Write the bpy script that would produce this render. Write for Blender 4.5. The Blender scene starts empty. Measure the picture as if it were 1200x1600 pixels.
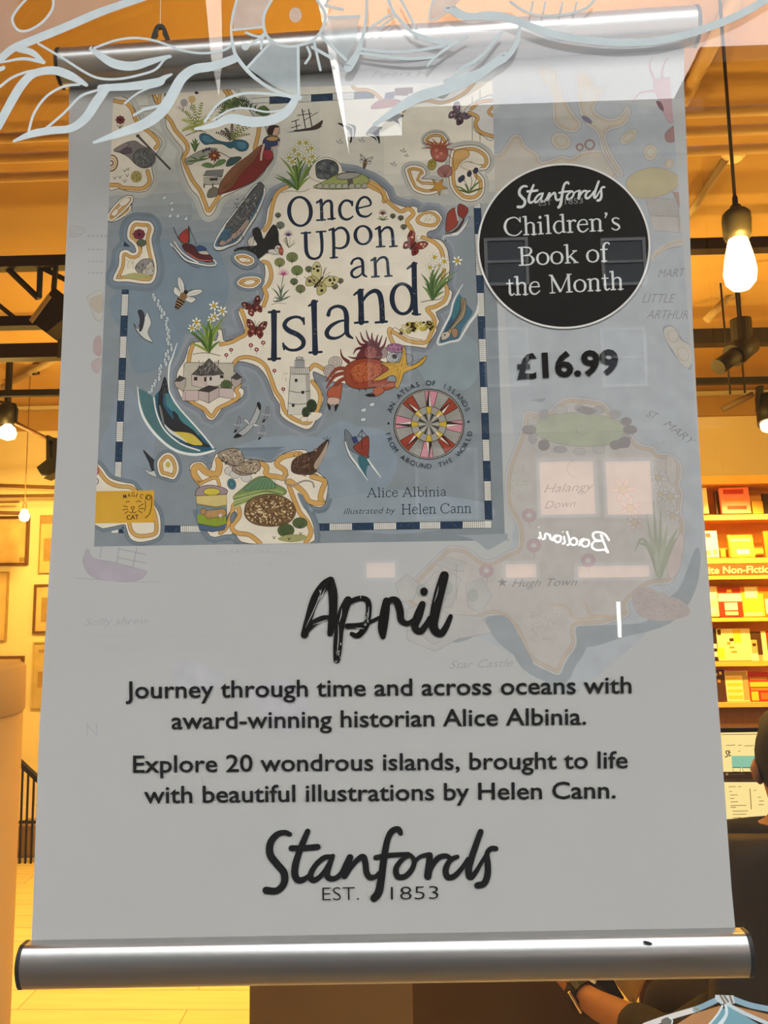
import bpy, bmesh, math, random
from mathutils import Vector, Matrix
from mathutils.geometry import tessellate_polygon

random.seed(7)
C = bpy.context.scene.collection
scene = bpy.context.scene

# ---------------------------------------------------------------- camera
W_PX, H_PX, F_PX = 1200, 1600, 1202.0
PITCH, YAW, ROLL = math.radians(6.90), math.radians(1.74), math.radians(-0.81)
CAM = Vector((0.029, -0.687, 1.62))
_fwd = Vector((-math.sin(YAW) * math.cos(PITCH), math.cos(YAW) * math.cos(PITCH), math.sin(PITCH)))
_rt0 = Vector((math.cos(YAW), math.sin(YAW), 0))
_up0 = _rt0.cross(_fwd)
RT = _rt0 * math.cos(ROLL) + _up0 * math.sin(ROLL)
UP = -_rt0 * math.sin(ROLL) + _up0 * math.cos(ROLL)
FWD = _fwd
cam_data = bpy.data.cameras.new('camera')
cam = bpy.data.objects.new('camera', cam_data)
C.objects.link(cam)
cam.matrix_world = Matrix(((RT.x, UP.x, -FWD.x, CAM.x), (RT.y, UP.y, -FWD.y, CAM.y), (RT.z, UP.z, -FWD.z, CAM.z), (0, 0, 0, 1)))
cam_data.sensor_fit = 'HORIZONTAL'
cam_data.sensor_width = 36.0
cam_data.lens = 36.0 * F_PX / W_PX
cam_data.clip_start = 0.02
cam_data.clip_end = 200
scene.camera = cam

# ---------------------------------------------------------------- light and exposure
SKY = 6.3          # overcast daylight in the street
LAMP = 1.9         # scale of the shop's warm lamps
WARM = (1.0, 0.60, 0.125)
world = bpy.data.worlds.new('overcast_sky')
scene.world = world
world.use_nodes = True
_nt = world.node_tree
_bg = _nt.nodes['Background']
_tc = _nt.nodes.new('ShaderNodeTexCoord')
_nz = _nt.nodes.new('ShaderNodeTexNoise')
_nz.inputs['Scale'].default_value = 2.2
_nz.inputs['Detail'].default_value = 4
_rp = _nt.nodes.new('ShaderNodeValToRGB')
_rp.color_ramp.elements[0].position = 0.3
_rp.color_ramp.elements[0].color = (0.88, 0.90, 0.95, 1)
_rp.color_ramp.elements[1].position = 0.7
_rp.color_ramp.elements[1].color = (0.99, 0.98, 1.0, 1)
_nt.links.new(_tc.outputs['Generated'], _nz.inputs['Vector'])
_nt.links.new(_nz.outputs['Fac'], _rp.inputs['Fac'])
_nt.links.new(_rp.outputs['Color'], _bg.inputs['Color'])
_bg.inputs['Strength'].default_value = SKY
vs = scene.view_settings
vs.view_transform = 'Standard'
vs.look = 'None'
vs.exposure = 0.0
vs.gamma = 1.0
vs.use_curve_mapping = False
scene.cycles.use_denoising = True
scene.cycles.max_bounces = 8
scene.cycles.diffuse_bounces = 4
scene.cycles.transparent_max_bounces = 24
scene.cycles.caustics_reflective = False
scene.cycles.caustics_refractive = False
scene.cycles.sample_clamp_indirect = 6.0

# ---------------------------------------------------------------- geometry of sight lines
def ray(px, py):
    return (FWD * F_PX + RT * (px - W_PX / 2) + UP * (H_PX / 2 - py)).normalized()

def P(px, py, Y):
    """the point of the upright plane at depth Y that the photo shows at (px, py)"""
    d = ray(px, py)
    return CAM + d * ((Y - CAM.y) / d.y)

def PZ(px, py, z):
    """the point at height z that the photo shows at (px, py)"""
    d = ray(px, py)
    return CAM + d * ((z - CAM.z) / d.z)

# ---------------------------------------------------------------- materials
def lin(c):
    c /= 255.0
    return c / 12.92 if c <= 0.04045 else ((c + 0.055) / 1.055) ** 2.4

def hexl(h):
    return tuple(lin(int(h[i:i + 2], 16)) for i in (0, 2, 4))

def material(name, col, rough=0.6, metal=0.0, noise=0.0, scale=20.0, spec=0.3, bump=0.0, stretch=None, emit=0.0, ecol=None):
    m = bpy.data.materials.new(name)
    m.use_nodes = True
    nt = m.node_tree
    b = nt.nodes['Principled BSDF']
    b.inputs['Roughness'].default_value = rough
    b.inputs['Metallic'].default_value = metal
    b.inputs['Specular IOR Level'].default_value = spec
    b.inputs['Base Color'].default_value = (*col, 1)
    if noise or bump:
        tc = nt.nodes.new('ShaderNodeTexCoord')
        mp = nt.nodes.new('ShaderNodeMapping')
        if stretch:
            mp.inputs['Scale'].default_value = stretch
        nz = nt.nodes.new('ShaderNodeTexNoise')
        nz.inputs['Scale'].default_value = scale
        nz.inputs['Detail'].default_value = 5
        nt.links.new(tc.outputs['Object'], mp.inputs['Vector'])
        nt.links.new(mp.outputs['Vector'], nz.inputs['Vector'])
        if noise:
            mx = nt.nodes.new('ShaderNodeMixRGB')
            mx.inputs['Color1'].default_value = (*[max(0, c * (1 - noise)) for c in col], 1)
            mx.inputs['Color2'].default_value = (*[min(1, c * (1 + noise)) for c in col], 1)
            nt.links.new(nz.outputs['Fac'], mx.inputs['Fac'])
            nt.links.new(mx.outputs['Color'], b.inputs['Base Color'])
        if bump:
            bp = nt.nodes.new('ShaderNodeBump')
            bp.inputs['Strength'].default_value = bump
            nt.links.new(nz.outputs['Fac'], bp.inputs['Height'])
            nt.links.new(bp.outputs['Normal'], b.inputs['Normal'])
    if emit:
        b.inputs['Emission Color'].default_value = (*(ecol or col), 1)
        b.inputs['Emission Strength'].default_value = emit
    return m

def ink_material(name, rough=0.55, mottling=0.07, trans=0.0):
    """printing ink: its pigment comes from the drawn shape, with a slight watercolour mottling"""
    m = bpy.data.materials.new(name)
    m.use_nodes = True
    nt = m.node_tree
    b = nt.nodes['Principled BSDF']
    b.inputs['Roughness'].default_value = rough
    b.inputs['Specular IOR Level'].default_value = 0.06
    at = nt.nodes.new('ShaderNodeAttribute')
    at.attribute_name = 'pigment'
    tc = nt.nodes.new('ShaderNodeTexCoord')
    nz = nt.nodes.new('ShaderNodeTexNoise')
    nz.inputs['Scale'].default_value = 60
    nz.inputs['Detail'].default_value = 6
    mr = nt.nodes.new('ShaderNodeMapRange')
    mr.inputs['From Min'].default_value = 0.3
    mr.inputs['From Max'].default_value = 0.7
    mr.inputs['To Min'].default_value = 1 - mottling
    mr.inputs['To Max'].default_value = 1 + mottling
    vm = nt.nodes.new('ShaderNodeVectorMath')
    vm.operation = 'SCALE'
    nt.links.new(tc.outputs['Object'], nz.inputs['Vector'])
    nt.links.new(nz.outputs['Fac'], mr.inputs['Value'])
    nt.links.new(at.outputs['Color'], vm.inputs[0])
    nt.links.new(mr.outputs['Result'], vm.inputs['Scale'])
    nt.links.new(vm.outputs['Vector'], b.inputs['Base Color'])
    if trans:
        b.inputs['Alpha'].default_value = 1 - trans
    return m

def glass_material():
    """clear shop-window pane: clear transmission plus the mirror reflection of both faces"""
    m = bpy.data.materials.new('window_glass')
    m.use_nodes = True
    nt = m.node_tree
    nt.nodes.clear()
    out = nt.nodes.new('ShaderNodeOutputMaterial')
    tr = nt.nodes.new('ShaderNodeBsdfTransparent')
    tr.inputs['Color'].default_value = (0.985, 0.995, 0.99, 1)
    gl = nt.nodes.new('ShaderNodeBsdfGlossy')
    gl.inputs['Roughness'].default_value = 0.0
    geo = nt.nodes.new('ShaderNodeNewGeometry')
    dot = nt.nodes.new('ShaderNodeVectorMath'); dot.operation = 'DOT_PRODUCT'
    ab = nt.nodes.new('ShaderNodeMath'); ab.operation = 'ABSOLUTE'
    om = nt.nodes.new('ShaderNodeMath'); om.operation = 'SUBTRACT'; om.inputs[0].default_value = 1.0
    pw = nt.nodes.new('ShaderNodeMath'); pw.operation = 'POWER'; pw.inputs[1].default_value = 5.0
    ml = nt.nodes.new('ShaderNodeMath'); ml.operation = 'MULTIPLY_ADD'
    ml.inputs[1].default_value = 0.955; ml.inputs[2].default_value = 0.045
    mix = nt.nodes.new('ShaderNodeMixShader')
    L = nt.links.new
    L(geo.outputs['Normal'], dot.inputs[0]); L(geo.outputs['Incoming'], dot.inputs[1])
    L(dot.outputs['Value'], ab.inputs[0]); L(ab.outputs[0], om.inputs[1]); L(om.outputs[0], pw.inputs[0])
    L(pw.outputs[0], ml.inputs[0]); L(ml.outputs[0], mix.inputs['Fac'])
    L(tr.outputs[0], mix.inputs[1]); L(gl.outputs[0], mix.inputs[2]); L(mix.outputs[0], out.inputs['Surface'])
    return m

def boards_material(name, c1, c2, width, axis='X', rough=0.4):
    """wooden boards laid along one axis, with grain"""
    m = bpy.data.materials.new(name)
    m.use_nodes = True
    nt = m.node_tree
    b = nt.nodes['Principled BSDF']
    b.inputs['Roughness'].default_value = rough
    tc = nt.nodes.new('ShaderNodeTexCoord')
    br = nt.nodes.new('ShaderNodeTexBrick')
    br.inputs['Scale'].default_value = 1.0
    br.inputs['Brick Width'].default_value = 1.4
    br.inputs['Row Height'].default_value = width
    br.inputs['Mortar Size'].default_value = 0.002
    br.inputs['Color1'].default_value = (*c1, 1)
    br.inputs['Color2'].default_value = (*c2, 1)
    br.inputs['Mortar'].default_value = (c1[0] * .3, c1[1] * .3, c1[2] * .3, 1)
    mp = nt.nodes.new('ShaderNodeMapping')
    mp.inputs['Scale'].default_value = (2, 30, 30)
    nz = nt.nodes.new('ShaderNodeTexNoise')
    nz.inputs['Scale'].default_value = 1.5
    nz.inputs['Detail'].default_value = 6
    mx = nt.nodes.new('ShaderNodeMixRGB'); mx.blend_type = 'MULTIPLY'; mx.inputs['Fac'].default_value = 0.3
    L = nt.links.new
    L(tc.outputs['Object'], br.inputs['Vector'])
    L(tc.outputs['Object'], mp.inputs['Vector']); L(mp.outputs['Vector'], nz.inputs['Vector'])
    L(br.outputs['Color'], mx.inputs['Color1']); L(nz.outputs['Fac'], mx.inputs['Color2'])
    L(mx.outputs['Color'], b.inputs['Base Color'])
    return m

M = {}
M['black'] = material('black_plastic', (0.012, 0.011, 0.010), 0.45)
M['black_metal'] = material('black_painted_metal', (0.010, 0.008, 0.005), 0.5, noise=0.2)
M['alu'] = material('brushed_aluminium', (0.52, 0.51, 0.50), 0.33, 1.0, noise=0.06, scale=300, stretch=(0.02, 1, 1))
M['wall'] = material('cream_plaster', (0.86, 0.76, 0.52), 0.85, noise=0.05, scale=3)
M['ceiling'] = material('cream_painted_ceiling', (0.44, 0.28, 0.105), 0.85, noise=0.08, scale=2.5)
M['beam'] = material('dark_painted_steel', (0.014, 0.009, 0.004), 0.6, noise=0.3, scale=15)
M['pipe'] = material('painted_conduit', (0.58, 0.42, 0.22), 0.5, noise=0.15, scale=8)
M['greypipe'] = material('dull_grey_conduit', (0.34, 0.26, 0.17), 0.5, noise=0.2, scale=8)
M['floor'] = boards_material('oak_boards', (0.90, 0.76, 0.40), (0.84, 0.68, 0.33), 0.16)
M['shelfwood'] = material('pale_shelf_wood', (0.86, 0.46, 0.10), 0.5, noise=0.12, scale=6, stretch=(1, 8, 8))
M['darkwood'] = material('dark_brown_wood', (0.16, 0.075, 0.03), 0.5, noise=0.2, scale=6, stretch=(8, 8, 1))
M['plinth'] = material('brown_painted_board', (0.20, 0.10, 0.022), 0.6, noise=0.12, scale=4)
M['plinthdark'] = material('dark_olive_board', (0.065, 0.038, 0.009), 0.65, noise=0.15, scale=4)
M['card'] = material('tan_cardboard', (0.50, 0.30, 0.10), 0.8, noise=0.08, scale=10)
M['brass'] = material('pale_lamp_brass', (0.6, 0.42, 0.18), 0.35, 0.8)
M['bulb'] = material('lit_bulb_glass', (1, 0.85, 0.5), 0.3, emit=14.0, ecol=(1.0, 0.72, 0.30))
M['cloth'] = material('black_cloth', (0.012, 0.010, 0.008), 0.9, noise=0.3, scale=60)
M['trouser'] = material('dark_grey_denim', (0.030, 0.022, 0.014), 0.9, noise=0.3, scale=80)
M['skin'] = material('skin', (0.32, 0.14, 0.06), 0.55, noise=0.08, scale=30)
M['hair'] = material('dark_hair', (0.010, 0.008, 0.006), 0.6, noise=0.3, scale=120, stretch=(1, 1, .1))
M['leather'] = material('black_leather', (0.015, 0.011, 0.009), 0.35)
M['silver'] = material('silver_buckle', (0.75, 0.70, 0.62), 0.25, 1.0)
M['chair'] = material('dark_brown_chair', (0.030, 0.019, 0.009), 0.7, noise=0.15, scale=30)
M['stone'] = material('brown_brick', (0.028, 0.024, 0.019), 0.9, noise=0.15, scale=0.8, spec=0.0)
M['stone_pale'] = material('stone_band', (0.10, 0.092, 0.078), 0.9, noise=0.1, scale=1, spec=0.0)
M['winframe'] = material('white_window_paint', (0.26, 0.26, 0.25), 0.5)
M['darkpane'] = material('street_window_pane', (0.03, 0.04, 0.05), 0.08, spec=0.5)
M['asphalt'] = material('grey_paving', (0.013, 0.0125, 0.012), 0.9, noise=0.2, scale=5)
M['warmpane'] = material('lit_street_window', (0.9, 0.6, 0.45), 0.4, emit=1.0, ecol=(1.0, 0.50, 0.33))
M['neon'] = material('white_neon', (1, 1, 1), 0.4, emit=9.0, ecol=(1, 0.98, 0.93))
M['ink'] = ink_material('printing_ink')
M['paint'] = ink_material('window_paint', 0.7, 0.05)
M['frost'] = ink_material('translucent_window_paint', 0.8, 0.10, trans=0.42)
M['thinfrost'] = ink_material('thin_window_paint', 0.8, 0.10, trans=0.72)
M['glass'] = glass_material()
_sheet = material('poster_paper', (0.445, 0.425, 0.397), 0.5, noise=0.03, scale=3, spec=0.3)
M['sheet'] = _sheet

# ---------------------------------------------------------------- mesh builder
def link_mesh(name, verts, faces, mat, parent=None, smooth=False, cols=None):
    me = bpy.data.meshes.new(name)
    me.from_pydata([tuple(v) for v in verts], [], faces)
    if cols is not None:
        ca = me.color_attributes.new('pigment', 'FLOAT_COLOR', 'CORNER')
        buf = []
        for f, c in zip(faces, cols):
            buf += [c[0], c[1], c[2], 1.0] * len(f)
        ca.data.foreach_set('color', buf)
    me.materials.append(mat)
    me.update()
    if smooth:
        for p in me.polygons:
            p.use_smooth = True
    o = bpy.data.objects.new(name, me)
    C.objects.link(o)
    if parent is not None:
        o.parent = parent
        o.matrix_parent_inverse = Matrix.Translation(-world_loc(parent))
    return o

def world_loc(o):
    """everything is placed unrotated; only a top-level Empty carries an offset"""
    return o.location.copy() if o.type == 'EMPTY' and o.parent is None else Vector((0, 0, 0))

def tag(o, label, cat, group=None, kind=None):
    o['label'] = label
    if cat:
        o['category'] = cat
    if group:
        o['group'] = group
    if kind:
        o['kind'] = kind
    return o

def empty(name, loc, label, cat, group=None):
    o = bpy.data.objects.new(name, None)
    o.empty_display_size = 0.05
    C.objects.link(o)
    o.location = loc
    return tag(o, label, cat, group)

class MB:
    def __init__(self):
        self.v, self.f = [], []
    def add(self, verts, faces):
        n = len(self.v)
        self.v += [Vector(v) for v in verts]
        self.f += [tuple(i + n for i in f) for f in faces]
        return self
    def box(self, lo, hi, mat=None):
        x0, y0, z0 = lo; x1, y1, z1 = hi
        vs_ = [Vector(p) for p in ((x0, y0, z0), (x1, y0, z0), (x1, y1, z0), (x0, y1, z0), (x0, y0, z1), (x1, y0, z1), (x1, y1, z1), (x0, y1, z1))]
        if mat:
            vs_ = [mat @ p for p in vs_]
        return self.add(vs_, [(0, 3, 2, 1), (4, 5, 6, 7), (0, 1, 5, 4), (1, 2, 6, 5), (2, 3, 7, 6), (3, 0, 4, 7)])
    def tube(self, pts, r, n=12, cap=True):
        pts = [Vector(p) for p in pts]
        rs = r if isinstance(r, (list, tuple)) else [r] * len(pts)
        rings = []
        ref = None
        for i, p in enumerate(pts):
            t = (pts[min(i + 1, len(pts) - 1)] - pts[max(i - 1, 0)]).normalized()
            if ref is None:
                ref = Vector((0, 0, 1)) if abs(t.z) < 0.9 else Vector((1, 0, 0))
            a = t.cross(ref).normalized(); b = a.cross(t).normalized()
            ref = b
            rings.append([p + (a * math.cos(2 * math.pi * k / n) + b * math.sin(2 * math.pi * k / n)) * rs[i] for k in range(n)])
        vs_ = [q for rg in rings for q in rg]
        fs = []
        for i in range(len(pts) - 1):
            for k in range(n):
                k2 = (k + 1) % n
                fs.append((i * n + k, i * n + k2, (i + 1) * n + k2, (i + 1) * n + k))
        if cap:
            fs.append(tuple(range(n))[::-1])
            fs.append(tuple((len(pts) - 1) * n + k for k in range(n)))
        return self.add(vs_, fs)
    def lathe(self, c, prof, n=24):
        """prof: (radius, z) pairs about the upright axis through c"""
        c = Vector(c)
        return self.tube([c + Vector((0, 0, z)) for r_, z in prof], [max(r_, 1e-4) for r_, z in prof], n)
    def slab(self, quad, depth):
        """a flat polygon (world points) pushed back along +Y"""
        n = len(quad)
        q = [Vector(p) for p in quad]
        vs_ = q + [p + Vector((0, depth, 0)) for p in q]
        fs = [tuple(range(n)), tuple(range(2 * n - 1, n - 1, -1))]
        fs += [(i, (i + 1) % n + 0, (i + 1) % n + n, i + n) for i in range(n)]
        return self.add(vs_, fs)
    def build(self, name, mat, parent=None, smooth=False):
        o = link_mesh(name, self.v, self.f, mat, parent)
        bm = bmesh.new(); bm.from_mesh(o.data)
        bmesh.ops.recalc_face_normals(bm, faces=bm.faces)
        bm.to_mesh(o.data); bm.free()
        if smooth:
            for p in o.data.polygons:
                p.use_smooth = len(p.vertices) <= 4
        return o

# ---------------------------------------------------------------- drawing with ink
def crom(pts, closed, sub=4):
    n = len(pts)
    if n < 3:
        return list(pts)
    out = []
    for i in range(n if closed else n - 1):
        g = lambda k: pts[k % n] if closed else pts[max(0, min(n - 1, k))]
        p0, p1, p2, p3 = g(i - 1), g(i), g(i + 1), g(i + 2)
        for s in range(sub):
            t = s / sub
            t2, t3 = t * t, t * t * t
            out.append(tuple(0.5 * (2 * p1[k] + (p2[k] - p0[k]) * t + (2 * p0[k] - 5 * p1[k] + 4 * p2[k] - p3[k]) * t2 + (3 * p1[k] - p0[k] - 3 * p2[k] + p3[k]) * t3) for k in range(len(p1))))
    if not closed:
        out.append(tuple(pts[-1]))
    return out

GAIN = 1.14
def pig(h):
    """ink as seen in the photo -> the pigment's own reflectance"""
    if not isinstance(h, str):
        return h
    r, g, b = (int(h[i:i + 2], 16) for i in (0, 2, 4))
    t = max(0.0, min(1.0, (b - r) / 32.0))          # the printed blues are greyish, soft blues
    r, g, b = r * (1 - .075 * t), g * (1 - .185 * t), b * (1 - .225 * t)
    return tuple(min(0.9, lin(c) * GAIN) for c in (r, g, b))

def clip_poly(p, clip):
    """cut a polygon back to a convex outline (clockwise on screen)"""
    out = list(p)
    for i in range(len(clip)):
        (ax, ay), (bx, by) = clip[i], clip[(i + 1) % len(clip)]
        inside = lambda q: (bx - ax) * (q[1] - ay) - (by - ay) * (q[0] - ax) >= 0
        src, out = out, []
        for k in range(len(src)):
            c, d = src[k - 1], src[k]
            ic, id_ = inside(c), inside(d)
            if ic != id_:
                den = (bx - ax) * (d[1] - c[1]) - (by - ay) * (d[0] - c[0])
                t = ((by - ay) * (c[0] - ax) - (bx - ax) * (c[1] - ay)) / den if den else 0
                out.append((c[0] + (d[0] - c[0]) * t, c[1] + (d[1] - c[1]) * t))
            if id_:
                out.append(d)
        if not out:
            return []
    return out

class Ink:
    def __init__(self, Y=0.0, step=3e-6):
        self.Y, self.step, self.k = Y, step, 0
        self.v, self.f, self.c = [], [], []
        self.cur, self.grid, self.top = [], {}, 0
        self.x0 = self.y0 = 0.0; self.s = 1.0
    def z(self, x0, y0, s):
        self.x0, self.y0, self.s = x0, y0, s
        return self
    def pts(self, p):
        if isinstance(p, str):
            p = [tuple(float(q) for q in t.split(',')) for t in p.split()]
        return [(self.x0 + q[0] / self.s, self.y0 + q[1] / self.s) for q in p]
    clip = None
    fade = 0.0
    def _face(self, px, col):
        if self.clip:
            px = clip_poly(px, self.clip)
            if len(px) < 3:
                return
        self.cur.append((px, col))
    def _commit(self):
        """close one drawn element: it goes just above whatever ink it overlaps"""
        if not self.cur:
            return
        xs = [p[0] for f, c in self.cur for p in f]; ys = [p[1] for f, c in self.cur for p in f]
        bb = (min(xs), min(ys), max(xs), max(ys)); col = self.cur[0][1]
        lev = 0
        cells = [(i, j) for i in range(int(bb[0] // 16), int(bb[2] // 16) + 1) for j in range(int(bb[1] // 16), int(bb[3] // 16) + 1)]
        for ce in cells:
            for (x0, y0, x1, y1, l, c) in self.grid.get(ce, ()):
                if x0 < bb[2] and x1 > bb[0] and y0 < bb[3] and y1 > bb[1]:
                    lev = max(lev, l + 1)
        rec = (*bb, lev, col)
        for ce in cells:
            self.grid.setdefault(ce, []).append(rec)
        y_ = self.Y - 3e-5 - lev * self.step
        self.top = max(self.top, lev)
        for fi, (px, c) in enumerate(self.cur):
            if len(px) < 5:
                tris = [tuple(range(len(px)))]
            else:
                tris = tessellate_polygon([[Vector((x, y, 0)) for x, y in px]])
            for ti, t in enumerate(tris):
                ar = sum(px[t[i]][0] * px[t[(i + 1) % len(t)]][1] - px[t[(i + 1) % len(t)]][0] * px[t[i]][1] for i in range(len(t)))
                if abs(ar) < 1e-7:
                    continue
                n = len(self.v)
                yo = y_ - self.step * 0.12 * ((fi + ti) % 8)      # no two faces lie exactly in one plane
                for i in (t if ar < 0 else t[::-1]):
                    q = P(px[i][0], px[i][1], self.Y)
                    self.v.append((q.x, yo, q.z))
                self.f.append(tuple(range(n, n + len(t))))
                c_ = pig(c)
                if self.fade:
                    c_ = tuple(a_ + (b_ - a_) * self.fade for a_, b_ in zip(c_, (0.445, 0.425, 0.397)))
                self.c.append(c_)
        self.cur = []
    def poly(self, p, col, line=None, lw=1.0):
        q = self.pts(p)
        self._face(q, col); self._commit()
        if line:
            self._rib(q, lw, line, True)
        return self
    def blob(self, p, col, line=None, lw=1.0, sub=4):
        q = crom(self.pts(p), True, sub)
        self._face(q, col); self._commit()
        if line:
            self._rib(q, lw, line, True)
        return self
    def _rib(self, q, w, col, closed=False, cap=True):
        n = len(q)
        if n < 2:
            return
        ws = w if isinstance(w, list) else [w] * n
        L_, R_ = [], []
        for i in range(n):
            a = q[(i - 1) % n] if closed else q[max(0, i - 1)]
            b = q[(i + 1) % n] if closed else q[min(n - 1, i + 1)]
            dx, dy = b[0] - a[0], b[1] - a[1]
            d = math.hypot(dx, dy) or 1e-6
            nx, ny = -dy / d * ws[i] / 2, dx / d * ws[i] / 2
            L_.append((q[i][0] + nx, q[i][1] + ny)); R_.append((q[i][0] - nx, q[i][1] - ny))
        for i in range(n if closed else n - 1):
            j = (i + 1) % n
            self._face([L_[i], L_[j], R_[j], R_[i]], col)
        if cap and not closed:
            for i in (0, n - 1):
                if ws[i] > 1.3:
                    self._face([(q[i][0] + ws[i] / 2 * math.cos(a * math.pi / 5), q[i][1] + ws[i] / 2 * math.sin(a * math.pi / 5)) for a in range(10)], col)
        self._commit()
    def line(self, p, w, col, smooth=True, closed=False, sub=4, cap=True):
        """w in photo pixels: one width or a list, one per point"""
        q = self.pts(p)
        if isinstance(w, (list, tuple)):
            q = [(a[0], a[1], b) for a, b in zip(q, w)]
            if smooth:
                q = crom(q, closed, sub)
            self._rib([t[:2] for t in q], [max(0.15, t[2]) for t in q], col, closed, cap)
        else:
            if smooth:
                q = crom(q, closed, sub)
            self._rib(q, w, col, closed, cap)
        return self
    def ell(self, cx, cy, rx, ry, col, rot=0.0, line=None, lw=1.0, n=18):
        a = math.radians(rot)
        p = [(cx + rx * math.cos(t) * math.cos(a) - ry * math.sin(t) * math.sin(a), cy + rx * math.cos(t) * math.sin(a) + ry * math.sin(t) * math.cos(a)) for t in [2 * math.pi * k / n for k in range(n)]]
        return self.poly(p, col, line, lw)
    def ring(self, cx, cy, rx, ry, w, col, rot=0.0, n=24):
        a = math.radians(rot)
        p = [(cx + rx * math.cos(t) * math.cos(a) - ry * math.sin(t) * math.sin(a), cy + rx * math.cos(t) * math.sin(a) + ry * math.sin(t) * math.cos(a)) for t in [2 * math.pi * k / n for k in range(n)]]
        return self.line(p, w, col, smooth=False, closed=True)
    def build(self, name, mat, parent=None):
        return link_mesh(name, self.v, self.f, mat, parent, cols=self.c)
    # lettering ------------------------------------------------------
    def text(self, s, x0, y0, x1, y1, cap, col, bold=0.0, shear=0.0):
        """sans lettering whose baseline runs from (x0,y0) to (x1,y1) in photo pixels, capitals cap pixels high"""
        vs_, fs, w = text_mesh(s, bold, shear)
        L_ = math.hypot(x1 - x0, y1 - y0)
        ux, uy = (x1 - x0) / L_, (y1 - y0) / L_
        lo = min(v[0] for v in vs_); hi = max(v[0] for v in vs_)
        sx = L_ / (hi - lo); sy = cap / CAPH
        for f in fs:
            self._face([(x0 + (vs_[i][0] - lo) * sx * ux + vs_[i][1] * sy * uy, y0 + (vs_[i][0] - lo) * sx * uy - vs_[i][1] * sy * ux) for i in f], col)
        self._commit()
        return self
    def arc_text(self, s, cx, cy, r, a0, a1, cap, col, flip=False, bold=0.0):
        """letters spread along an arc (angles in degrees, screen sense), upright outwards or, if flip, inwards"""
        n = len(s)
        for i, ch in enumerate(s):
            if ch == ' ':
                continue
            a = math.radians(a0 + (a1 - a0) * i / (n - 1))
            vs_, fs, w = text_mesh(ch, bold, 0)
            lo = min(v[0] for v in vs_); hi = max(v[0] for v in vs_)
            sc = cap / CAPH
            rx, ry = math.cos(a), math.sin(a)
            if flip:
                upx, upy, rtx, rty = -rx, -ry, ry, -rx
            else:
                upx, upy, rtx, rty = rx, ry, -ry, rx
            for f in fs:
                self._face([(cx + rx * r + ((vs_[k][0] - (lo + hi) / 2) * rtx + (vs_[k][1] - CAPH / 2) * upx) * sc, cy + ry * r + ((vs_[k][0] - (lo + hi) / 2) * rty + (vs_[k][1] - CAPH / 2) * upy) * sc) for k in f], col)
        self._commit()
        return self
    def serif(self, s, x0, y0, x1, y1, size, col, k=1.0, thin=1.0):
        """bookish serif lettering; size = em in photo pixels"""
        adv = sum(GLYPH[c][0] if c != ' ' else 0.26 for c in s)
        L_ = math.hypot(x1 - x0, y1 - y0)
        ux, uy = (x1 - x0) / L_, (y1 - y0) / L_
        sx = L_ / adv
        x = 0.0
        for c in s:
            if c == ' ':
                x += 0.26
                continue
            a, strokes = GLYPH[c]
            for pts, ws, sm in strokes:
                q = [(x0 + (x + p[0]) * sx * ux + p[1] * size * uy, y0 + (x + p[0]) * sx * uy - p[1] * size * ux) for p in pts]
                wl = ws if isinstance(ws, list) else [ws] * len(q)
                wl = [max(w_ * k, 0.042 * thin) * size for w_ in wl]
                q3 = [(a_[0], a_[1], b_) for a_, b_ in zip(q, wl)]
                if sm:
                    q3 = crom(q3, False, 5)
                self._rib([t[:2] for t in q3], [t[2] for t in q3], col, False, sm)
            x += a
        return self

_tcache = {}
def text_mesh(s, bold, shear):
    key = (s, bold, shear)
    if key in _tcache:
        return _tcache[key]
    cu = bpy.data.curves.new('lettering', 'FONT')
    cu.body = s
    cu.size = 1.0
    cu.offset = bold
    cu.shear = shear
    cu.resolution_u = 3
    o = bpy.data.objects.new('lettering', cu)
    C.objects.link(o)
    dg = bpy.context.evaluated_depsgraph_get()
    me = bpy.data.meshes.new_from_object(o.evaluated_get(dg))
    vs_ = [(v.co.x, v.co.y) for v in me.vertices]
    fs = [tuple(p.vertices) for p in me.polygons]
    bpy.data.objects.remove(o)
    bpy.data.curves.remove(cu)
    bpy.data.meshes.remove(me)
    _tcache[key] = (vs_, fs, max(v[0] for v in vs_))
    return _tcache[key]
CAPH = 1.0
_v, _, _ = text_mesh('H', 0, 0)
CAPH = max(v[1] for v in _v)

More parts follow.
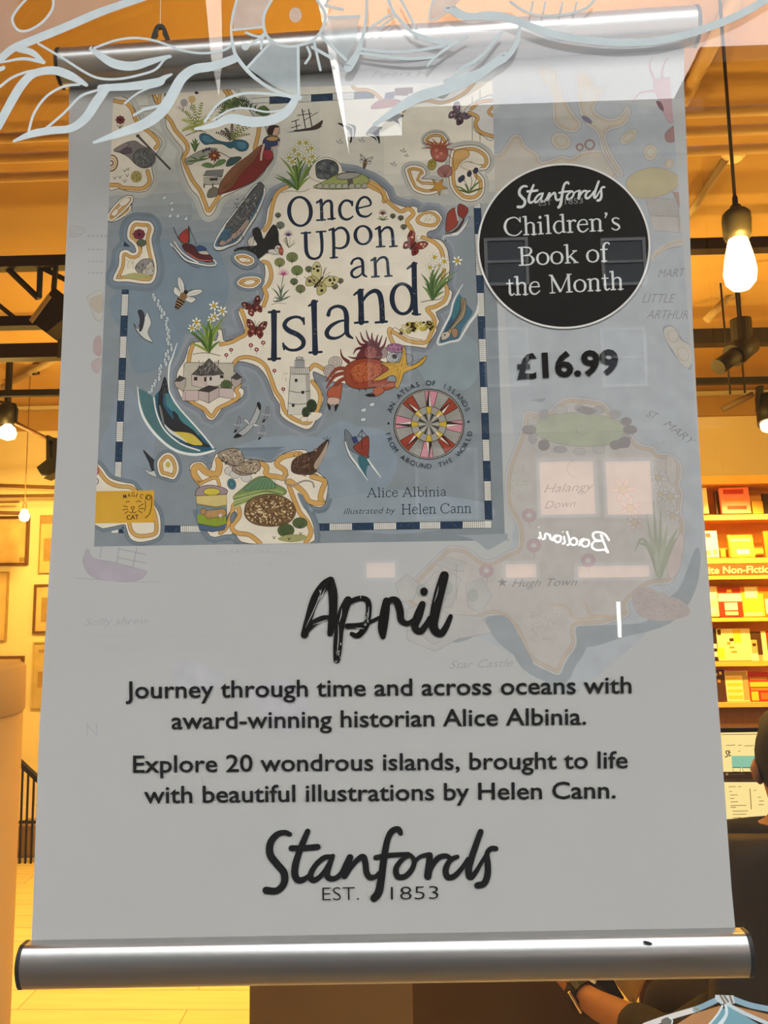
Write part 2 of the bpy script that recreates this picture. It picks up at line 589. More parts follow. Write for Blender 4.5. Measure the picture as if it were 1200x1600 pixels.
T, H_ = 0.085, 0.022
def _s(x, y, w=0.10):
    return ([(x - w, y), (x + w, y)], H_, False)
GLYPH = {
 'C': (.68, [([(.60,.50),(.50,.62),(.36,.66),(.15,.57),(.06,.33),(.15,.09),(.36,0),(.52,.04),(.63,.15)], [H_,.03,.04,.07,.10,.07,.04,.035,H_], True), ([(.605,.66),(.605,.47)], .03, False)]),
 'h': (.50, [([(.12,.69),(.12,0)], T, False), _s(.12,.01), ([(.01,.655),(.12,.68)], .03, False), ([(.12,.33),(.20,.42),(.30,.44),(.385,.37),(.385,.2),(.385,0)], [.02,.035,.05,.08,T,T], True), _s(.385,.01)]),
 'i': (.27, [([(.13,.45),(.13,0)], T, False), _s(.13,.01), ([(.02,.42),(.13,.445)], .03, False), ([(.13,.61),(.131,.61)], .11, True)]),
 'l': (.27, [([(.13,.69),(.13,0)], T, False), _s(.13,.01), ([(.02,.655),(.13,.68)], .03, False)]),
 'd': (.50, [([(.385,.69),(.385,.02)], T, False), ([(.28,.655),(.385,.68)], .03, False), ([(.385,.02),(.48,.03)], .03, False), ([(.385,.37),(.27,.44),(.13,.39),(.06,.22),(.12,.05),(.24,0),(.385,.09)], [.02,.035,.06,T,.07,.04,.025], True)]),
 'r': (.35, [([(.12,.45),(.12,0)], T, False), _s(.12,.01,.11), ([(.01,.42),(.12,.445)], .03, False), ([(.12,.31),(.19,.41),(.26,.44),(.32,.41)], [.02,.04,.06,.08], True)]),
 'e': (.44, [([(.06,.265),(.385,.265)], H_, False), ([(.385,.265),(.35,.40),(.24,.445),(.11,.38),(.055,.21),(.11,.05),(.25,.0),(.40,.11)], [.06,.05,.035,.06,T,.07,.05,.02], True)]),
 'n': (.51, [([(.12,.45),(.12,0)], T, False), _s(.12,.01), ([(.01,.42),(.12,.445)], .03, False), ([(.12,.33),(.20,.42),(.30,.44),(.39,.37),(.39,.2),(.39,0)], [.02,.035,.05,.08,T,T], True), _s(.39,.01)]),
 "'": (.24, [([(.10,.62),(.13,.60),(.07,.47)], [.09,.07,.01], True)]),
 's': (.38, [([(.31,.40),(.20,.445),(.09,.39),(.12,.28),(.27,.18),(.31,.08),(.19,0),(.05,.07)], [.025,.04,.06,.075,.08,.06,.04,.025], True)]),
 'B': (.62, [([(.14,.66),(.14,0)], .09, False), ([(.03,.65),(.30,.65),(.44,.60),(.46,.48),(.36,.37),(.16,.35)], [H_,H_,.06,.09,.05,H_], True), ([(.16,.35),(.42,.34),(.53,.18),(.44,.04),(.28,.01),(.03,.01)], [H_,.04,.10,.06,H_,H_], True)]),
 'o': (.49, [([(.24,.44),(.10,.37),(.05,.22),(.10,.06),(.24,0),(.38,.06),(.43,.22),(.38,.37),(.24,.44)], [.035,.065,.09,.065,.035,.065,.09,.065,.035], True)]),
 'k': (.50, [([(.12,.69),(.12,0)], T, False), _s(.12,.01), ([(.01,.655),(.12,.68)], .03, False), ([(.40,.43),(.15,.20)], .03, False), ([(.20,.26),(.42,.01)], .08, False), _s(.41,.01,.09), _s(.38,.435,.08)]),
 'f': (.34, [([(.14,0),(.14,.35),(.15,.56),(.21,.66),(.30,.67),(.34,.63)], [T,T,T,.06,.04,.06], True), ([(.02,.435),(.28,.435)], H_, False), _s(.14,.01)]),
 't': (.30, [([(.14,.57),(.14,.25),(.14,.08),(.20,.01),(.29,.06)], [.03,T,T,.06,.025], True), ([(.02,.435),(.27,.435)], H_, False)]),
 'M': (.90, [([(.15,.65),(.15,0)], .03, False), ([(.14,.65),(.44,.03)], .09, False), ([(.44,.03),(.75,.65)], .03, False), ([(.75,.65),(.75,0)], .09, False), _s(.15,.01), _s(.75,.01,.12), _s(.12,.65,.07), _s(.77,.65,.09)]),
 'A': (.70, [([(.08,0),(.35,.66)], .03, False), ([(.34,.67),(.60,0)], .09, False), ([(.17,.22),(.50,.22)], H_, False), _s(.08,.01,.09), _s(.60,.01,.10)]),
 'H': (.72, [([(.13,.66),(.13,0)], .09, False), ([(.57,.66),(.57,0)], .09, False), ([(.13,.34),(.57,.34)], H_, False), _s(.13,.01,.11), _s(.57,.01,.11), _s(.13,.65,.11), _s(.57,.65,.11)]),
 'a': (.44, [([(.08,.34),(.13,.42),(.22,.445),(.32,.38),(.325,.2),(.33,.06),(.42,.03)], [.06,.04,.035,.07,T,.07,.025], True), ([(.32,.27),(.13,.20),(.06,.10),(.12,.01),(.22,.02),(.32,.10)], [.02,.04,.075,.06,.04,.02], True)]),
 'b': (.50, [([(.12,.69),(.12,.02)], T, False), ([(.01,.655),(.12,.68)], .03, False), ([(.12,.36),(.25,.44),(.39,.38),(.45,.22),(.38,.05),(.26,0),(.12,.06)], [.02,.04,.07,.09,.06,.035,.02], True)]),
 'c': (.43, [([(.37,.35),(.33,.42),(.24,.445),(.11,.38),(.055,.22),(.11,.05),(.25,0),(.39,.10)], [.08,.05,.035,.06,T,.07,.045,.02], True)]),
}

# ================================================================ THE SETTING
GLASS_Y = -0.055
XL, XR, YB, ZC = -4.3, 3.9, 5.45, 3.30      # shop interior

def structure(o, label=None):
    o['kind'] = 'structure'
    if label:
        o['label'] = label
    return o

def wallbox(name, lo, hi, mat, label=None):
    return structure(MB().box(lo, hi).build(name, mat), label)

wallbox('floor', (XL - .15, -0.02, -0.12), (XR + .15, YB + .15, 0.0), M['floor'])
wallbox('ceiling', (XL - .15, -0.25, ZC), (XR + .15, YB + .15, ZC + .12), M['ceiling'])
wallbox('wall_back', (XL - .15, YB, 0), (XR + .15, YB + .15, ZC), M['wall'])
wallbox('wall_left', (XL - .15, -0.25, 0), (XL, YB, ZC), M['wall'])
wallbox('wall_right', (XR, -0.25, 0), (XR + .15, YB, ZC), M['wall'])
# shop front: stall riser, piers and fascia around one big pane
WX0, WX1, WZ0, WZ1 = -1.5, 1.9, 0.45, 3.05
f = MB()
f.box((XL, -0.20, 0), (WX0, -0.02, ZC)).box((WX1, -0.20, 0), (XR, -0.02, ZC))
f.box((WX0, -0.20, 0), (WX1, -0.02, WZ0)).box((WX0, -0.20, WZ1), (WX1, -0.02, ZC))
structure(f.build('wall_front', M['darkwood']))
wallbox('trim_2', (XL, -0.72, 3.12), (XR, -0.20, 3.30), M['darkwood'], 'added unseen canopy blocking high sky over the shop front')  # unseen canopy, added to keep high sky light off the poster
win = structure(bpy.data.objects.new('window_1', None), 'shop window pane with painted white and blue decoration')
C.objects.link(win); win.location = ((WX0 + WX1) / 2, GLASS_Y, WZ0)
fr = MB(); t_ = 0.04
fr.box((WX0, -0.09, WZ0), (WX0 + t_, -0.03, WZ1)).box((WX1 - t_, -0.09, WZ0), (WX1, -0.03, WZ1))
fr.box((WX0 + t_, -0.09, WZ0), (WX1 - t_, -0.03, WZ0 + t_)).box((WX0 + t_, -0.09, WZ1 - t_), (WX1 - t_, -0.03, WZ1))
structure(fr.build('window_frame', M['darkwood'], win))
g = structure(MB().box((WX0 + t_, GLASS_Y - 0.003, WZ0 + t_), (WX1 - t_, GLASS_Y + 0.003, WZ1 - t_)).build('glass', M['glass'], win))
# cove along the top of the back wall
a, b = P(0, 636, YB - .04), P(1200, 617, YB - .04)
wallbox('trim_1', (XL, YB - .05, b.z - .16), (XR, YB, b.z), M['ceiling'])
wallbox('baseboard_back', (XL, YB - .02, 0), (XR, YB, 0.10), M['wall'])

# ---------------------------------------------------------------- the street (seen only as a reflection in the pane)
SY = -23.5
def RM(px, py, Y=SY):
    """a point of the street front at depth Y whose mirror image in the pane appears at (px, py)"""
    q = P(px, py, 2 * GLASS_Y - Y)
    return Vector((q.x, Y, q.z))
wallbox('ground_1', (-40, -30, -0.15), (40, -0.2, -0.02), M['asphalt'], 'grey paved street outside the shop')
roof = RM(800, 178).z
xm0, xm1 = RM(549, 244, SY + 2).x - 2.5, RM(1112, 500).x
bl = empty('street_building', ((xm0 + xm1) / 2, SY, -0.02), 'brown terrace with rows of windows across the street, mirrored faintly on the poster', 'building')
xs_ = RM(628, 200).x; roof2 = RM(580, 213).z
MB().box((xm0, SY - 6, -0.02), (xs_, SY, roof2)).box((xs_, SY - 6, -0.02), (xm1, SY, roof)).build('facade', M['stone'], bl)
c = MB().box((xs_, SY, roof - .45), (xm1, SY + .45, roof + .05))
c.build('cornice', M['stone_pale'], bl)
MB().box((xs_, SY, roof - 1.7), (xm1, SY + .25, roof - 1.45)).build('string_course', M['stone_pale'], bl)
MB().box((xm0 + 2.6, SY, RM(800, 672).z - .15), (xm1, SY + .3, RM(800, 672).z + .15)).build('string_course', M['stone_pale'], bl)
br2 = empty('street_building', (xm1 + 6, SY, -0.02), 'taller brown house across the street, mirrored at the right edge of the pane', 'building')
MB().box((xm1 + .05, SY - 6, -0.02), (xm1 + 14, SY, RM(1150, 87).z)).build('facade', M['stone'], br2)
MB().box((xm1 + .05, SY, RM(1150, 87).z - .5), (xm1 + 14, SY + .4, RM(1150, 87).z + .05)).build('cornice', M['stone_pale'], br2)
def street_window(x0, y0, x1, y1, mat, bars=True):
    a_, b_ = RM(x0, y1), RM(x1, y0)
    w = MB().box((a_.x, SY, a_.z), (a_.x + .1, SY + .08, b_.z)).box((b_.x - .1, SY, a_.z), (b_.x, SY + .08, b_.z))
    w.box((a_.x + .1, SY, a_.z), (b_.x - .1, SY + .08, a_.z + .1)).box((a_.x + .1, SY, b_.z - .1), (b_.x - .1, SY + .08, b_.z))
    if bars:
        m_ = (a_.z + b_.z) / 2
        w.box((a_.x + .1, SY, m_ - .04), (b_.x - .1, SY + .08, m_ + .04))
    wo = w.build('window', M['winframe'], bl)
    MB().box((a_.x + .1, SY, a_.z + .1), (b_.x - .1, SY + .03, b_.z - .1)).build('pane', M[mat], wo)
for k in range(-1, 2):
    x = 790 + 183 * k
    street_window(x - 32, 372, x + 34, 448, 'darkpane')
    street_window(x - 32, 512, x + 34, 606, 'darkpane')
for x0, y0, x1, y1, mt in ((840, 715, 931, 810, 'warmpane'), (944, 715, 1020, 810, 'warmpane'), (650, 700, 745, 812, 'darkpane'), (785, 876, 842, 908, 'warmpane'), (898, 878, 1018, 908, 'warmpane'), (568, 874, 622, 908, 'warmpane')):
    street_window(x0, y0, x1, y1, mt, False)
# the taller house on the left, with a glowing strip added up its sloping edge as glare
tl = empty('street_building', (-9, SY + 2, -0.02), 'tall dark house across the street, mirrored at the upper left of the pane', 'building')
q = [RM(-600, 1029, SY + 2), RM(549, 1029, SY + 2), RM(549, 244, SY + 2), RM(497, 0, SY + 2), RM(470, -140, SY + 2), RM(-600, -140, SY + 2)]
q[0].z = q[1].z = -0.02
q[1].x = q[2].x
MB().slab(q, -1.9).build('facade', M['stone'], tl)
q = [RM(490, -30, SY + 2.05), RM(503, -30, SY + 2.05), RM(530, 110, SY + 2.05), RM(546, 243, SY + 2.05), RM(519, 110, SY + 2.05)]
MB().slab(q, .04).build('glow_strip', M['neon'], tl)
M['streak'] = material('pale_streak_glow', (0.8, 0.75, 0.7), 0.6, emit=2.6, ecol=(1.0, 0.90, 0.84), noise=.2, scale=3)
q = [RM(318, -40, SY + 2.05), RM(345, -40, SY + 2.05), RM(348, 90, SY + 2.05), RM(342, 150, SY + 2.05), RM(330, 90, SY + 2.05)]
MB().slab(q, .04).build('pale_streak', M['streak'], tl)  # added glowing shape that makes the pale streak in the pane
a_, b_ = RM(965.5, 996), RM(968, 940)
MB().box((a_.x, SY, a_.z), (b_.x, SY + .06, b_.z)).build('glow_strip', M['neon'], bl)
# shop name in white neon
sg = Ink(0)
sgn = empty('shop_sign', RM(895, 850, SY + .12), 'white script neon sign across the street, mirrored backwards on the poster', 'sign')
mb = MB()
def neon(pts, r=0.035):
    mb.tube([RM(x, y, SY + .12) for x, y in crom([tuple(map(float, t.split(','))) for t in pts.split()], False, 3)], r, 6)
# crop of the photo: read right to left, as the mirror shows it
def Jx(s):
    return ' '.join('%.1f,%.1f' % (680 + float(t.split(',')[0]) / 2.727, 600 + float(t.split(',')[1]) / 2.727) for t in s.split())
neon(Jx('738,720 724,690 712,660 705,640'))
neon(Jx('742,668 722,640 690,630 672,640 680,662 708,668 676,672 668,694 690,708 722,706 738,720'))
neon(Jx('640,662 655,668 652,688 634,692 622,676 640,660 622,664 612,690'))
neon(Jx('590,655 604,664 600,684 582,684 574,668 590,655'))
neon(Jx('560,628 570,655 572,682 560,686'))
neon(Jx('548,648 552,676 540,680'))
neon(Jx('520,645 536,652 530,672 514,672 508,656 524,644 506,650 498,668'))
neon(Jx('488,640 492,664 486,644 470,638 466,660 456,660'))
neon(Jx('446,630 450,656 438,654'))
neon(Jx('544,628 545,629')); neon(Jx('440,610 441,611'))
mb.build('lettering', M['neon'], sgn)

# ---------------------------------------------------------------- overhead: pipes, beams, lamps
def bar(name, p0, p1, r, mat, label, cat, group=None, square=False, n=12):
    m_ = MB()
    if square:
        d = (p1 - p0); m_.tube([p0, p1], r * 1.414, 4)
    else:
        m_.tube([p0, p1], r, n)
    return tag(m_.build(name, M[mat], smooth=not square), label, cat, group)

def rot_bar(name, p0, p1, h, dep, mat, label, cat):
    """rectangular beam from p0 to p1 (its camera-side centre line)"""
    m_ = MB()
    m_.slab([p0 - Vector((0, 0, h / 2)), p1 - Vector((0, 0, h / 2)), p1 + Vector((0, 0, h / 2)), p0 + Vector((0, 0, h / 2))], dep)
    return tag(m_.build(name, M[mat]), label, cat)

def spanX(x0, y0, x1, y1, Y):
    """run a bar along the line the photo shows, out to both side walls"""
    a_, b_ = P(x0, y0, Y), P(x1, y1, Y)
    k = (b_.z - a_.z) / (b_.x - a_.x)
    return Vector((XL, Y, a_.z + k * (XL - a_.x))), Vector((XR, Y, a_.z + k * (XR - a_.x)))

lab = ['upper of three round pipes crossing under the ceiling', 'middle one of three round pipes crossing under the ceiling', 'lowest of three round pipes crossing under the ceiling']
def YZ(px, py, z):
    return PZ(px, py, z).y
for (ya, yb, Y), l_ in zip(((214, 174, YZ(600, 194, 3.2)), (246, 204, YZ(600, 225, 3.2)), (276, 234, YZ(600, 255, 3.2))), lab):
    p0, p1 = spanX(50, ya, 1140, yb, Y)
    bar('ceiling_pipe', p0, p1, 0.017, 'pipe', l_, 'pipe', 'pipes under the ceiling')
YA = YZ(600, 393, 3.15)
p0, p1 = spanX(50, 407, 1140, 379, YA)
rot_bar('ceiling_beam', p0, p1, 0.050, 0.06, 'beam', 'dark steel beam crossing behind the lit pendant bulb', 'beam')
p0, p1 = spanX(50, 547, 1140, 524, YZ(600, 536, 3.1))
rot_bar('ceiling_beam', p0, p1, 0.085, 0.08, 'beam', 'thick dark beam below the pendant bulb, behind the cylinder spotlight', 'beam')
p0, p1 = spanX(50, 613, 1140, 594, 4.1)
rot_bar('lighting_track', p0, p1, 0.040, 0.04, 'black_metal', 'black lighting track carrying the spotlights', 'track')
YT = YA + .02
a, b = P(-60, 500, YT), P(70, 500, YT)
rot_bar('ceiling_beam', Vector((XL, YT, a.z)), b, 0.045, 0.06, 'beam', 'short dark truss beam at left beside the square floodlight', 'beam')
tb = empty('truss_brace', P(50, 440, YT), 'dark steel lattice braces under the left beam', 'truss')
for (x0, y0, x1, y1, w) in ((4, 412, 60, 466, .016), (63, 416, 61, 466, .016), (64, 418, 104, 438, .013), (-20, 462, 22, 496, .012), (96, 505, 94, 560, .017)):
    MB().tube([P(x0, y0, YT + .02), P(x1, y1, YT + .02)], w * .85, 4).build('brace', M['beam'], tb)
# square floodlight
fl = empty('floodlight', P(78, 482, YT - .05), 'black square floodlight tilted under the left beam', 'spotlight')
MB().slab([P(x, y, YT - .11) for x, y in ((46, 500), (84, 448), (107, 466), (107, 492), (72, 520))], .10).build('housing', M['black_metal'], fl)
MB().slab([P(x, y, YT - .12) for x, y in ((45, 500), (75, 459), (79, 463), (49, 504))], .01).build('rim', M['greypipe'], fl)
MB().tube([P(88, 410, YT), P(85, 440, YT - .02), P(84, 452, YT - .04)], .012, 8).build('bracket', M['black_metal'], fl)
cdt = bar('conduit', PZ(6, 604, 3.255), PZ(118, 543, 3.255), 0.024, 'greypipe', 'grey conduit with a clamp sloping up to the right at the left edge', 'pipe')
qa = PZ(56, 577, 3.255)
MB().tube([qa + Vector((-.02, 0, -.034)), qa + Vector((.02, 0, -.034)), qa + Vector((.02, 0, .045)), qa + Vector((-.02, 0, .045))], .008, 8).build('pipe_clamp', M['black_metal'], cdt)
bar('conduit', P(24, 661, 4.3), P(120, 708, 4.3), 0.013, 'darkwood', 'dark pipe sloping down right beside the left bulb', 'pipe')
for k, (ya, yb, Y, r, l_) in enumerate(((757, 764, 5.1, .014, 'topmost of the dark cable runs above the frames'), (776, 773, 5.15, .013, 'second dark cable run above the frames'), (786, 784, 5.2, .009, 'third dark cable run above the frames'), (800, 802, 5.25, .014, 'lowest dark cable run above the frames, level with the small bulb'))):
    p0, p1 = P(-40, ya, Y), P(150 if k < 2 else 30, yb, Y)
    bar('cable_run', p0, p1, r, 'darkwood', l_, 'pipe', 'cable runs on the back wall')

def bulb_point(loc, power, name='lamp_light', r=0.03):
    l = bpy.data.lights.new(name, 'POINT')
    l.energy = power * LAMP; l.color = WARM; l.shadow_soft_size = r
    o = bpy.data.objects.new(name, l); C.objects.link(o); o.location = loc
    return o

# pendant lamp with bare bulb, in front of the ceiling pipes
PY = 1.05
t = P(1136, 60, PY); e = P(1149, 322, PY); e2 = P(1153, 372, PY); e3 = P(1153, 453, PY)
top = Vector((e.x, PY, ZC))
pl = empty('pendant_lamp', (e.x, PY, ZC), 'bare glowing bulb hanging on a dark cord right of the poster', 'lamp')
X_ = e.x
MB().tube([(X_ - .002, PY, ZC), (X_, PY, e.z)], 0.0042, 8).build('cord', M['black'], pl)
MB().lathe((X_, PY, ZC - .03), [(0.05, 0), (0.05, .03)], 20).build('ceiling_rose', M['black'], pl)
zz = P(1150, 307, PY).z
s_ = 1 / 1202 * 1.80
def zy(py): return P(1152, py, PY).z
MB().lathe((X_, PY, 0), [(.006, zy(308)), (.0065, zy(320)), (.012, zy(322)), (.013, zy(326)), (.024, zy(330)), (.031, zy(335)), (.0325, zy(345)), (.031, zy(366)), (.027, zy(374)), (.001, zy(375))], 24).build('socket', M['black_metal'], pl, True)
MB().lathe((X_, PY, 0), [(.020, zy(373)), (.024, zy(382)), (.032, zy(405)), (.0365, zy(426)), (.033, zy(441)), (.020, zy(451)), (.001, zy(454))], 24).build('bulb', M['bulb'], pl, True)
bulb_point((X_, PY - .09, zy(425)), 14)
# right side: diagonal conduit, ceiling disc, spotlights
bar('conduit', PZ(1052, 190, 3.278), PZ(1158, -20, 3.278), 0.022, 'pipe', 'pale conduit slanting behind the poster top right', 'pipe')
bar('conduit', PZ(1060, 362, 3.284), PZ(1134, 248, 3.284), 0.015, 'greypipe', 'thin grey conduit slanting down left behind the pendant cord', 'pipe')
dp = PZ(1146, 243, ZC - .006)
tag(MB().lathe((dp.x, dp.y, ZC - .012), [(.03, -.012), (.042, 0), (.042, .012)], 20).build('ceiling_disc', M['wall']), 'small pale round ceiling fitting behind the pendant cord', 'fitting')
def cyl(name, a_, b_, r, mat, parent, n=20):
    return MB().tube([a_, b_], r, n).build(name, M[mat], parent, True)
YS = 3.05
sp = empty('spotlight', P(1160, 520, YS), 'dark cylinder spotlight pointing down left below the pendant bulb', 'spotlight')
cyl('barrel', P(1122, 574, YS - .05), P(1158, 548, YS), .040, 'beam', sp)
cyl('body', P(1146, 556, YS), P(1170, 536, YS + .04), .060, 'beam', sp)
sq = P(1160, 540, YS + .02)
MB().tube([sq, Vector((sq.x, sq.y, P(1160, 497, YS).z))], .05, 16).tube([sq, Vector((sq.x, sq.y, ZC))], .008, 8).build('bracket', M['beam'], sp)
YS2 = YZ(1118, 484, 3.22)
f2 = empty('spotlight', P(1120, 480, YS2), 'grey slanted spotlight just below the pendant bulb', 'spotlight')
cyl('barrel', P(1104, 500, YS2), P(1132, 471, YS2), .022, 'greypipe', f2)
sq = P(1144, 462, YS2)
MB().tube([P(1130, 473, YS2), sq, Vector((sq.x, sq.y, ZC))], .014, 10).build('bracket', M['greypipe'], f2)
for k, (x0, y0, x1, y1, l_) in enumerate(((1138, 468, 1141, 616, 'left of two thin dark hanging rods below the pendant bulb'), (1150, 464, 1164, 614, 'right of two thin dark hanging rods below the pendant bulb'))):
    a = P(x0, y0, 3.3); b = P(x1, y1, 3.3)
    bar('hanging_rod', Vector((b.x - .01, 3.3, ZC)), b, .005, 'beam', l_, 'rod', 'hanging rods')
bar('wall_bracket', P(1128, 640, YB - .06), P(1176, 616, YB - .06), .022, 'greypipe', 'thin grey arm on the cove above the bookcase', 'bracket')
ts = empty('spotlight', P(1200, 620, 4.1), 'black track spotlight shining down at the right edge', 'spotlight')
MB().slab([P(x, y, 4.06) for x, y in ((1186, 602), (1193, 602), (1193, 622), (1206, 622), (1206, 602), (1214, 602), (1214, 640), (1186, 640))], .05).build('bracket', M['black_metal'], ts)
cyl('housing', P(1200, 622, 4.1), P(1204, 662, 4.05), .075, 'black_metal', ts)
MB().tube([P(1204, 662, 4.05), P(1205, 668, 4.04)], [.06, .058], 20).build('lens', M['bulb'], ts, True)
t2 = empty('spotlight', P(72, 715, 4.3), 'black track spotlight tilted left beside the upper left of the poster', 'spotlight')
MB().slab([P(x, y, 4.22) for x, y in ((72, 680), (76, 680), (77, 716), (82, 716), (82, 684), (88, 684), (88, 720), (72, 722))], .10).build('bracket', M['black_metal'], t2)
MB().slab([P(x, y, 4.20) for x, y in ((57, 730), (78, 714), (96, 720), (92, 734), (67, 747))], .12).build('housing', M['black_metal'], t2)
# lamps on the left
LY = 4.3; k_ = 4.99 / 3.89
ll = empty('hanging_lamp', P(13, 640, LY), 'dark capped lamp with glowing round bulb at the left edge', 'lamp')
q = P(12, 632, LY); q2 = P(12, 663, LY); q3 = P(12, 677, LY)
MB().lathe((q.x, LY, 0), [(.01, q.z + .03), (.04, q.z), (.058, q.z - .02), (.058, q2.z), (.001, q2.z - .001)], 20).build('cap', M['black_metal'], ll, True)
MB().lathe((q3.x, LY, q3.z), [(.02, .060), (.046, .036), (.056, 0), (.046, -.034), (.001, -.050)], 20).build('bulb', M['bulb'], ll, True)
MB().tube([(q.x, LY, q.z), (q.x, LY, ZC)], .022, 10).build('stem', M['black_metal'], ll)
MB().tube([P(-3, 627, LY), P(24, 632, LY), P(27, 640, LY), P(25, 662, LY)], .008, 8).build('bracket', M['black_metal'], ll)
bulb_point((q3.x, LY - .14, q3.z - .14), 7)
dl = P(37, 654, YB - .03)
tag(MB().tube([dl + Vector((0, -.01, 0)), dl + Vector((0, .03, 0))], [.026, .03], 16).build('wall_light', M['bulb']), 'small lit wall light beside the round bulb at left', 'lamp')
l3 = empty('hanging_lamp', P(38, 800, 4.6), 'small glowing bulb hanging in front of the picture frames', 'lamp')
q = P(38, 807, 4.6)
MB().lathe((q.x, 4.6, q.z), [(.012, .055), (.025, .03), (.036, 0), (.025, -.028), (.001, -.036)], 16).build('bulb', M['bulb'], l3, True)
MB().lathe((q.x, 4.6, q.z), [(.005, .10), (.014, .09), (.014, .05)], 12).build('socket', M['darkwood'], l3)
MB().tube([(q.x, 4.6, q.z + .09), (q.x, 4.6, ZC)], .003, 6).build('cord', M['darkwood'], l3)
bulb_point((q.x, 4.45, q.z - .1), 5)

# ---------------------------------------------------------------- back wall: picture frames and stair railing
def picture(px, Y, mats, label, fw=0.022, marks=()):
    x0, y0, x1, y1 = px
    a_, b_ = P(x0, y1, Y), P(x1, y0, Y)
    x0, z0, x1, z1 = a_.x, a_.z, b_.x, b_.z
    r = empty('picture_frame', ((x0 + x1) / 2, Y, z0), label, 'picture', 'framed maps on the back wall')
    m_ = MB().box((x0, Y, z0), (x0 + fw, YB, z1)).box((x1 - fw, Y, z0), (x1, YB, z1))
    m_.box((x0 + fw, Y, z0), (x1 - fw, YB, z0 + fw)).box((x0 + fw, Y, z1 - fw), (x1 - fw, YB, z1))
    m_.build('frame', M[mats[0]], r)
    MB().box((x0 + fw, Y + .012, z0 + fw), (x1 - fw, YB, z1 - fw)).build('print', M[mats[1]], r)
    for k, (u0, v0, u1, v1) in enumerate(marks):
        W_, H2 = x1 - x0 - 2 * fw, z1 - z0 - 2 * fw
        MB().box((x0 + fw + u0 * W_, Y + .010, z0 + fw + v0 * H2), (x0 + fw + u1 * W_, Y + .0125, z0 + fw + v1 * H2)).build('printed_patch', M['mapdark'], r)
M['mapold'] = material('aged_map_paper', (0.72, 0.52, 0.26), 0.8, noise=0.35, scale=9)
M['mapdark'] = material('map_print_brown', (0.40, 0.27, 0.12), 0.8, noise=0.25, scale=14)
M['mapgreen'] = material('map_print_olive', (0.55, 0.44, 0.22), 0.8, noise=0.25, scale=12)
picture((-95, 806, 45, 885), YB - .03, ('darkwood', 'mapold'), 'large dark framed old map under the small hanging bulb', .02, ((.3, .3, .6, .8), (.93, .02, .99, .12)))
picture((59, 804, 120, 896), YB - .025, ('mapdark', 'mapold'), 'brown unframed-looking map right of the large map, touching the poster edge', .006, ((0, .86, .6, 1), (.1, .2, .8, .6)))
picture((50, 912, 130, 990), YB - .03, ('darkwood', 'mapold'), 'dark framed picture close to the poster, below the brown map', .018, ((.12, .2, .4, .75),))
picture((-70, 893, 13, 1003), YB - .025, ('mapdark', 'mapold'), 'thin framed pale map at the left edge below the large map', .010, ((.4, .2, .7, .6),))
picture((-95, 1025, 36, 1104), YB - .03, ('darkwood', 'mapold'), 'dark framed picture behind the top of the cardboard drum', .018)
picture((47, 1002, 120, 1107), YB - .025, ('mapgreen', 'mapgreen'), 'olive framed sheet beside the poster edge above the railing', .012, ((.1, .3, .22, .55), (.1, .85, .6, .9)))

rl = empty('stair_railing', Vector((P(38, 1322, 4.42).x, 4.42, 0)), 'black stair railing with slanting handrail at the left', 'railing')
RY = 4.42
MB().slab([P(x, y, RY) for x, y in ((-30, 1112), (24, 1183), (120, 1272), (120, 1282), (26, 1194), (-30, 1124))][::-1], .04).build('handrail', M['black_metal'], rl)
MB().slab([P(x, y, RY) for x, y in ((-30, 1283), (120, 1283), (120, 1287), (-30, 1287))], .02).build('lower_rail', M['black_metal'], rl)
for k in range(-4, 10):
    x = 23 + 8.8 * k
    yt = 1190 + (x - 25) * 0.94
    z0_ = P(x, 1321, RY)
    pb_ = P(x, 1321, RY + .01); pb_.z = 0.0
    MB().tube([P(x + 3.2 * 1.2, yt, RY + .01), pb_], .0075, 8).build('baluster', M['black_metal'], rl)
bx = P(48, 1318, 4.6)
tag(MB().box((bx.x - .10, 4.55, 0), (bx.x + .12, 4.75, P(50, 1291, 4.55).z)).build('storage_box', M['mapdark']), 'brown box standing behind the balusters of the railing', 'box')
bx = P(30, 1318, 4.6)
tag(MB().box((bx.x - .18, 4.55, 0), (bx.x - .03, 4.7, P(50, 1308, 4.55).z)).build('storage_box', M['shelfwood']), 'low pale box behind the railing, left of the brown box', 'box')

# cardboard drum at the left edge, close to the window
cx = P(-130, 1100, .62).x; zt, zl, zb = P(20, 1050, .55).z, P(20, 1124, .55).z, 0.0
dr = empty('cardboard_drum', (cx, .62, 0), 'tan cardboard drum with overhanging lid at the left edge', 'drum')
R_ = P(22, 1100, .62).x - cx; R2 = P(15, 1200, .62).x - cx
MB().lathe((cx, .62, 0), [(R2 * .94, 0), (R2, .6), (R2, zl)], 40).build('body', M['card'], dr, True)
MB().lathe((cx, .62, 0), [(R_ * .985, zl - .004), (R_, zl), (R_ * .995, zt), (R_ * .96, zt + .006)], 40).build('lid', M['card'], dr, True)
# display plinths under the poster
a, b = P(390, 1560, .95), P(643, 1560, .95)
tag(MB().box((a.x, .95, 0), (b.x, 1.45, P(500, 1490, .95).z)).build('display_plinth', M['plinth']), 'brown display plinth behind the bottom rail, left of centre', 'plinth')
a, b = P(600, 1560, 2.2), P(948, 1540, 2.2)
tag(MB().box((a.x, 2.2, 0), (b.x, 2.6, P(700, 1490, 2.2).z)).build('display_plinth', M['plinthdark']), 'dark olive display plinth right of the brown one, behind the foot', 'plinth')

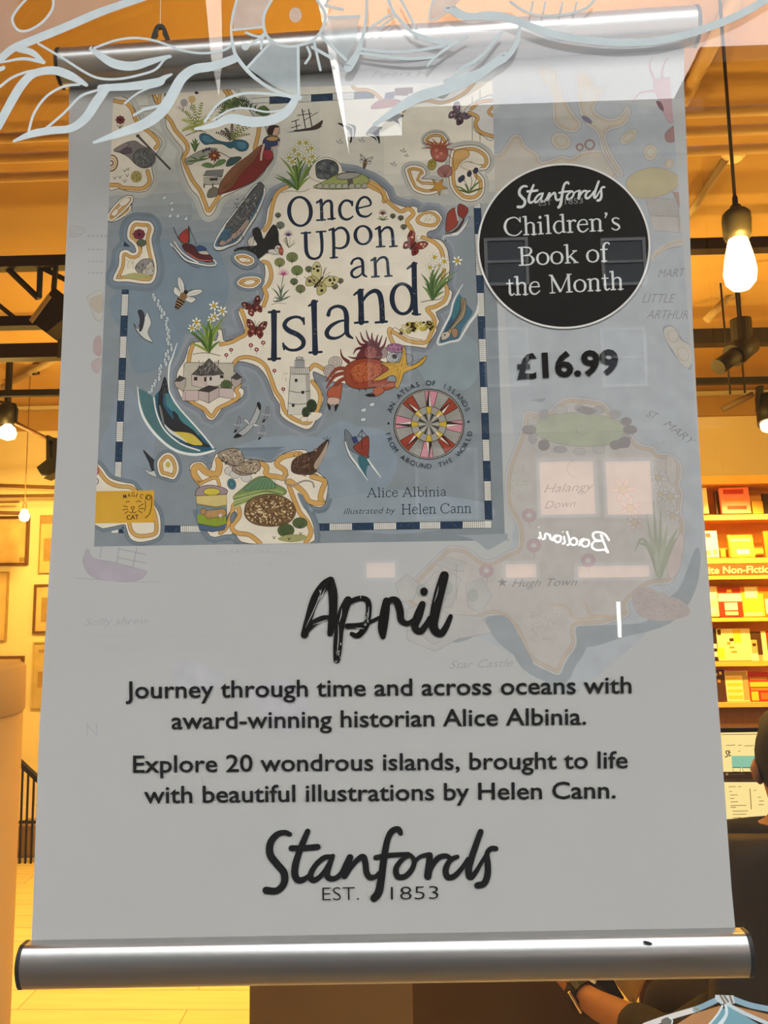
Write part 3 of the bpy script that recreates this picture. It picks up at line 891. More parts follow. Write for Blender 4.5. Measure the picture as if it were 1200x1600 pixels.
# ---------------------------------------------------------------- bookcase
BY = 4.55
def bz(py, x=1150): return P(x, py, BY).z
bx0 = P(1040, 900, BY).x; bx1 = P(1420, 900, BY).x
bc = empty('bookcase', ((bx0 + bx1) / 2, BY, 0), 'tall pale wood bookcase with lit shelves at right', 'bookcase')
DEP = 0.30
MB().box((bx0, BY + DEP - .02, 0), (bx1, BY + DEP, bz(744))).build('back_panel', M['shelfwood'], bc)
MB().box((bx0, BY, 0), (bx0 + .025, BY + DEP - .02, bz(744))).build('side_panel', M['shelfwood'], bc)
MB().box((bx1 - .025, BY, 0), (bx1, BY + DEP - .02, bz(744))).build('side_panel', M['shelfwood'], bc)
MB().box((bx0 - .02, BY - .03, bz(757)), (bx1 + .02, BY + DEP, bz(744))).build('cornice', M['shelfwood'], bc)
SH = [(804, 812), (872, 880), (965, 971), (1034, 1041), (1098, 1105)]
for y0, y1 in SH:
    MB().box((bx0 + .025, BY, bz(y1)), (bx1 - .025, BY + DEP - .02, bz(y0))).build('shelf', M['shelfwood'], bc)
MB().box((bx0, BY - .012, bz(899)), (bx1, BY, bz(881))).build('sign_strip', M['darkwood'], bc)
MB().box((bx0, BY - .02, bz(905)), (bx1, BY, bz(899.5))).build('light_rail', M['shelfwood'], bc)
MB().box((bx0 + .025, BY + .05, 0), (bx1 - .025, BY + .07, bz(1106))).build('base_panel', M['darkwood'], bc)
cu = Ink(BY - .0125)
cu.text('Favourite Non-Fiction With', 1060, 897.5, 1252, 893.0, 10.5, (0.9, 0.78, 0.45), bold=.02)
cu.build('sign_lettering', M['ink'], bc)

def bookmat(h, n):
    return material('book_cover_' + n, hexl(h), 0.45, noise=0.06, scale=25)
BM = {k: bookmat(v, k) for k, v in dict(cream='e8d8b0', pink='f08070', red='b03018', yellow='e8c840', white='eee8d8', brown='4a2c14', gold='b88830', orange='d87020', dark='2a1a10', tan='b8a070').items()}
def book(x0, x1, y0, y1, lean, mat, label, grp, bands=(), back=0.0, dx=0.0):
    """front-facing book: cover rectangle as the photo shows it, leaning back on the shelf; bands = (u0,v0,u1,v1,colour)"""
    Yb = BY + .035 + back
    y0 += 3
    a_, b_ = P(x0, y1, Yb), P(x1, y0, Yb)
    w, h, th = b_.x - a_.x, b_.z - a_.z, 0.022
    r = empty('book', (a_.x + w / 2, Yb, a_.z), label, 'book', grp)
    lean = max(0.06, lean)
    w -= .006
    mt = Matrix.Translation((a_.x + .003, Yb, a_.z + .002)) @ Matrix.Rotation(-lean, 4, 'X') @ Matrix.Rotation(0, 4, 'Z')
    h = h / math.cos(lean) - .002
    MB().box((0, 0, 0), (w, .002, h), mt).box((0, th, 0), (w, th + .002, h), mt).box((0, .002, 0), (.002, th, h), mt).build('cover', BM[mat], r)
    MB().box((.002, .002, .003), (w - .003, th, h - .003), mt).build('pages', BM['cream'], r)
    for u0, v0, u1, v1, cm in bands:
        MB().box((u0 * w, -.0006, v0 * h), (u1 * w, .0001, v1 * h), mt).build('cover_print', BM[cm], r)
g1 = 'books on the top shelf'
book(1085, 1106, 758, 803, .12, 'cream', 'cream book half hidden by the poster, top shelf', g1)
book(1119, 1133, 764, 803, .10, 'brown', 'narrow brown book behind the pink one, top shelf', g1, back=.05)
book(1128, 1172, 757, 803, .14, 'pink', 'pink book with red title bars, top shelf', g1, [(.12, .74, .82, .92, 'red'), (.16, .47, .84, .55, 'orange'), (.2, .15, .86, .29, 'red')])
book(1176, 1193, 780, 803, .10, 'gold', 'small golden brown book right of the pink book', g1)
book(1194, 1225, 767, 803, .08, 'dark', 'dark book at the right edge, top shelf', g1)
g2 = 'books on the second shelf'
book(1098, 1122, 826, 871, .12, 'white', 'white book with dark marks beside the poster, second shelf', g2, [(.3, .75, .6, .92, 'brown'), (.2, .08, .5, .25, 'pink'), (.65, .1, .9, .28, 'tan')])
book(1140, 1178, 832, 871, .14, 'yellow', 'yellow book with orange edge and pale title, second shelf', g2, [(0, .0, .1, .9, 'orange'), (.1, .88, 1, 1, 'orange'), (.08, .72, .9, .82, 'cream'), (.3, .12, .8, .35, 'white')])
book(1126, 1142, 855, 871, .1, 'gold', 'short yellow brown book left of the yellow book', g2, back=.05)
book(1196, 1230, 826, 871, .1, 'orange', 'orange book at the right edge, second shelf', g2)
g3 = 'books on the shelf under the sign'
book(1095, 1122, 913, 964, .1, 'cream', 'pale yellow book beside the poster, shelf under the sign', g3, [(.1, .1, .9, .3, 'white'), (.1, .55, .9, .8, 'white')])
book(1124, 1160, 915, 964, .1, 'red', 'red book with wide white title bands, shelf under the sign', g3, [(.02, .52, .98, .8, 'white'), (.25, .22, .78, .48, 'white'), (.25, .05, .78, .17, 'cream'), (.4, .84, .6, .94, 'yellow')])
book(1160, 1193, 913, 964, .1, 'yellow', 'yellow and white book right of the red one, shelf under the sign', g3, [(.2, .62, .75, .97, 'white'), (.0, .8, .2, 1, 'orange'), (.8, .75, 1, 1, 'orange'), (.1, .02, .9, .14, 'cream')])
book(1194, 1226, 914, 964, .1, 'orange', 'orange book at the right edge, shelf under the sign', g3, [(.1, .1, .8, .6, 'white')])
g4 = 'books on the fourth shelf'
book(1098, 1121, 979, 1033, .1, 'dark', 'dark book with white spots beside the poster, fourth shelf', g4, [(.7, .38, .95, .52, 'white'), (.7, .12, .95, .28, 'white')])
book(1122, 1174, 979, 1033, .1, 'cream', 'wide cream book with scattered small lettering, fourth shelf', g4, [(.5, .55, .72, .98, 'yellow'), (0, .05, .2, .4, 'yellow'), (.05, .8, .15, .98, 'brown'), (.38, .6, .5, .7, 'brown'), (.3, .5, .4, .58, 'gold'), (.36, .38, .5, .44, 'gold'), (.4, .24, .56, .3, 'gold')])
book(1174, 1191, 984, 1033, .1, 'tan', 'book with a brown face on its cover, fourth shelf', g4, [(.1, .72, 1, 1, 'brown'), (.6, .2, 1, .75, 'brown'), (.2, .5, .5, .6, 'brown'), (0, 0, .6, .25, 'white')])
book(1192, 1224, 983, 1033, .1, 'red', 'red book at the right edge, fourth shelf', g4, [(0, 0, .25, 1, 'cream')])
g5 = 'books on the lowest shelf'
book(1106, 1134, 1044, 1097, .1, 'brown', 'dark brown speckled book beside the poster, lowest shelf', g5, [(.5, .82, .62, .9, 'cream'), (.72, .85, .85, .95, 'cream'), (.6, .6, .75, .7, 'gold')])
book(1135, 1170, 1045, 1097, .1, 'cream', 'pale book with stacked tan stripes, lowest shelf', g5, [(.05, .84, .95, .97, 'tan'), (.75, .05, 1, .84, 'tan'), (.1, .7, .7, .78, 'yellow'), (.1, .5, .7, .6, 'yellow'), (.1, .3, .7, .4, 'yellow'), (.1, .1, .7, .2, 'yellow')])
book(1171, 1206, 1047, 1097, .1, 'red', 'red book with golden lettering, lowest shelf', g5, [(.1, .72, .85, .82, 'gold'), (.08, .5, .9, .66, 'yellow'), (.1, .38, .9, .46, 'gold'), (.1, .04, .4, .34, 'yellow'), (.5, .08, .85, .3, 'orange')])

# ---------------------------------------------------------------- desk with screen, and the seated person
DY = 1.95
dx0, dx1 = P(985, 1500, DY + .5).x, P(1100, 1300, DY).x + 1.25
dk = empty('desk', ((dx0 + dx1) / 2, DY + .3, 0), 'dark desk under the screen, behind the seated person', 'desk')
MB().box((dx0, DY - .15, .70), (dx1, DY + .55, .735)).build('desktop', M['darkwood'], dk)
for x in (dx0 + .55, dx1 - .07):
    for y in (DY - .12, DY + .45):
        MB().box((x, y, 0), (x + .04, y + .04, .70)).build('leg', M['darkwood'], dk)
MB().box((dx0 + .03, DY + .50, 0.0), (dx1 - .03, DY + .52, .70)).build('modesty_panel', M['plinth'], dk)
def quad(pts, Y, dep, name, mat, par):
    return MB().slab([P(x, y, Y) for x, y in pts], dep).build(name, M[mat], par)
M['screen'] = material('lit_screen_page', (0.3, 0.27, 0.2), 0.3, emit=0.95, ecol=(1.0, 0.80, 0.32))
M['screen_teal'] = material('lit_screen_teal', (0.2, 0.5, 0.45), 0.3, emit=0.55, ecol=(0.35, 0.82, 0.62))
M['screen_text'] = material('screen_text_brown', (0.10, 0.07, 0.04), 0.4)
M['screen_grey'] = material('screen_text_grey', (0.45, 0.38, 0.22), 0.4, emit=.25, ecol=(.8, .65, .35))
mo = empty('monitor', (P(1180, 1300, DY + .1).x, DY + .1, .735), 'tall screen showing pale web pages beside the poster', 'monitor')
y_ = DY
b0, b1 = P(1124, 1309, y_), P(1240, 1143, y_)
MB().box((b0.x - .012, y_ + .003, b0.z - .015), (b1.x, y_ + .03, b1.z + .012)).build('casing', M['black'], mo)
mx = (b0.x + b1.x) / 2
MB().box((mx - .03, y_ + .03, .74), (mx + .03, y_ + .06, b0.z + .1)).box((mx - .12, y_ - .06, .735), (mx + .12, y_ + .12, .75)).build('stand', M['black'], mo)
sc = quad([(1124, 1145), (1240, 1143), (1240, 1207), (1128, 1206)], y_, .002, 'upper_page', 'screen', mo)
quad([(1128, 1206), (1240, 1206), (1240, 1222), (1130, 1222)], y_ - .0002, .002, 'browser_bar', 'screen_text', mo)
quad([(1130, 1222), (1240, 1222), (1240, 1307), (1137, 1308)], y_, .002, 'lower_page', 'screen', mo)
quad([(1143, 1181), (1240, 1181), (1240, 1202), (1144, 1200)], y_ - .0006, .0005, 'teal_banner', 'screen_teal', mo)
sx = Ink(y_ - .001)
sx.z(1110, 1100, 6.956)
dk_ = (0.02, 0.015, 0.01)
sx.line('196,512 178,510 168,525 182,545 184,568 162,576', 1.4, dk_).line('206,508 200,545 206,565 220,556', 1.4, dk_).line('192,532 222,528', 1.2, dk_)
for x in (242, 350):
    sx.line('%d,690 %d,690 %d,738 %d,738' % (x, x + 86, x + 80, x + 6), 1.0, dk_, smooth=False, closed=True)
gr = (0.35, 0.28, 0.15)
for y, x0, x1 in ((332, 120, 500), (450, 170, 270), (450, 300, 340), (455, 370, 470), (514, 300, 325), (765, 200, 370), (828, 150, 300), (828, 320, 480)):
    sx.line('%d,%d %d,%d' % (x0, y, x1, y - 4), .9, gr, False)
for y, x0, x1 in ((900, 195, 275), (900, 300, 335), (952, 205, 235), (990, 215, 300), (1028, 215, 260), (1065, 220, 300), (1105, 215, 390), (1125, 220, 280), (1165, 240, 410), (1200, 240, 390), (1238, 245, 335), (1275, 260, 360), (1310, 250, 380), (1352, 245, 330), (940, 470, 500), (1015, 515, 550), (1055, 530, 580), (1095, 520, 580)):
    sx.line('%d,%d %d,%d' % (x0, y, x1, y - 3), .9 if y != 1352 else 1.5, gr, False)
sx.line('430,920 445,1145', 1.2, gr, False)
sx.poly('165,750 192,750 194,775 168,775', (0.75, 0.7, 0.6))
sx.build('page_print', M['ink'], mo)

def skin_mesh(name, verts, edges, radii, mat, parent, sub=2):
    me = bpy.data.meshes.new(name)
    me.from_pydata([tuple(v) for v in verts], edges, [])
    o = bpy.data.objects.new(name, me)
    C.objects.link(o)
    o.modifiers.new('skin', 'SKIN')
    for i, r in enumerate(radii):
        sv = me.skin_vertices[0].data[i]
        sv.radius = r if isinstance(r, tuple) else (r, r)
    me.skin_vertices[0].data[0].use_root = True
    ss = o.modifiers.new('sub', 'SUBSURF'); ss.levels = sub; ss.render_levels = sub
    dg = bpy.context.evaluated_depsgraph_get()
    me2 = bpy.data.meshes.new_from_object(o.evaluated_get(dg))
    bpy.data.objects.remove(o)
    o = bpy.data.objects.new(name, me2)
    C.objects.link(o)
    me2.materials.clear(); me2.materials.append(mat)
    for p in me2.polygons:
        p.use_smooth = True
    if parent:
        o.parent = parent
        o.matrix_parent_inverse = Matrix.Translation(-world_loc(parent))
    return o

HY = 1.30
hc = P(1236, 1196, HY)                                   # head centre
pe = empty('person', (hc.x, HY, 0), 'person in black clothes seated with back to the window, legs crossed, wearing strapped sandals', 'person')
nk = Vector((hc.x, HY - .01, hc.z - .15)); pv = Vector((hc.x, HY - .02, .63))
shz = P(1236, 1292, HY).z
kneeA = P(1052, 1640, 1.62); hemA = P(968, 1588, 1.78); ankA = P(918, 1562, 1.88); toeA = P(862, 1500, 2.02)
kneeB = P(1046, 1556, 1.86); ankB = Vector((kneeB.x - .02, kneeB.y + .12, .10)); toeB = ankB + Vector((-.06, .2, -.06))
elb = Vector((hc.x - .27, HY + .10, shz - .30)); hnd = Vector((hc.x - .13, HY + .36, .79))
elr = Vector((hc.x + .27, HY + .10, shz - .30)); hnr = Vector((hc.x + .13, HY + .36, .79))
# the body: one continuous surface (head, neck, torso, arms, legs)
V = [pv, Vector((hc.x, HY, .78)), Vector((hc.x, HY, shz - .10)), nk + Vector((0, 0, .02)), Vector((hc.x, HY + .01, hc.z - .07)), hc + Vector((0, 0.01, .02)), hc + Vector((0, 0, .07)),
     Vector((hc.x - .175, HY, shz - .06)), elb, hnd, Vector((hc.x + .175, HY, shz - .06)), elr, hnr,
     pv + Vector((-.09, .05, 0)), kneeA, hemA, ankA, toeA, pv + Vector((-.06, .12, .02)), kneeB, ankB, toeB]
E_ = [(0, 1), (1, 2), (2, 3), (3, 4), (4, 5), (5, 6), (2, 7), (7, 8), (8, 9), (2, 10), (10, 11), (11, 12), (0, 13), (13, 14), (14, 15), (15, 16), (16, 17), (0, 18), (18, 19), (19, 20), (20, 21)]
Rr = [(.15, .11), (.14, .10), (.15, .10), .050, .060, .082, .070, .060, .042, .030, .060, .042, .030, .085, .062, .050, .040, .036, .085, .064, .042, .036]
skin_mesh('body', V, E_, Rr, M['skin'], pe)
# hands with separate fingers resting on the desk edge
for h_, sgn_ in ((hnd, 1), (hnr, -1)):
    vv = [h_ + Vector((0, .02, 0)), h_ + Vector((0, .09, 0))]; ee = [(0, 1)]; rr = [(.03, .014), (.036, .013)]
    for k, (ox, ln) in enumerate(((-.030, .060), (-.010, .072), (.010, .068), (.029, .052))):
        n = len(vv)
        vv += [h_ + Vector((ox, .10, 0)), h_ + Vector((ox * 1.1, .10 + ln * .5, .004)), h_ + Vector((ox * 1.15, .10 + ln, -.010))]
        ee += [(1, n), (n, n + 1), (n + 1, n + 2)]; rr += [.0095, .009, .008]
    n = len(vv)
    vv += [h_ + Vector((.036 * sgn_, .05, 0)), h_ + Vector((.058 * sgn_, .085, -.004))]
    ee += [(0, n), (n, n + 1)]; rr += [.011, .009]
    skin_mesh('hand', vv, ee, rr, M['skin'], pe)
# coat: torso and sleeves
sh = [Vector((hc.x, HY - .02, .62)), Vector((hc.x, HY, .78)), Vector((hc.x, HY, shz - .09)), Vector((hc.x, HY, shz + .005)),
      Vector((hc.x - .165, HY, shz - .055)), elb, hnd + Vector((.01, -.02, .0)), Vector((hc.x + .165, HY, shz - .055)), elr, hnr + Vector((-.01, -.02, 0))]
skin_mesh('coat', sh, [(0, 1), (1, 2), (2, 3), (2, 4), (4, 5), (5, 6), (2, 7), (7, 8), (8, 9)], [(.20, .15), (.18, .13), (.165, .12), (.065, .06), .085, .062, .046, .085, .062, .046], M['cloth'], pe)
tr_ = [pv + Vector((0, 0, -.01)), pv + Vector((-.09, .05, 0)), kneeA, hemA + (kneeA - hemA).normalized() * .01, pv + Vector((-.06, .12, .02)), kneeB, ankB + Vector((0, -.01, .08))]
skin_mesh('trousers', tr_, [(0, 1), (1, 2), (2, 3), (0, 4), (4, 5), (5, 6)], [(.17, .13), .105, .080, .066, .10, .082, .060], M['trouser'], pe)
# hair as a cap round the back of the head
hb = MB()
hv, hf = [], []
NU, NV = 20, 12
for i in range(NV + 1):
    th = math.pi * 0.80 * i / NV
    for j in range(NU):
        ph = 2 * math.pi * j / NU
        r = 1.0 + 0.03 * math.sin(5 * ph + 3 * th)
        front = max(0.0, math.sin(ph)) * (1 if th > 1.0 else 0)       # leaves the face clear
        rr = r * (1 - .25 * front)
        hv.append(hc + Vector((.088 * math.sin(th) * math.cos(ph) * rr, .105 * math.sin(th) * math.sin(ph) * rr - .008, .118 * math.cos(th) + .028)))
for i in range(NV):
    for j in range(NU):
        hf.append((i * NU + j, i * NU + (j + 1) % NU, (i + 1) * NU + (j + 1) % NU, (i + 1) * NU + j))
hb.add(hv, hf).build('hair', M['hair'], pe, True)
# ear, nose and mouth
ec = P(1184, 1207, HY + .005)
MB().tube([ec + Vector((.012, 0, .030)), ec + Vector((-.002, -.004, .026)), ec + Vector((-.008, -.006, .010)), ec + Vector((-.004, -.004, -.012)), ec + Vector((.006, 0, -.024))], [.006, .010, .012, .010, .006], 10).build('ear', M['skin'], pe, True)
ec2 = Vector((2 * hc.x - ec.x, ec.y, ec.z))
MB().tube([ec2 + Vector((-.012, 0, .030)), ec2 + Vector((.002, -.004, .026)), ec2 + Vector((.008, -.006, .010)), ec2 + Vector((.004, -.004, -.012)), ec2 + Vector((-.006, 0, -.024))], [.006, .010, .012, .010, .006], 10).build('ear', M['skin'], pe, True)
MB().tube([hc + Vector((0, .085, .01)), hc + Vector((0, .100, -.012)), hc + Vector((0, .108, -.032)), hc + Vector((0, .085, -.040))], [.008, .010, .014, .008], 10).build('nose', M['skin'], pe, True)
MB().tube([hc + Vector((-.024, .078, -.066)), hc + Vector((0, .090, -.064)), hc + Vector((.024, .078, -.066))], [.003, .007, .003], 8).build('mouth', M['skin'], pe, True)
for sx_ in (-1, 1):
    MB().lathe(hc + Vector((.032 * sx_, .080, .012)), [(.001, -.009), (.010, 0), (.001, .009)], 10).build('eye', M['silver'], pe, True)
# sandal: ankle strap, buckle, heel counter and sole
d_ = (toeA - ankA).normalized()
u_ = Vector((0, 0, 1)); s2 = d_.cross(u_).normalized()
def band(p0, p1, r, w, n=18):
    m_ = MB(); ax = (p1 - p0).normalized(); a1 = ax.cross(u_).normalized(); b1 = a1.cross(ax)
    rings = []
    for k in range(4):
        off = (-w / 2, w / 2, w / 2, -w / 2)[k]; rad = (r, r, r + .004, r + .004)[k]
        rings.append([p0 + ax * off + (a1 * math.cos(2 * math.pi * j / n) + b1 * math.sin(2 * math.pi * j / n)) * rad for j in range(n)])
    m_.add([v for rg in rings for v in rg], [(k * n + j, k * n + (j + 1) % n, ((k + 1) % 4) * n + (j + 1) % n, ((k + 1) % 4) * n + j) for k in range(4) for j in range(n)])
    return m_
sd = band(ankA + d_ * .035, toeA, .045, .034).build('ankle_strap', M['leather'], pe)
MB().slab([P(x, y, 1.80) for x, y in ((921, 1527), (932, 1534), (929, 1538), (917, 1530))], .01).build('buckle', M['silver'], sd)
MB().slab([P(x, y, 1.86) for x, y in ((888, 1545), (893, 1547), (924, 1590), (912, 1588))], .05).build('heel_counter', M['leather'], pe)
MB().tube([P(889, 1550, 1.84), P(908, 1582, 1.84)], .005, 8).build('sole_trim', M['silver'], pe)
MB().tube([P(926, 1512, 1.97), P(948, 1540, 1.95), P(968, 1566, 1.92)], [.030, .028, .020], 10).build('sole', M['leather'], pe)

# chair: high back seen from behind
CY = 1.06
ch = empty('office_chair', (hc.x + .05, CY + .15, 0), 'dark brown high-backed chair at the right edge, person sitting in it', 'chair')
x0 = P(1128, 1310, CY).x; ztop = P(1160, 1306, CY).z
bk = MB()
NB = 10
prof = []
for i in range(NB + 1):
    t = i / NB
    prof.append((x0 - .05 * (1 - t) + (.02 if t > .9 else 0), .50 + (ztop - .50) * t))
vs_ = []
wr = 2 * (hc.x + .05 - x0)
for (x, z_) in prof:
    xr = 2 * (hc.x + .05) - x
    for k in range(9):
        u = k / 8
        vs_.append((x + (xr - x) * u, CY - .03 * math.sin(math.pi * u) , z_ - (0.012 * abs(2 * u - 1) if z_ > ztop - .01 else 0)))
n0 = len(vs_)
vs_ += [(v[0], v[1] + .06, v[2]) for v in vs_]
fs = []
for i in range(NB):
    for k in range(8):
        a_ = i * 9 + k
        fs += [(a_, a_ + 1, a_ + 10, a_ + 9), (n0 + a_, n0 + a_ + 9, n0 + a_ + 10, n0 + a_ + 1)]
for i in range(NB):
    fs += [(i * 9, i * 9 + 9, n0 + i * 9 + 9, n0 + i * 9), (i * 9 + 8, n0 + i * 9 + 8, n0 + i * 9 + 17, i * 9 + 17)]
for k in range(8):
    fs += [(k, n0 + k, n0 + k + 1, k + 1), (NB * 9 + k, NB * 9 + k + 1, n0 + NB * 9 + k + 1, n0 + NB * 9 + k)]
bk.add(vs_, fs).build('backrest', M['chair'], ch, True)
cx_ = hc.x + .05
MB().box((cx_ - .26, CY + .07, .40), (cx_ + .26, CY + .52, .47)).build('seat', M['chair'], ch)
MB().box((cx_ - .08, CY + .02, .38), (cx_ + .08, CY + .12, .52)).build('back_bracket', M['black_metal'], ch)
MB().tube([(cx_, CY + .3, .10), (cx_, CY + .3, .40)], .03, 16).build('gas_column', M['black_metal'], ch)
for k in range(5):
    a_ = 2 * math.pi * k / 5 + .3
    e_ = Vector((cx_ + .28 * math.cos(a_), CY + .3 + .28 * math.sin(a_), .075))
    fo = MB().tube([(cx_, CY + .3, .11), e_], [.028, .018], 8).build('foot', M['black_metal'], ch)
    MB().tube([e_ + Vector((-.012, 0, -.04)), e_ + Vector((.012, 0, -.04))], .035, 14).build('castor', M['black'], fo)
# pale folder leaning against the desk panel
q = [P(x, y, DY + .47) for x, y in ((940, 1508), (1014, 1512), (990, 1566), (984, 1566))]
fd = empty('card_folder', q[2], 'pale card folder leaning against the desk panel behind the sandal', 'folder')
M['folder'] = material('pale_card', (.62, .42, .20), .7, noise=.05)
MB().slab(q, .012).build('cover', M['folder'], fd)
MB().tube([q[1], q[2]], .008, 8).build('spine', M['card'], fd)

# ---------------------------------------------------------------- added lamps that brighten the room, unseen behind and beside the poster
def fill_lamp(x, y, power, label):
    r = empty('pendant_lamp', (x, y, ZC), label, 'lamp', 'added unseen ceiling pendants')
    MB().tube([(x, y, 2.86), (x, y, ZC)], .004, 6).build('cord', M['black'], r)
    MB().lathe((x, y, 2.80), [(.028, 0), (.03, .05), (.006, .07)], 14).build('socket', M['black_metal'], r, True)
    MB().lathe((x, y, 2.80), [(.02, 0), (.034, -.05), (.02, -.085), (.001, -.09)], 14).build('bulb', M['bulb'], r, True)
    bulb_point((x, y, 2.66), power)
fill_lamp(-.15, 1.9, 16, 'added unseen bulb behind the poster, nearest the window')
fill_lamp(-.35, 3.6, 34, 'added unseen bulb behind the poster, deeper in the shop')
fill_lamp(1.0, 3.3, 30, 'added unseen bulb behind the right half of the poster')
fill_lamp(-1.7, 3.7, 20, 'added unseen bulb left of the frame, over the landing')
fill_lamp(2.5, 2.6, 30, 'added unseen bulb right of the frame, above the desk')
def aim(loc, to, power, size=1.1, blend=.5):
    l = bpy.data.lights.new('spot_light', 'SPOT'); l.energy = power * LAMP; l.color = WARM; l.spot_size = size; l.spot_blend = blend; l.shadow_soft_size = .04
    o = bpy.data.objects.new('spot_light', l); C.objects.link(o); o.location = loc
    o.rotation_euler = (Vector(to) - Vector(loc)).to_track_quat('-Z', 'Y').to_euler()
sl = P(1206, 674, 4.1)
aim(sl + Vector((0, -.3, -.03)), P(1160, 940, BY), 200)
aim(P(60, 745, 4.1), P(20, 950, YB), 60, 1.4)
aim(Vector((-1.3, 3.2, 3.0)), (-1.45, 3.3, 0), 190, 1.6, .9)  # added spot without a fixture, brightens the floor at left
aim(Vector((-.9, 1.3, 3.0)), (-.8, 2.2, 0), 80, 1.6, .9)  # second added spot, no fixture, lifts the floor nearer the window

# ================================================================ THE POSTER
cen = P(590, 1500, 0)
po = empty('poster_banner', (cen.x, 0, P(600, 1541, 0).z), 'large hanging poster for a children\'s atlas of islands, held by two aluminium rails', 'poster')
Lp = [(108, 112), (108, 137), (107, 300), (97, 525), (89, 700), (76, 907), (60, 1167), (52, 1400), (49, 1480)]
Rp = [(1069, 55), (1069, 137), (1076, 300), (1083, 519), (1095, 740), (1107, 900), (1126, 1145), (1143, 1388), (1150, 1462)]
v, fcs = [], []
for (lx, ly), (rx, ry) in zip(Lp, Rp):
    for k in range(9):
        u = k / 8
        q = P(lx + (rx - lx) * u, ly + (ry - ly) * u, 0)
        v.append(q)
n = len(v)
v += [p + Vector((0, .0004, 0)) for p in v]
for i in range(len(Lp) - 1):
    for k in range(8):
        a_ = i * 9 + k
        fcs += [(a_, a_ + 1, a_ + 10, a_ + 9), (n + a_, n + a_ + 9, n + a_ + 10, n + a_ + 1)]
for i in range(len(Lp) - 1):
    fcs += [(i * 9, i * 9 + 9, n + i * 9 + 9, n + i * 9), (i * 9 + 8, n + i * 9 + 8, n + i * 9 + 17, i * 9 + 17)]
sheet = link_mesh('sheet', v, fcs, M['sheet'], po)

def rail(name, p0, p1, r, parent, low=.20):
    """rounded aluminium snap rail with black end caps; D-shaped section bulging to the front"""
    ax = (p1 - p0).normalized(); up = Vector((0, 0, 1)); up = (up - ax * up.dot(ax)).normalized(); fr_ = Vector((0, -1, 0))
    prof = []
    for y_, z_ in crom([(-1, low), (-.88, .12 + .8 * low), (-.7, .36), (-.35, .46), (0, .51), (.3, .50), (.6, .42), (.85, .29), (.95, .20), (1, .10)], False, 3):
        prof.append((r * y_, r * 1.25 * z_ + .002))
    prof += [(r, -.006), (-r, -.006)]
    n_ = len(prof)
    def ring(c, k=1.0): return [c + up * (y * k) + fr_ * (z_ * k) for y, z_ in prof]
    nf = n_ - 2                                   # the rounded front, then the flat back with its own sharp edges
    rg0, rg1 = ring(p0), ring(p1)
    m_ = MB(); m_.add(rg0[:nf] + rg1[:nf], [(i, i + 1, nf + i + 1, nf + i) for i in range(nf - 1)])
    bk0, bk1 = [rg0[nf - 1], rg0[nf], rg0[nf + 1], rg0[0]], [rg1[nf - 1], rg1[nf], rg1[nf + 1], rg1[0]]
    for i in range(3):
        m_.add([bk0[i], bk0[i + 1], bk1[i + 1], bk1[i]], [(0, 1, 2, 3)])
    ro = m_.build(name, M['alu'], parent)
    for p in ro.data.polygons:
        p.use_smooth = p.index < nf - 1
    for c0, c1 in ((p0 - ax * .0035, p0), (p1, p1 + ax * .0035)):
        m2 = MB(); m2.add(ring(c0, 1.02) + ring(c1, 1.02), [(i, (i + 1) % n_, n_ + (i + 1) % n_, n_ + i) for i in range(n_)] + [tuple(range(n_)), tuple(range(2 * n_ - 1, n_ - 1, -1))])
        m2.build('end_cap', M['black'], ro)
    return ro
RT_ = (P(99, 82, -.01) - P(103, 135, -.01)).length / 2
tr = rail('top_rail', P(99, 107, -.006), P(1083, 41, -.006), RT_, po, .03)
RB = (P(40, 1474, -.01) - P(38, 1541, -.01)).length / 2
br_ = rail('bottom_rail', P(41, 1507, -.006), P(1163, 1488, -.006), RB, po)
# small scuff on the bottom rail
sc_ = Ink(-.006 - .50 * RB - .0030)
sc_.blob('1004,1471 1010,1470 1018,1473 1019,1476 1011,1476', (0.02, 0.02, 0.02))
sc_.build('scuff', M['ink'], br_)
# hanging tab: black loop with a keyhole
tb_ = MB()
def tab(px):
    out = crom([(233, 70), (240, 46), (246, 38), (254, 38), (260, 46), (268, 69)], False, 4)
    inn = crom([(242, 66), (242, 58), (246, 54), (246, 46), (250, 43), (254, 46), (254, 54), (258, 58), (257, 66)], False, 3)
    n_ = 22
    def rs(l):
        o_ = []
        for i in range(n_):
            t = i / (n_ - 1) * (len(l) - 1); k = min(int(t), len(l) - 2); u = t - k
            o_.append((px + l[k][0] + (l[k + 1][0] - l[k][0]) * u, l[k][1] + (l[k + 1][1] - l[k][1]) * u - (px * .067)))
        return o_
    A_, B_ = rs(out), rs(inn)
    vv = [P(x, y, -.008) for x, y in A_] + [P(x, y, -.008) for x, y in B_]
    vv += [p + Vector((0, .003, 0)) for p in vv]
    m2 = 2 * n_
    for i in range(n_ - 1):
        tb_.add([vv[i], vv[i + 1], vv[n_ + i + 1], vv[n_ + i], vv[m2 + i], vv[m2 + i + 1], vv[m2 + n_ + i + 1], vv[m2 + n_ + i]],
                [(0, 1, 2, 3), (7, 6, 5, 4), (0, 4, 5, 1), (2, 6, 7, 3)] + ([(0, 3, 7, 4)] if i == 0 else []) + ([(1, 5, 6, 2)] if i == n_ - 2 else []))
tab(0)
hk = tb_.build('hanging_tab', M['black'], tr)
th = MB(); a = P(250, 45, -.0065)
th.tube([a, Vector((a.x, a.y, ZC))], .0003, 5)
b = P(930, -5, -.0065)
th.tube([b, Vector((b.x, b.y, ZC))], .0003, 5)
M['thread'] = material('clear_nylon', (.75, .7, .6), .2)
th.build('nylon_thread', M['thread'], tr)

BK = (0.008, 0.0075, 0.0075)
tx = Ink(-.0008)
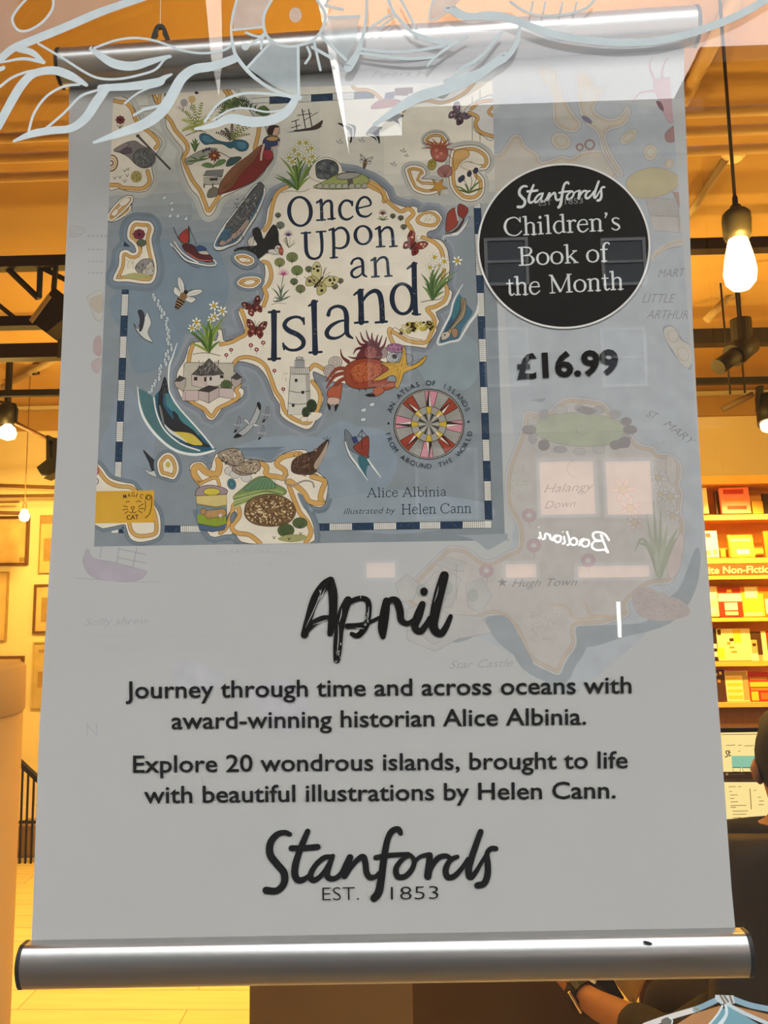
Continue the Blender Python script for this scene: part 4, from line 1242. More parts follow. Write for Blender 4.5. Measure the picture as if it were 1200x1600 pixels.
# --- sans paragraphs
tx.text('Journey through time and across oceans with', 196, 1091, 987, 1083, 26, BK, bold=.012)
tx.text('award-winning historian Alice Albinia.', 268, 1139, 916, 1132, 26, BK, bold=.012)
tx.text('Explore 20 wondrous islands, brought to life', 208, 1207, 981, 1200, 26, BK, bold=.012)
tx.text('with beautiful illustrations by Helen Cann.', 225, 1255, 962, 1247, 26, BK, bold=.012)
tx.text('\u00a316.99', 808, 591, 967, 583, 36, BK, bold=.035)
tx.text('EST.', 504, 1407, 561, 1406, 20.5, BK, bold=-.014)
tx.text('1853', 611, 1406, 685, 1404.5, 20.5, BK, bold=-.014)

def stanfords(k_, m, col, kw):
    """brush-script shop name; m maps logo units (crop of the photo) to photo pixels"""
    def L(s, ws):
        k_.x0, k_.y0, k_.s = 0, 0, 1
        q = [m(*map(float, t.split(','))) for t in s.split()]
        k_.line(q, [w_ * kw for w_ in ws], col)
    L('208,96 185,88 150,98 122,135 120,185 150,228 182,268 182,315 150,348 102,346', [22, 25, 28, 32, 34, 34, 34, 31, 31, 34])
    L('288,82 268,130 245,190 232,240 232,282 252,302 285,288 305,268', [24, 28, 30, 32, 32, 30, 22, 18])
    L('216,158 270,158 332,152', [28, 28, 28])
    L('398,196 362,200 325,232 302,272 308,300 335,292 365,258 396,205', [20, 24, 24, 26, 28, 24, 20, 22])
    L('400,192 384,235 374,272 384,292 412,292 440,268 462,225 476,198', [20, 26, 28, 28, 24, 24, 26, 28])
    L('478,198 466,238 452,284', [28, 28, 26])
    L('456,282 480,244 512,208 536,196 546,226 550,264 566,288 592,284 606,268', [22, 22, 24, 28, 28, 28, 28, 22, 18])
    L('703,92 692,72 664,82 645,118 632,180 622,250 614,310 604,356 584,382', [22, 26, 28, 28, 30, 32, 34, 36, 34])
    L('592,200 650,190 738,184', [24, 24, 20])
    L('742,188 706,212 682,250 690,284 722,284 752,254 764,216 748,190', [20, 22, 26, 28, 26, 24, 22, 20])
    L('764,220 790,196 828,186', [18, 18, 22])
    L('834,188 830,232 824,284', [26, 32, 34])
    L('826,282 842,240 870,202 904,192 924,202', [22, 24, 26, 24, 20])
    L('956,196 924,212 904,252 912,286 940,284 974,250 1004,206', [20, 24, 28, 28, 26, 22, 20])
    L('1060,84 1040,140 1018,206 1006,254 1014,288 1036,268 1068,214 1092,178', [26, 28, 30, 32, 30, 22, 18, 18])
    L('1128,160 1106,160 1088,184 1092,230 1090,280 1074,316 1046,324', [24, 24, 24, 28, 30, 30, 30])
stanfords(tx, lambda x, y: (380 + x / 2.857, 1270 + y / 2.857), BK, 1 / 2.857)
# --- brush word "April"
tx.z(380, 860, 2.857); q = 1 / 2.857
def br(s, ws): tx.line(s, [w_ * q for w_ in ws], BK)
br('390,134 360,160 322,215 296,290 274,376', [36, 44, 40, 34, 34])
br('388,138 400,190 402,260 396,330 388,372', [40, 42, 38, 36, 26])
br('284,352 318,322 360,302 396,300', [34, 30, 26, 18])
br('468,222 444,280 428,360 422,430 418,490', [36, 44, 40, 40, 30])
br('446,262 478,230 522,214 556,226 560,280 546,340 512,380 484,372', [26, 24, 24, 26, 26, 28, 26, 18])
br('466,338 520,334 570,318 606,300', [26, 24, 18, 16])
br('640,226 630,290 622,350 624,385', [34, 44, 42, 24])
br('634,270 654,224 684,226 700,270 706,312 736,326 774,300', [20, 26, 34, 34, 30, 24, 18])
br('800,240 782,290 766,340 790,362 818,330 832,300', [30, 40, 34, 30, 26, 18])
tx.ell(807, 184, 17, 19, BK)
br('898,112 876,190 856,280 850,345 880,372 904,344 926,294', [40, 46, 44, 40, 34, 28, 20])
# dry-brush scratches show the paper through the ink
SC = (0.40, 0.385, 0.36)
random.seed(3)
for (x0, y0, x1, y1) in ((350, 180, 278, 345), (366, 172, 330, 230), (310, 332, 376, 308), (872, 160, 852, 230), (560, 250, 552, 320), (500, 345, 540, 350), (425, 330, 418, 470), (440, 260, 428, 320)):
    tx.line([(x0, y0), ((x0 + x1) / 2 + 3, (y0 + y1) / 2), (x1, y1)], [.3, 1.4, .3], SC)
for _ in range(40):
    bx_, by_ = random.choice(((425, 440), (420, 470), (545, 300), (520, 225), (350, 190), (500, 250)))
    x, y = bx_ + random.uniform(-14, 14), by_ + random.uniform(-30, 30)
    tx.line([(x, y), (x + random.uniform(-3, 3), y + random.uniform(5, 14))], random.uniform(.4, 1.1), SC)
tx.build('lettering', M['ink'], sheet)

# --- black roundel
rd = Ink(-.0010)
RDC = (881, 384.5)
def rpt(r_, a_):
    x, y = r_ * 133 * math.cos(a_), r_ * 127 * math.sin(a_)
    return (RDC[0] + x, RDC[1] + y - x * .055 * 0 )
rd.poly([rpt(1.018, 2 * math.pi * k / 96) for k in range(96)], 'd2ccc4')
rd.poly([rpt(.995, 2 * math.pi * k / 96) for k in range(96)], (0.010, 0.009, 0.008))
WH = (0.64, 0.62, 0.58)
GY = (0.22, 0.21, 0.20)
rd.serif("Children's", 787, 369, 971, 359, 43, WH)
rd.serif('Book of', 810, 415, 953, 408, 43, WH)
rd.serif('the Month', 791, 462, 975, 452, 43, WH)
def rlogo(x, y):
    u, w_ = (x - 85) / 1055, (y - 60) / 340
    return (807 + u * 139, 288 - u * 8 + w_ * 42)
stanfords(rd, rlogo, WH, 139 / 1055 * 1.0)
rd.text('EST', 842, 321.5, 862, 320.5, 8.6, GY)
rd.text('1853', 883, 319.5, 911, 317.5, 8.6, GY)
rd.build('roundel_print', M['ink'], sheet)

# ---------------------------------------------------------------- printed cover: a picture map of islands
cv = Ink(0)
cv.clip = [(177, 152), (365, 139), (769, 127), (789, 844), (147, 854)]
SEA, SEAD, SEAL = '849aa4', '6e8794', '93abb5'
CRM, OCH, OCD, INK_, NAVY = 'cdbfa9', 'b98d4e', '6d4a24', '2a211b', '1c2b40'
CW = 'c9c0b2'
random.seed(11)
cv.poly('177,152 236,145 365,139 560,135 769,127 777,480 789,844 470,850 147,854 160,500', SEA)
# watercolour washes in the sea
for (x, y, rx, ry, c) in ((240, 250, 60, 40, '8ea4ac'), (700, 220, 70, 70, '90a6ae'), (560, 200, 60, 40, '8fa3a9'), (560, 720, 70, 60, '86a2b2'), (240, 480, 60, 100, '7896a6'), (700, 560, 60, 50, '8aa5b0'), (200, 700, 40, 80, '86a0b0'), (620, 800, 140, 30, '8ea8b6'), (300, 450, 60, 80, '7794a4'), (450, 700, 80, 20, '8ba6b6')):
    cv.blob([(x + rx * math.cos(a) * random.uniform(.8, 1.2), y + ry * math.sin(a) * random.uniform(.8, 1.2)) for a in [k * math.pi / 6 for k in range(12)]], c)
# bands laid over the sea turn it pale warm grey towards the top
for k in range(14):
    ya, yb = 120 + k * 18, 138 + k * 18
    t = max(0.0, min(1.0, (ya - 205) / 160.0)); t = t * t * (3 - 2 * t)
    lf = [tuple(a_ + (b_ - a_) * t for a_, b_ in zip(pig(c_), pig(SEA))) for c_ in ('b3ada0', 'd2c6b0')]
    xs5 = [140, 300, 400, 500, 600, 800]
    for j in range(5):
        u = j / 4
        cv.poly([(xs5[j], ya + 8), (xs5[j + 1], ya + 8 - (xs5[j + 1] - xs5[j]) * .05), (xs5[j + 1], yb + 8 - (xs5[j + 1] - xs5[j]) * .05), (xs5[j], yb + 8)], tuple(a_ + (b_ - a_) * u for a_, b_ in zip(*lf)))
# bar-scale border: alternating navy and hatched cream blocks
def border(pts, w, vertical):
    """pts: list of stop positions along the band, each (x,y) centre; alternating navy / hatched"""
    for k in range(len(pts) - 1):
        (xa, ya), (xb, yb) = pts[k], pts[k + 1]
        if vertical:
            quad_ = [(xa - w / 2, ya), (xa + w / 2, ya), (xb + w / 2, yb), (xb - w / 2, yb)]
        else:
            quad_ = [(xa, ya - w / 2), (xb, yb - w / 2), (xb, yb + w / 2), (xa, ya + w / 2)]
        nav = k % 2 == 0
        cv.poly(quad_, '27405c' if nav else 'c3bcb0', INK_, .7)
        if not nav:
            n = max(3, int(max(abs(xb - xa), abs(yb - ya)) / 3))
            for j in range(1, n):
                u = j / n
                x, y = xa + (xb - xa) * u, ya + (yb - ya) * u
                cv.line([(x - w / 2, y), (x + w / 2, y)] if vertical else [(x, y - w / 2), (x, y + w / 2)], .55, '4a443e', False)
        else:
            for _ in range(6):
                u = random.random(); x, y = xa + (xb - xa) * u, ya + (yb - ya) * u
                dx, dy = (random.uniform(-w / 2, w / 2) * .7, 0) if vertical else (0, random.uniform(-w / 2, w / 2) * .7)
                cv.line([(x + dx, y + dy), (x + dx + .5, y + dy + 1)], .5, '8898a8', False)
ys = [302, 321, 357, 390, 441, 460, 493, 526, 559, 594, 626, 659, 690, 722, 760, 800, 822]
border([(202 - (y - 302) * .040, y) for y in ys[0:]], 10.5, True)
ys = [262, 300, 325, 366, 430, 458, 494, 530, 565, 605, 645, 687, 720, 752, 782, 812]
border([(743.5 + (y - 262) * .0365 + (0 if y > 480 else 0), y) for y in ys], 11, True)
xs = [253, 283, 313, 340, 492, 515, 550, 584, 619, 656, 688, 723, 757]
border([(x, 827.5 - (x - 253) * .0155) for x in xs[4:]], 11, False)
border([(x, 826.5) for x in (253, 282, 314)], 10.5, False)
cv.poly('756,814 768,814 768,825 757,825', 'c3bcb0', INK_, .7)
cv.poly('174,822 186,822 185,833 174,833', 'c3bcb0', INK_, .7)
cv.poly('186,823 196,823 196,833 186,833', '27405c', INK_, .7)
border([(x, 157 - (x - 421) * .056) for x in (421, 460, 486, 520, 553, 585)], 11, False)
for q in (((393, 158), (421, 156)), ((213, 171), (247, 168))):
    cv.poly([(q[0][0], q[0][1] - 4), (q[1][0], q[1][1] - 4), (q[1][0], q[1][1] + 4), (q[0][0], q[0][1] + 4)], 'c3bcb0', INK_, .7)
cv.line('738,150 738,235', .8, INK_, False).line('750,140 750,240', .8, INK_, False)

def off(p, d):
    n = len(p); out = []
    area = sum(p[i][0] * p[(i + 1) % n][1] - p[(i + 1) % n][0] * p[i][1] for i in range(n))
    s_ = 1 if area > 0 else -1
    for i in range(n):
        a, b = p[i - 1], p[(i + 1) % n]
        dx, dy = b[0] - a[0], b[1] - a[1]; L_ = math.hypot(dx, dy) or 1
        out.append((p[i][0] + s_ * dy / L_ * d, p[i][1] - s_ * dx / L_ * d))
    return out
def island(pts, rings=True, halo=9, w=4.0, gap=4.5, fill=CRM):
    q = crom(cv.pts(pts), True, 3)
    x0, y0, s0 = cv.x0, cv.y0, cv.s
    cv.z(0, 0, 1)
    if halo:
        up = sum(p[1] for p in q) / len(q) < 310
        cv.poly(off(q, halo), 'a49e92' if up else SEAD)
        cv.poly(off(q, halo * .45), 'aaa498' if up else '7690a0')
    cv.poly(q, fill, INK_, .9)
    if rings:
        i1, i2 = off(q, -gap), off(q, -gap - w)
        cv.poly(i1, OCH, OCD, .8)
        cv.poly(i2, fill, OCD, .8)
    cv.z(x0, y0, s0)
def band_(p, w=5.5):
    cv.line(p, w + 1.6, OCD); cv.line(p, w, OCH)
def fan(bx, by, tips, w, col, col2=None, bend=.25):
    """leaves fanning from a base; tips as absolute points in the current frame"""
    for i, (tx_, ty) in enumerate(tips):
        mx_, my = bx + (tx_ - bx) * .55 - (ty - by) * bend * (1 if tx_ > bx else -1) * -.35, by + (ty - by) * .62
        cv.line([(bx, by), (mx_, my), (tx_, ty)], [w * .7, w, .3], col if (i % 2 == 0 or not col2) else col2)
        cv.line([(bx, by), (mx_, my), (tx_, ty)], .45, '39401f')
def frond(bx, by, tx_, ty, w, col, n=7, droop=0.0):
    """palm frond: midrib with leaflets"""
    for k in range(n + 1):
        u = k / n
        x, y = bx + (tx_ - bx) * u, by + (ty - by) * u - math.sin(u * math.pi) * droop
        dx, dy = tx_ - bx, ty - by; L_ = math.hypot(dx, dy)
        l = w * (1 - .6 * u)
        for sg in (-1, 1):
            cv.line([(x, y), (x + dx / L_ * l * .7 - sg * dy / L_ * l, y + dy / L_ * l * .7 + sg * dx / L_ * l)], [2.4, .5], col)
def daffodil(cx, cy, r, back='d8d2b8', heart='c0a028'):
    a0 = random.random() * 6
    for k in range(6):
        a = a0 + k * math.pi / 3
        cv.blob([(cx, cy), (cx + r * .6 * math.cos(a - .35), cy + r * .6 * math.sin(a - .35)), (cx + r * math.cos(a), cy + r * math.sin(a)), (cx + r * .6 * math.cos(a + .35), cy + r * .6 * math.sin(a + .35))], back, '5a5442', .45, 2)
    cv.ell(cx, cy, r * .34, r * .34, heart, 0, '6a5418', .5, 10)
    cv.ell(cx, cy, r * .14, r * .14, '806418', 0, None, 1, 8)
def butterfly(cx, cy, r, rot, c1, c2, spots='c8b8a0'):
    a = math.radians(rot)
    def m(p): return [(cx + r * (x * math.cos(a) - y * math.sin(a)), cy + r * (x * math.sin(a) + y * math.cos(a))) for x, y in p]
    for sg in (-1, 1):
        cv.blob(m([(0, -.05), (sg * .45, -.75), (sg * .95, -.85), (sg * .85, -.2), (sg * .4, .08)]), c1, INK_, .7)
        cv.blob(m([(0, .05), (sg * .5, .0), (sg * .75, .35), (sg * .5, .8), (sg * .12, .45)]), c2, INK_, .7)
        for (x, y, q_) in ((.72, -.62, .09), (.78, -.38, .08), (.5, -.45, .11), (.5, .42, .11), (.3, .2, .07), (.6, -.7, .06)):
            (X, Y), = m([(sg * x, y)])
            cv.ell(X, Y, r * q_, r * q_, random.choice((spots, '1d1512', spots)), 0, None, 1, 8)
    cv.line(m([(0, -.3), (0, .5)]), [r * .10 / cv.s, r * .14 / cv.s], '241a14')
    cv.line(m([(0, -.3), (-.25, -.85)]), .6, INK_).line(m([(0, -.3), (.22, -.9)]), .6, INK_)
def bee(cx, cy, r, rot):
    a = math.radians(rot)
    def m(p): return [(cx + r * (x * math.cos(a) - y * math.sin(a)), cy + r * (x * math.sin(a) + y * math.cos(a))) for x, y in p]
    for p in ([(0, -.05), (-.75, -.55), (-1.0, -1.1), (-.4, -.8)], [(0, -.05), (.75, -.55), (1.0, -1.1), (.4, -.8)], [(0, .1), (-.7, .1), (-.85, -.35), (-.3, -.2)], [(0, .1), (.7, .1), (.85, -.35), (.3, -.2)]):
        cv.blob(m(p), 'c4bcae', INK_, .7)
        cv.line(m([p[0], p[2]]), .5, '4a4038')
    cv.blob(m([(-.22, .1), (.22, .1), (.24, .6), (0, 1.05), (-.24, .6)]), 'a07a50', INK_, .6)
    for y in (.3, .5, .7, .88):
        cv.line(m([(-.24 + (y - .3) * .2, y), (.24 - (y - .3) * .2, y)]), r * .13 / cv.s, '221a14')
    cv.ell(*m([(0, -.05)])[0], r * .25, r * .25, '7a5a36', 0, INK_, .5, 12)
    cv.ell(*m([(0, -.38)])[0], r * .17, r * .14, '241c16', rot, None, 1, 10)
    cv.line(m([(-.05, -.48), (-.3, -.8)]), .7, INK_).line(m([(.05, -.48), (.3, -.8)]), .7, INK_)
def gull(cx, cy, r, c='c4beb2'):
    cv.blob([(cx - r, cy - r * .3), (cx - r * .2, cy - r * .1), (cx + r * .3, cy - r * .9), (cx + r * .35, cy), (cx + r, cy + r * .2), (cx, cy + r * .45)], c, INK_, .6, 2)
def bush(cx, cy, rx, ry, col, lines=5):
    cv.ell(cx, cy, rx, ry, col, 0, INK_, .7, 16)
    for k in range(lines):
        u = -0.8 + 1.6 * k / (lines - 1)
        cv.line([(cx, cy + ry), (cx + rx * u * .7, cy), (cx + rx * u * .6, cy - ry * .7)], .5, '28281c')
def hatch(x0, y0, x1, y1, n, col, l=3, w=.5):
    for _ in range(n):
        x, y = random.uniform(x0, x1), random.uniform(y0, y1)
        cv.line([(x, y), (x + l * .3, y - l)], w, col, False)

# ---- main island -------------------------------------------------
MAIN = '430,302 418,327 415,347 407,360 390,372 388,382 400,398 406,408 413,414 414,432 409,450 412,456 409,470 396,476 380,482 372,487 376,500 382,517 375,525 357,532 349,531 347,516 340,516 338,532 300,535 292,552 287,565 277,581 276,600 282,620 293,628 315,640 323,653 331,657 339,651 349,637 371,627 381,616 380,608 371,603 379,597 366,580 364,573 373,565 387,567 403,573 415,587 421,600 428,619 437,632 437,645 445,655 459,663 477,671 488,667 496,651 505,627 505,619 496,603 491,592 489,581 496,583 507,588 540,600 600,570 618,548 632,540 663,544 668,540 682,518 682,512 687,502 681,488 700,477 707,457 700,450 700,440 703,420 701,400 698,387 688,375 670,371 667,365 672,361 682,358 691,343 688,335 682,329 670,328 653,332 653,325 645,322 637,324 622,320 610,313 605,300 593,288 580,280 555,270 497,262 488,264 470,285 440,298'
q = cv.pts(MAIN)
cv.poly(off(q, 12), '87939a'); cv.poly(off(q, 7), '7a8892')
cv.poly(crom(q, True, 2), CRM, INK_, 1.0)
for p in ('449,292 437,298 429,310 424,330 421,348 413,360', '411,409 420,413 424,430 420,444 413,452 417,462 412,478', '377,484 383,500 386,512 384,522 372,529 360,535 345,538', '302,538 297,552 295,566', '294,624 306,632 320,640 331,651 340,639 358,630 373,620 369,610 374,602', '364,570 372,561 385,558 402,562 415,572 423,590 430,610 440,625 444,640 455,652 472,660 483,660 492,648 500,628 499,612 488,596', '484,577 492,570 506,577', '605,314 625,330 638,326 646,334 636,346 641,355 646,365', '660,371 676,377 688,388 692,401', '694,422 692,436 699,453 694,470 680,479 667,483 676,494 679,506 673,522 665,535 640,533 620,522 613,518 609,514 608,520 613,534 617,542', '527,277 547,277 560,282 580,292 598,302 600,315', '575,283 595,295 603,312'):
    band_(p, 5)
# island lobe at the right (with dotted field)
cv.z(600, 300, 6)
cv.blob('300,250 360,195 440,185 510,225 525,270 480,320 410,325 320,300', OCH, OCD, .8)
cv.blob('330,260 370,215 440,205 490,245 480,290 420,300 350,285', CRM, OCD, .8)
cv.z(0, 0, 1); hatch(662, 338, 678, 347, 18, '5a5640', 2)
# interior contour lines on the lower right lobe
cv.line('609,522 616,512 626,518 640,527 660,531', 1, OCD)
# flowers, top left (yellow white cluster)
cv.z(400, 120, 3)
fan(195, 530, [(85, 470), (110, 375), (150, 390), (175, 330), (230, 370), (300, 370), (290, 400), (255, 470), (140, 440), (215, 400)], 4.2, '54692c', '7c8a3c')
fan(195, 530, [(95, 460), (270, 420), (160, 360), (200, 340), (240, 390)], 3.2, '41551f', '667a30')
for (x, y) in ((205, 310), (245, 340), (180, 345), (225, 385), (265, 375), (155, 380), (260, 335), (200, 365), (235, 310), (170, 400), (250, 400)):
    daffodil(x, y, 24, 'd4ccaa', 'b8a848')
cv.line('120,545 160,535 215,540 250,525', .6, INK_)
# round grey tree and mound with stone table
cv.blob('250,470 262,420 300,385 345,380 395,410 400,470 330,500', CRM, INK_, .6)
cv.blob('280,440 285,405 325,388 370,398 388,430 375,465 335,480 290,475', '4a4c4a', INK_, .8)
for _ in range(34):
    x, y = random.uniform(288, 372), random.uniform(402, 470)
    cv.ring(x, y, 7, 6, .55, '1e1e1c' if random.random() < .6 else '7c7c76', 0, 8)
cv.blob('270,520 320,490 390,455 460,447 520,470 528,495 470,520 380,527', '8c8e50', INK_, .8)
cv.blob('375,470 410,452 470,450 490,460 450,478 395,482', '8a8478', INK_, .8)
cv.poly('430,482 452,478 455,510 432,512', '565048', INK_, .6)
for x in range(285, 520, 30):
    cv.blob([(x, 512), (x + 14, 500), (x + 27, 508), (x + 25, 522), (x + 4, 524)], '9a917e', INK_, .6, 2)
# small plants around the title (island detail)
cv.z(380, 300, 4)
for (x, y, r, c) in ((218, 145, 18, '6a6c54'), (232, 208, 26, '6e6e62'), (935, 150, 17, '5c5c44'), (985, 162, 18, '66604a'), (1003, 218, 19, '6a664e'), (228, 440, 32, '7c7a48'), (306, 408, 36, '6c7044'), (337, 490, 36, '66703c'), (410, 482, 22, '66683f'), (318, 560, 24, '5c6440'), (358, 605, 30, '6c6c46'), (556, 545, 20, '6e6c48'), (608, 555, 19, '726e4c'), (573, 590, 20, '6a6848')):
    bush(x, y, r, r * .85, c)
    cv.line([(x, y + r * .8), (x - 2, y + r * 1.25)], .8, INK_)
# thistle-like flowers
for (x, y, c, s_) in ((282, 262, '50305a', 1.0), (872, 128, '5a2c28', .9), (252, 508, 'a04468', 1.15)):
    for k in range(9):
        a = math.pi * (1 + k / 8)
        cv.line([(x, y + 10), (x + 32 * s_ * math.cos(a), y + 6 + 30 * s_ * math.sin(a))], [1.6, .5], c)
    cv.ell(x, y + 8, 9, 9, c, 0, None, 1, 10)
for k in range(14):
    a = math.pi * random.uniform(.9, 2.1)
    cv.line([(285, 350), (285 + 40 * math.cos(a), 318 + 42 * math.sin(a))], .6, '57583f')
fan(872, 178, [(835, 165), (845, 150), (905, 150), (910, 168)], 1.8, '5d6a3a')
cv.line('872,175 872,140', .9, '39401f')
fan(235, 680, [(178, 600), (195, 655), (210, 575), (262, 575), (290, 610), (300, 650), (185, 685), (285, 660)], 2.6, '4f5a4c', '6a7464')
cv.line('235,680 240,590 252,520', 1.0, '39401f')
cv.ell(200, 672, 12, 10, 'd0c8b8', 0, INK_, .6, 10)
cv.line('175,705 215,695 270,698', .6, INK_)
for (x, y) in ((125, 942), (48, 958), (84, 985)):
    cv.ell(x, y, 13, 12, '8a2c34', 0, INK_, .5, 12); cv.ell(x, y, 5, 5, 'c8b8a8', 0, None, 1, 8)
    cv.line([(x, y + 12), (x - 2, y + 28)], .6, INK_)
cv.z(200, 520, 3.75)
for (x, y) in ((604, 100), (576, 130), (858, 222), (910, 330)):
    cv.ell(x, y, 11, 10, '8a2c34', 0, INK_, .5, 12); cv.ell(x, y, 4, 4, 'c8b8a8', 0, None, 1, 8)
    cv.line([(x, y + 9), (x, y + 24)], .6, INK_)
hatch(900, 240, 935, 290, 14, '8a8a5c', 12)
# ---- title lettering ---------------------------------------------
cv.z(380, 300, 4); q4 = .25
def T_(s, w): cv.line(s, [x * q4 for x in w] if isinstance(w, list) else w * q4, NAVY)
def S_(s, w=11): cv.line(s, w * q4, NAVY, False)
def O_(cx, cy, rx, ry, ws, wt, rot=0):
    a = math.radians(rot); n = 30; p = []; w = []
    for k in range(n):
        t = 2 * math.pi * k / n
        x, y = rx * math.cos(t), ry * math.sin(t)
        p.append((cx + x * math.cos(a) - y * math.sin(a), cy + x * math.sin(a) + y * math.cos(a)))
        w.append((wt + (ws - wt) * math.cos(t) ** 2) * q4)
    q_ = cv.pts(p); cv._rib(q_, w, NAVY, True)
O_(355, 122, 68, 90, 26, 15, -4)
T_('486,52 490,110 492,172', [22, 20, 22]); S_('460,66 488,50', 14); S_('460,177 512,174')
T_('492,90 514,62 540,56 552,74 553,120 556,168', [12, 15, 18, 20, 20, 20]); S_('530,170 574,166')
T_('680,72 662,56 632,56 608,84 603,120 614,156 642,172 668,166 686,152', [18, 16, 15, 19, 21, 20, 16, 13, 9]); S_('681,60 681,84', 13)
T_('716,102 760,92 796,80 790,50 764,32 735,42 716,74 712,108 726,142 756,154 782,150 802,134', [12, 10, 12, 16, 15, 16, 19, 21, 19, 15, 12, 9])
T_('390,258 392,330 396,376 414,408 446,418 478,404 492,370', [24, 24, 24, 20, 16, 16, 18]); T_('486,252 492,310 492,372', [22, 21, 19]); S_('364,258 420,254'); S_('458,250 516,246')
T_('562,232 566,320 566,408', [20, 20, 20]); S_('538,238 566,228', 13); S_('546,412 588,409')
T_('566,248 596,226 628,228 652,258 656,300 642,336 610,352 572,348', [11, 15, 17, 20, 21, 18, 14, 11])
O_(749, 270, 49, 57, 23, 13, -4)
T_('850,222 856,280 858,338', [21, 20, 21]); S_('828,232 856,217', 13); S_('834,343 884,340')
T_('857,258 882,228 910,222 928,240 934,280 938,336', [11, 14, 17, 20, 20, 20]); S_('916,342 962,338')
T_('676,448 690,424 722,414 744,432 748,480 750,514 772,530', [17, 14, 15, 20, 20, 18, 10]); T_('746,462 708,474 680,496 680,522 702,534 730,522 748,498', [9, 14, 18, 18, 15, 11, 9])
T_('822,416 826,470 828,526', [20, 19, 20]); S_('800,428 828,413', 13); S_('804,531 850,528')
T_('827,448 852,416 882,408 900,428 904,470 908,522', [10, 14, 16, 19, 19, 19]); S_('886,527 930,524')
T_('192,752 193,900 192,1042', [38, 34, 38]); S_('160,752 226,748', 15); S_('158,1045 230,1041', 15)
T_('376,806 356,786 318,782 276,800 258,834 284,866 340,892 374,926 372,962 336,986 288,986 254,962', [20, 18, 18, 24, 28, 32, 32, 30, 26, 20, 18, 22]); S_('378,788 380,826', 13); S_('250,946 256,984', 13)
T_('442,690 446,850 450,1004', [38, 33, 38]); T_('410,712 434,698 464,682', [12, 18, 12]); S_('414,1004 490,1000', 15)
T_('532,768 546,732 590,714 632,732 646,780 646,840 652,890 684,914', [26, 20, 20, 28, 32, 32, 28, 12]); T_('644,800 592,812 544,842 522,880 536,908 578,914 622,894 648,860', [11, 18, 25, 29, 25, 18, 13, 11])
T_('732,622 737,720 738,814', [38, 34, 38]); T_('692,644 716,626 750,610', [12, 18, 12]); S_('698,818 778,812', 15)
T_('738,696 774,644 818,618 850,634 864,690 868,750 870,806', [14, 20, 26, 32, 34, 33, 35]); S_('828,816 898,810', 15)
O_(996, 668, 66, 94, 32, 20, -3)
T_('1068,452 1070,580 1074,700 1078,758', [34, 33, 33, 32]); T_('1026,480 1050,462 1084,446', [12, 18, 12]); T_('1060,760 1084,766 1110,764', [18, 16, 8])
for _ in range(60):
    x, y = random.choice(((737, 740), (866, 740), (1070, 580), (905, 480), (446, 850), (320, 880), (490, 120)))
    x += random.uniform(-10, 10); y += random.uniform(-60, 60)
    cv.line([(x, y), (x + 1, y + random.uniform(2, 7))], random.uniform(.3, .7), 'a8a090', False)

# ---- top left island with palms and the ship's figurehead ---------
cv.z(150, 100, 4)
island('105,208 165,205 215,235 245,290 285,360 330,410 372,440 412,488 384,550 352,610 350,660 360,720 330,780 285,800 200,795 140,778 76,772 84,500', rings=False)
band_('108,228 150,238 190,244 228,290 250,350 300,400 340,432 390,490 372,525', 5); band_('78,758 140,758 160,772 210,776 290,778 335,736 322,670', 5)
for r in (50, 32, 15):
    cv.ring(95, 620, r * .8, r, 2.2, OCD if r != 32 else OCH, 10, 16)
for (x, y) in ((180, 660), (195, 690), (150, 700), (118, 706), (180, 725), (200, 650)):
    cv.line([(x, y + 16), (x - 10, y)], .8, INK_); cv.line([(x, y + 16), (x + 10, y - 3)], .8, INK_)
cv.ell(252, 705, 36, 38, 'a08c50', 0, None, 1, 14); hatch(225, 680, 285, 735, 30, '6c5c28', 14)
cv.line('262,450 340,530 462,656', [4, 3, 3.4], '4a4038'); cv.ell(262, 450, 12, 11, '3a322c')
cv.blob('110,540 170,500 240,480 290,510 360,545 372,600 345,640 290,650 240,620 200,580 150,555', '6c665e', INK_, .8)
cv.ell(298, 588, 66, 60, '55534e', 0, INK_, .9); hatch(245, 545, 350, 635, 60, '2c2a26', 10, .8); hatch(245, 545, 350, 635, 30, '8a867c', 8, .7)
cv.blob('160,530 215,525 220,555 165,560', '544050', INK_, .7); cv.blob('110,540 180,495 205,505 150,545', '7a6e66', INK_, .7)
for k in range(8):
    a = k * math.pi / 4
    cv.ell(152 + 19 * math.cos(a), 350 + 17 * math.sin(a), 11, 8, '6e2c28', math.degrees(a), INK_, .5, 10)
cv.ell(152, 350, 8, 8, '2c1c14'); fan(150, 405, [(128, 380), (172, 378), (150, 385)], 1.6, '8a7c40')
island('348,184 430,330 440,392 492,470 545,540 528,610 562,720 600,790 640,832 678,930 708,952 742,920 782,842 880,792 1008,722 1062,655 1102,540 1042,360 1004,350 930,250 868,182 856,158 690,166 520,173', rings=False)
cv.poly('345,181 520,173 690,166 860,158 1000,360 700,400 470,330', CRM)
band_('362,190 384,245', 4); band_('400,184 394,240', 4)
band_('436,322 470,360 500,418 556,482 574,532 548,592 580,680 612,740 650,790 680,862 702,918 732,885 772,818', 5)
band_('1022,372 1012,450 992,530', 5); band_('805,166 836,206', 5); band_('828,162 850,200', 4)
cv.blob('428,190 450,182 452,205 436,220', '50603c', INK_, .6)
for (x, y, c) in ((550, 242, '6c6670'), (600, 222, 'b08830')):
    for r in (20, 12, 5): cv.ring(x, y, r, r, 1.3, c, 0, 14)
    cv.line([(x, y + 20), (x - 6, y + 60)], .8, INK_)
hatch(500, 270, 600, 305, 16, '4a4a34', 18)
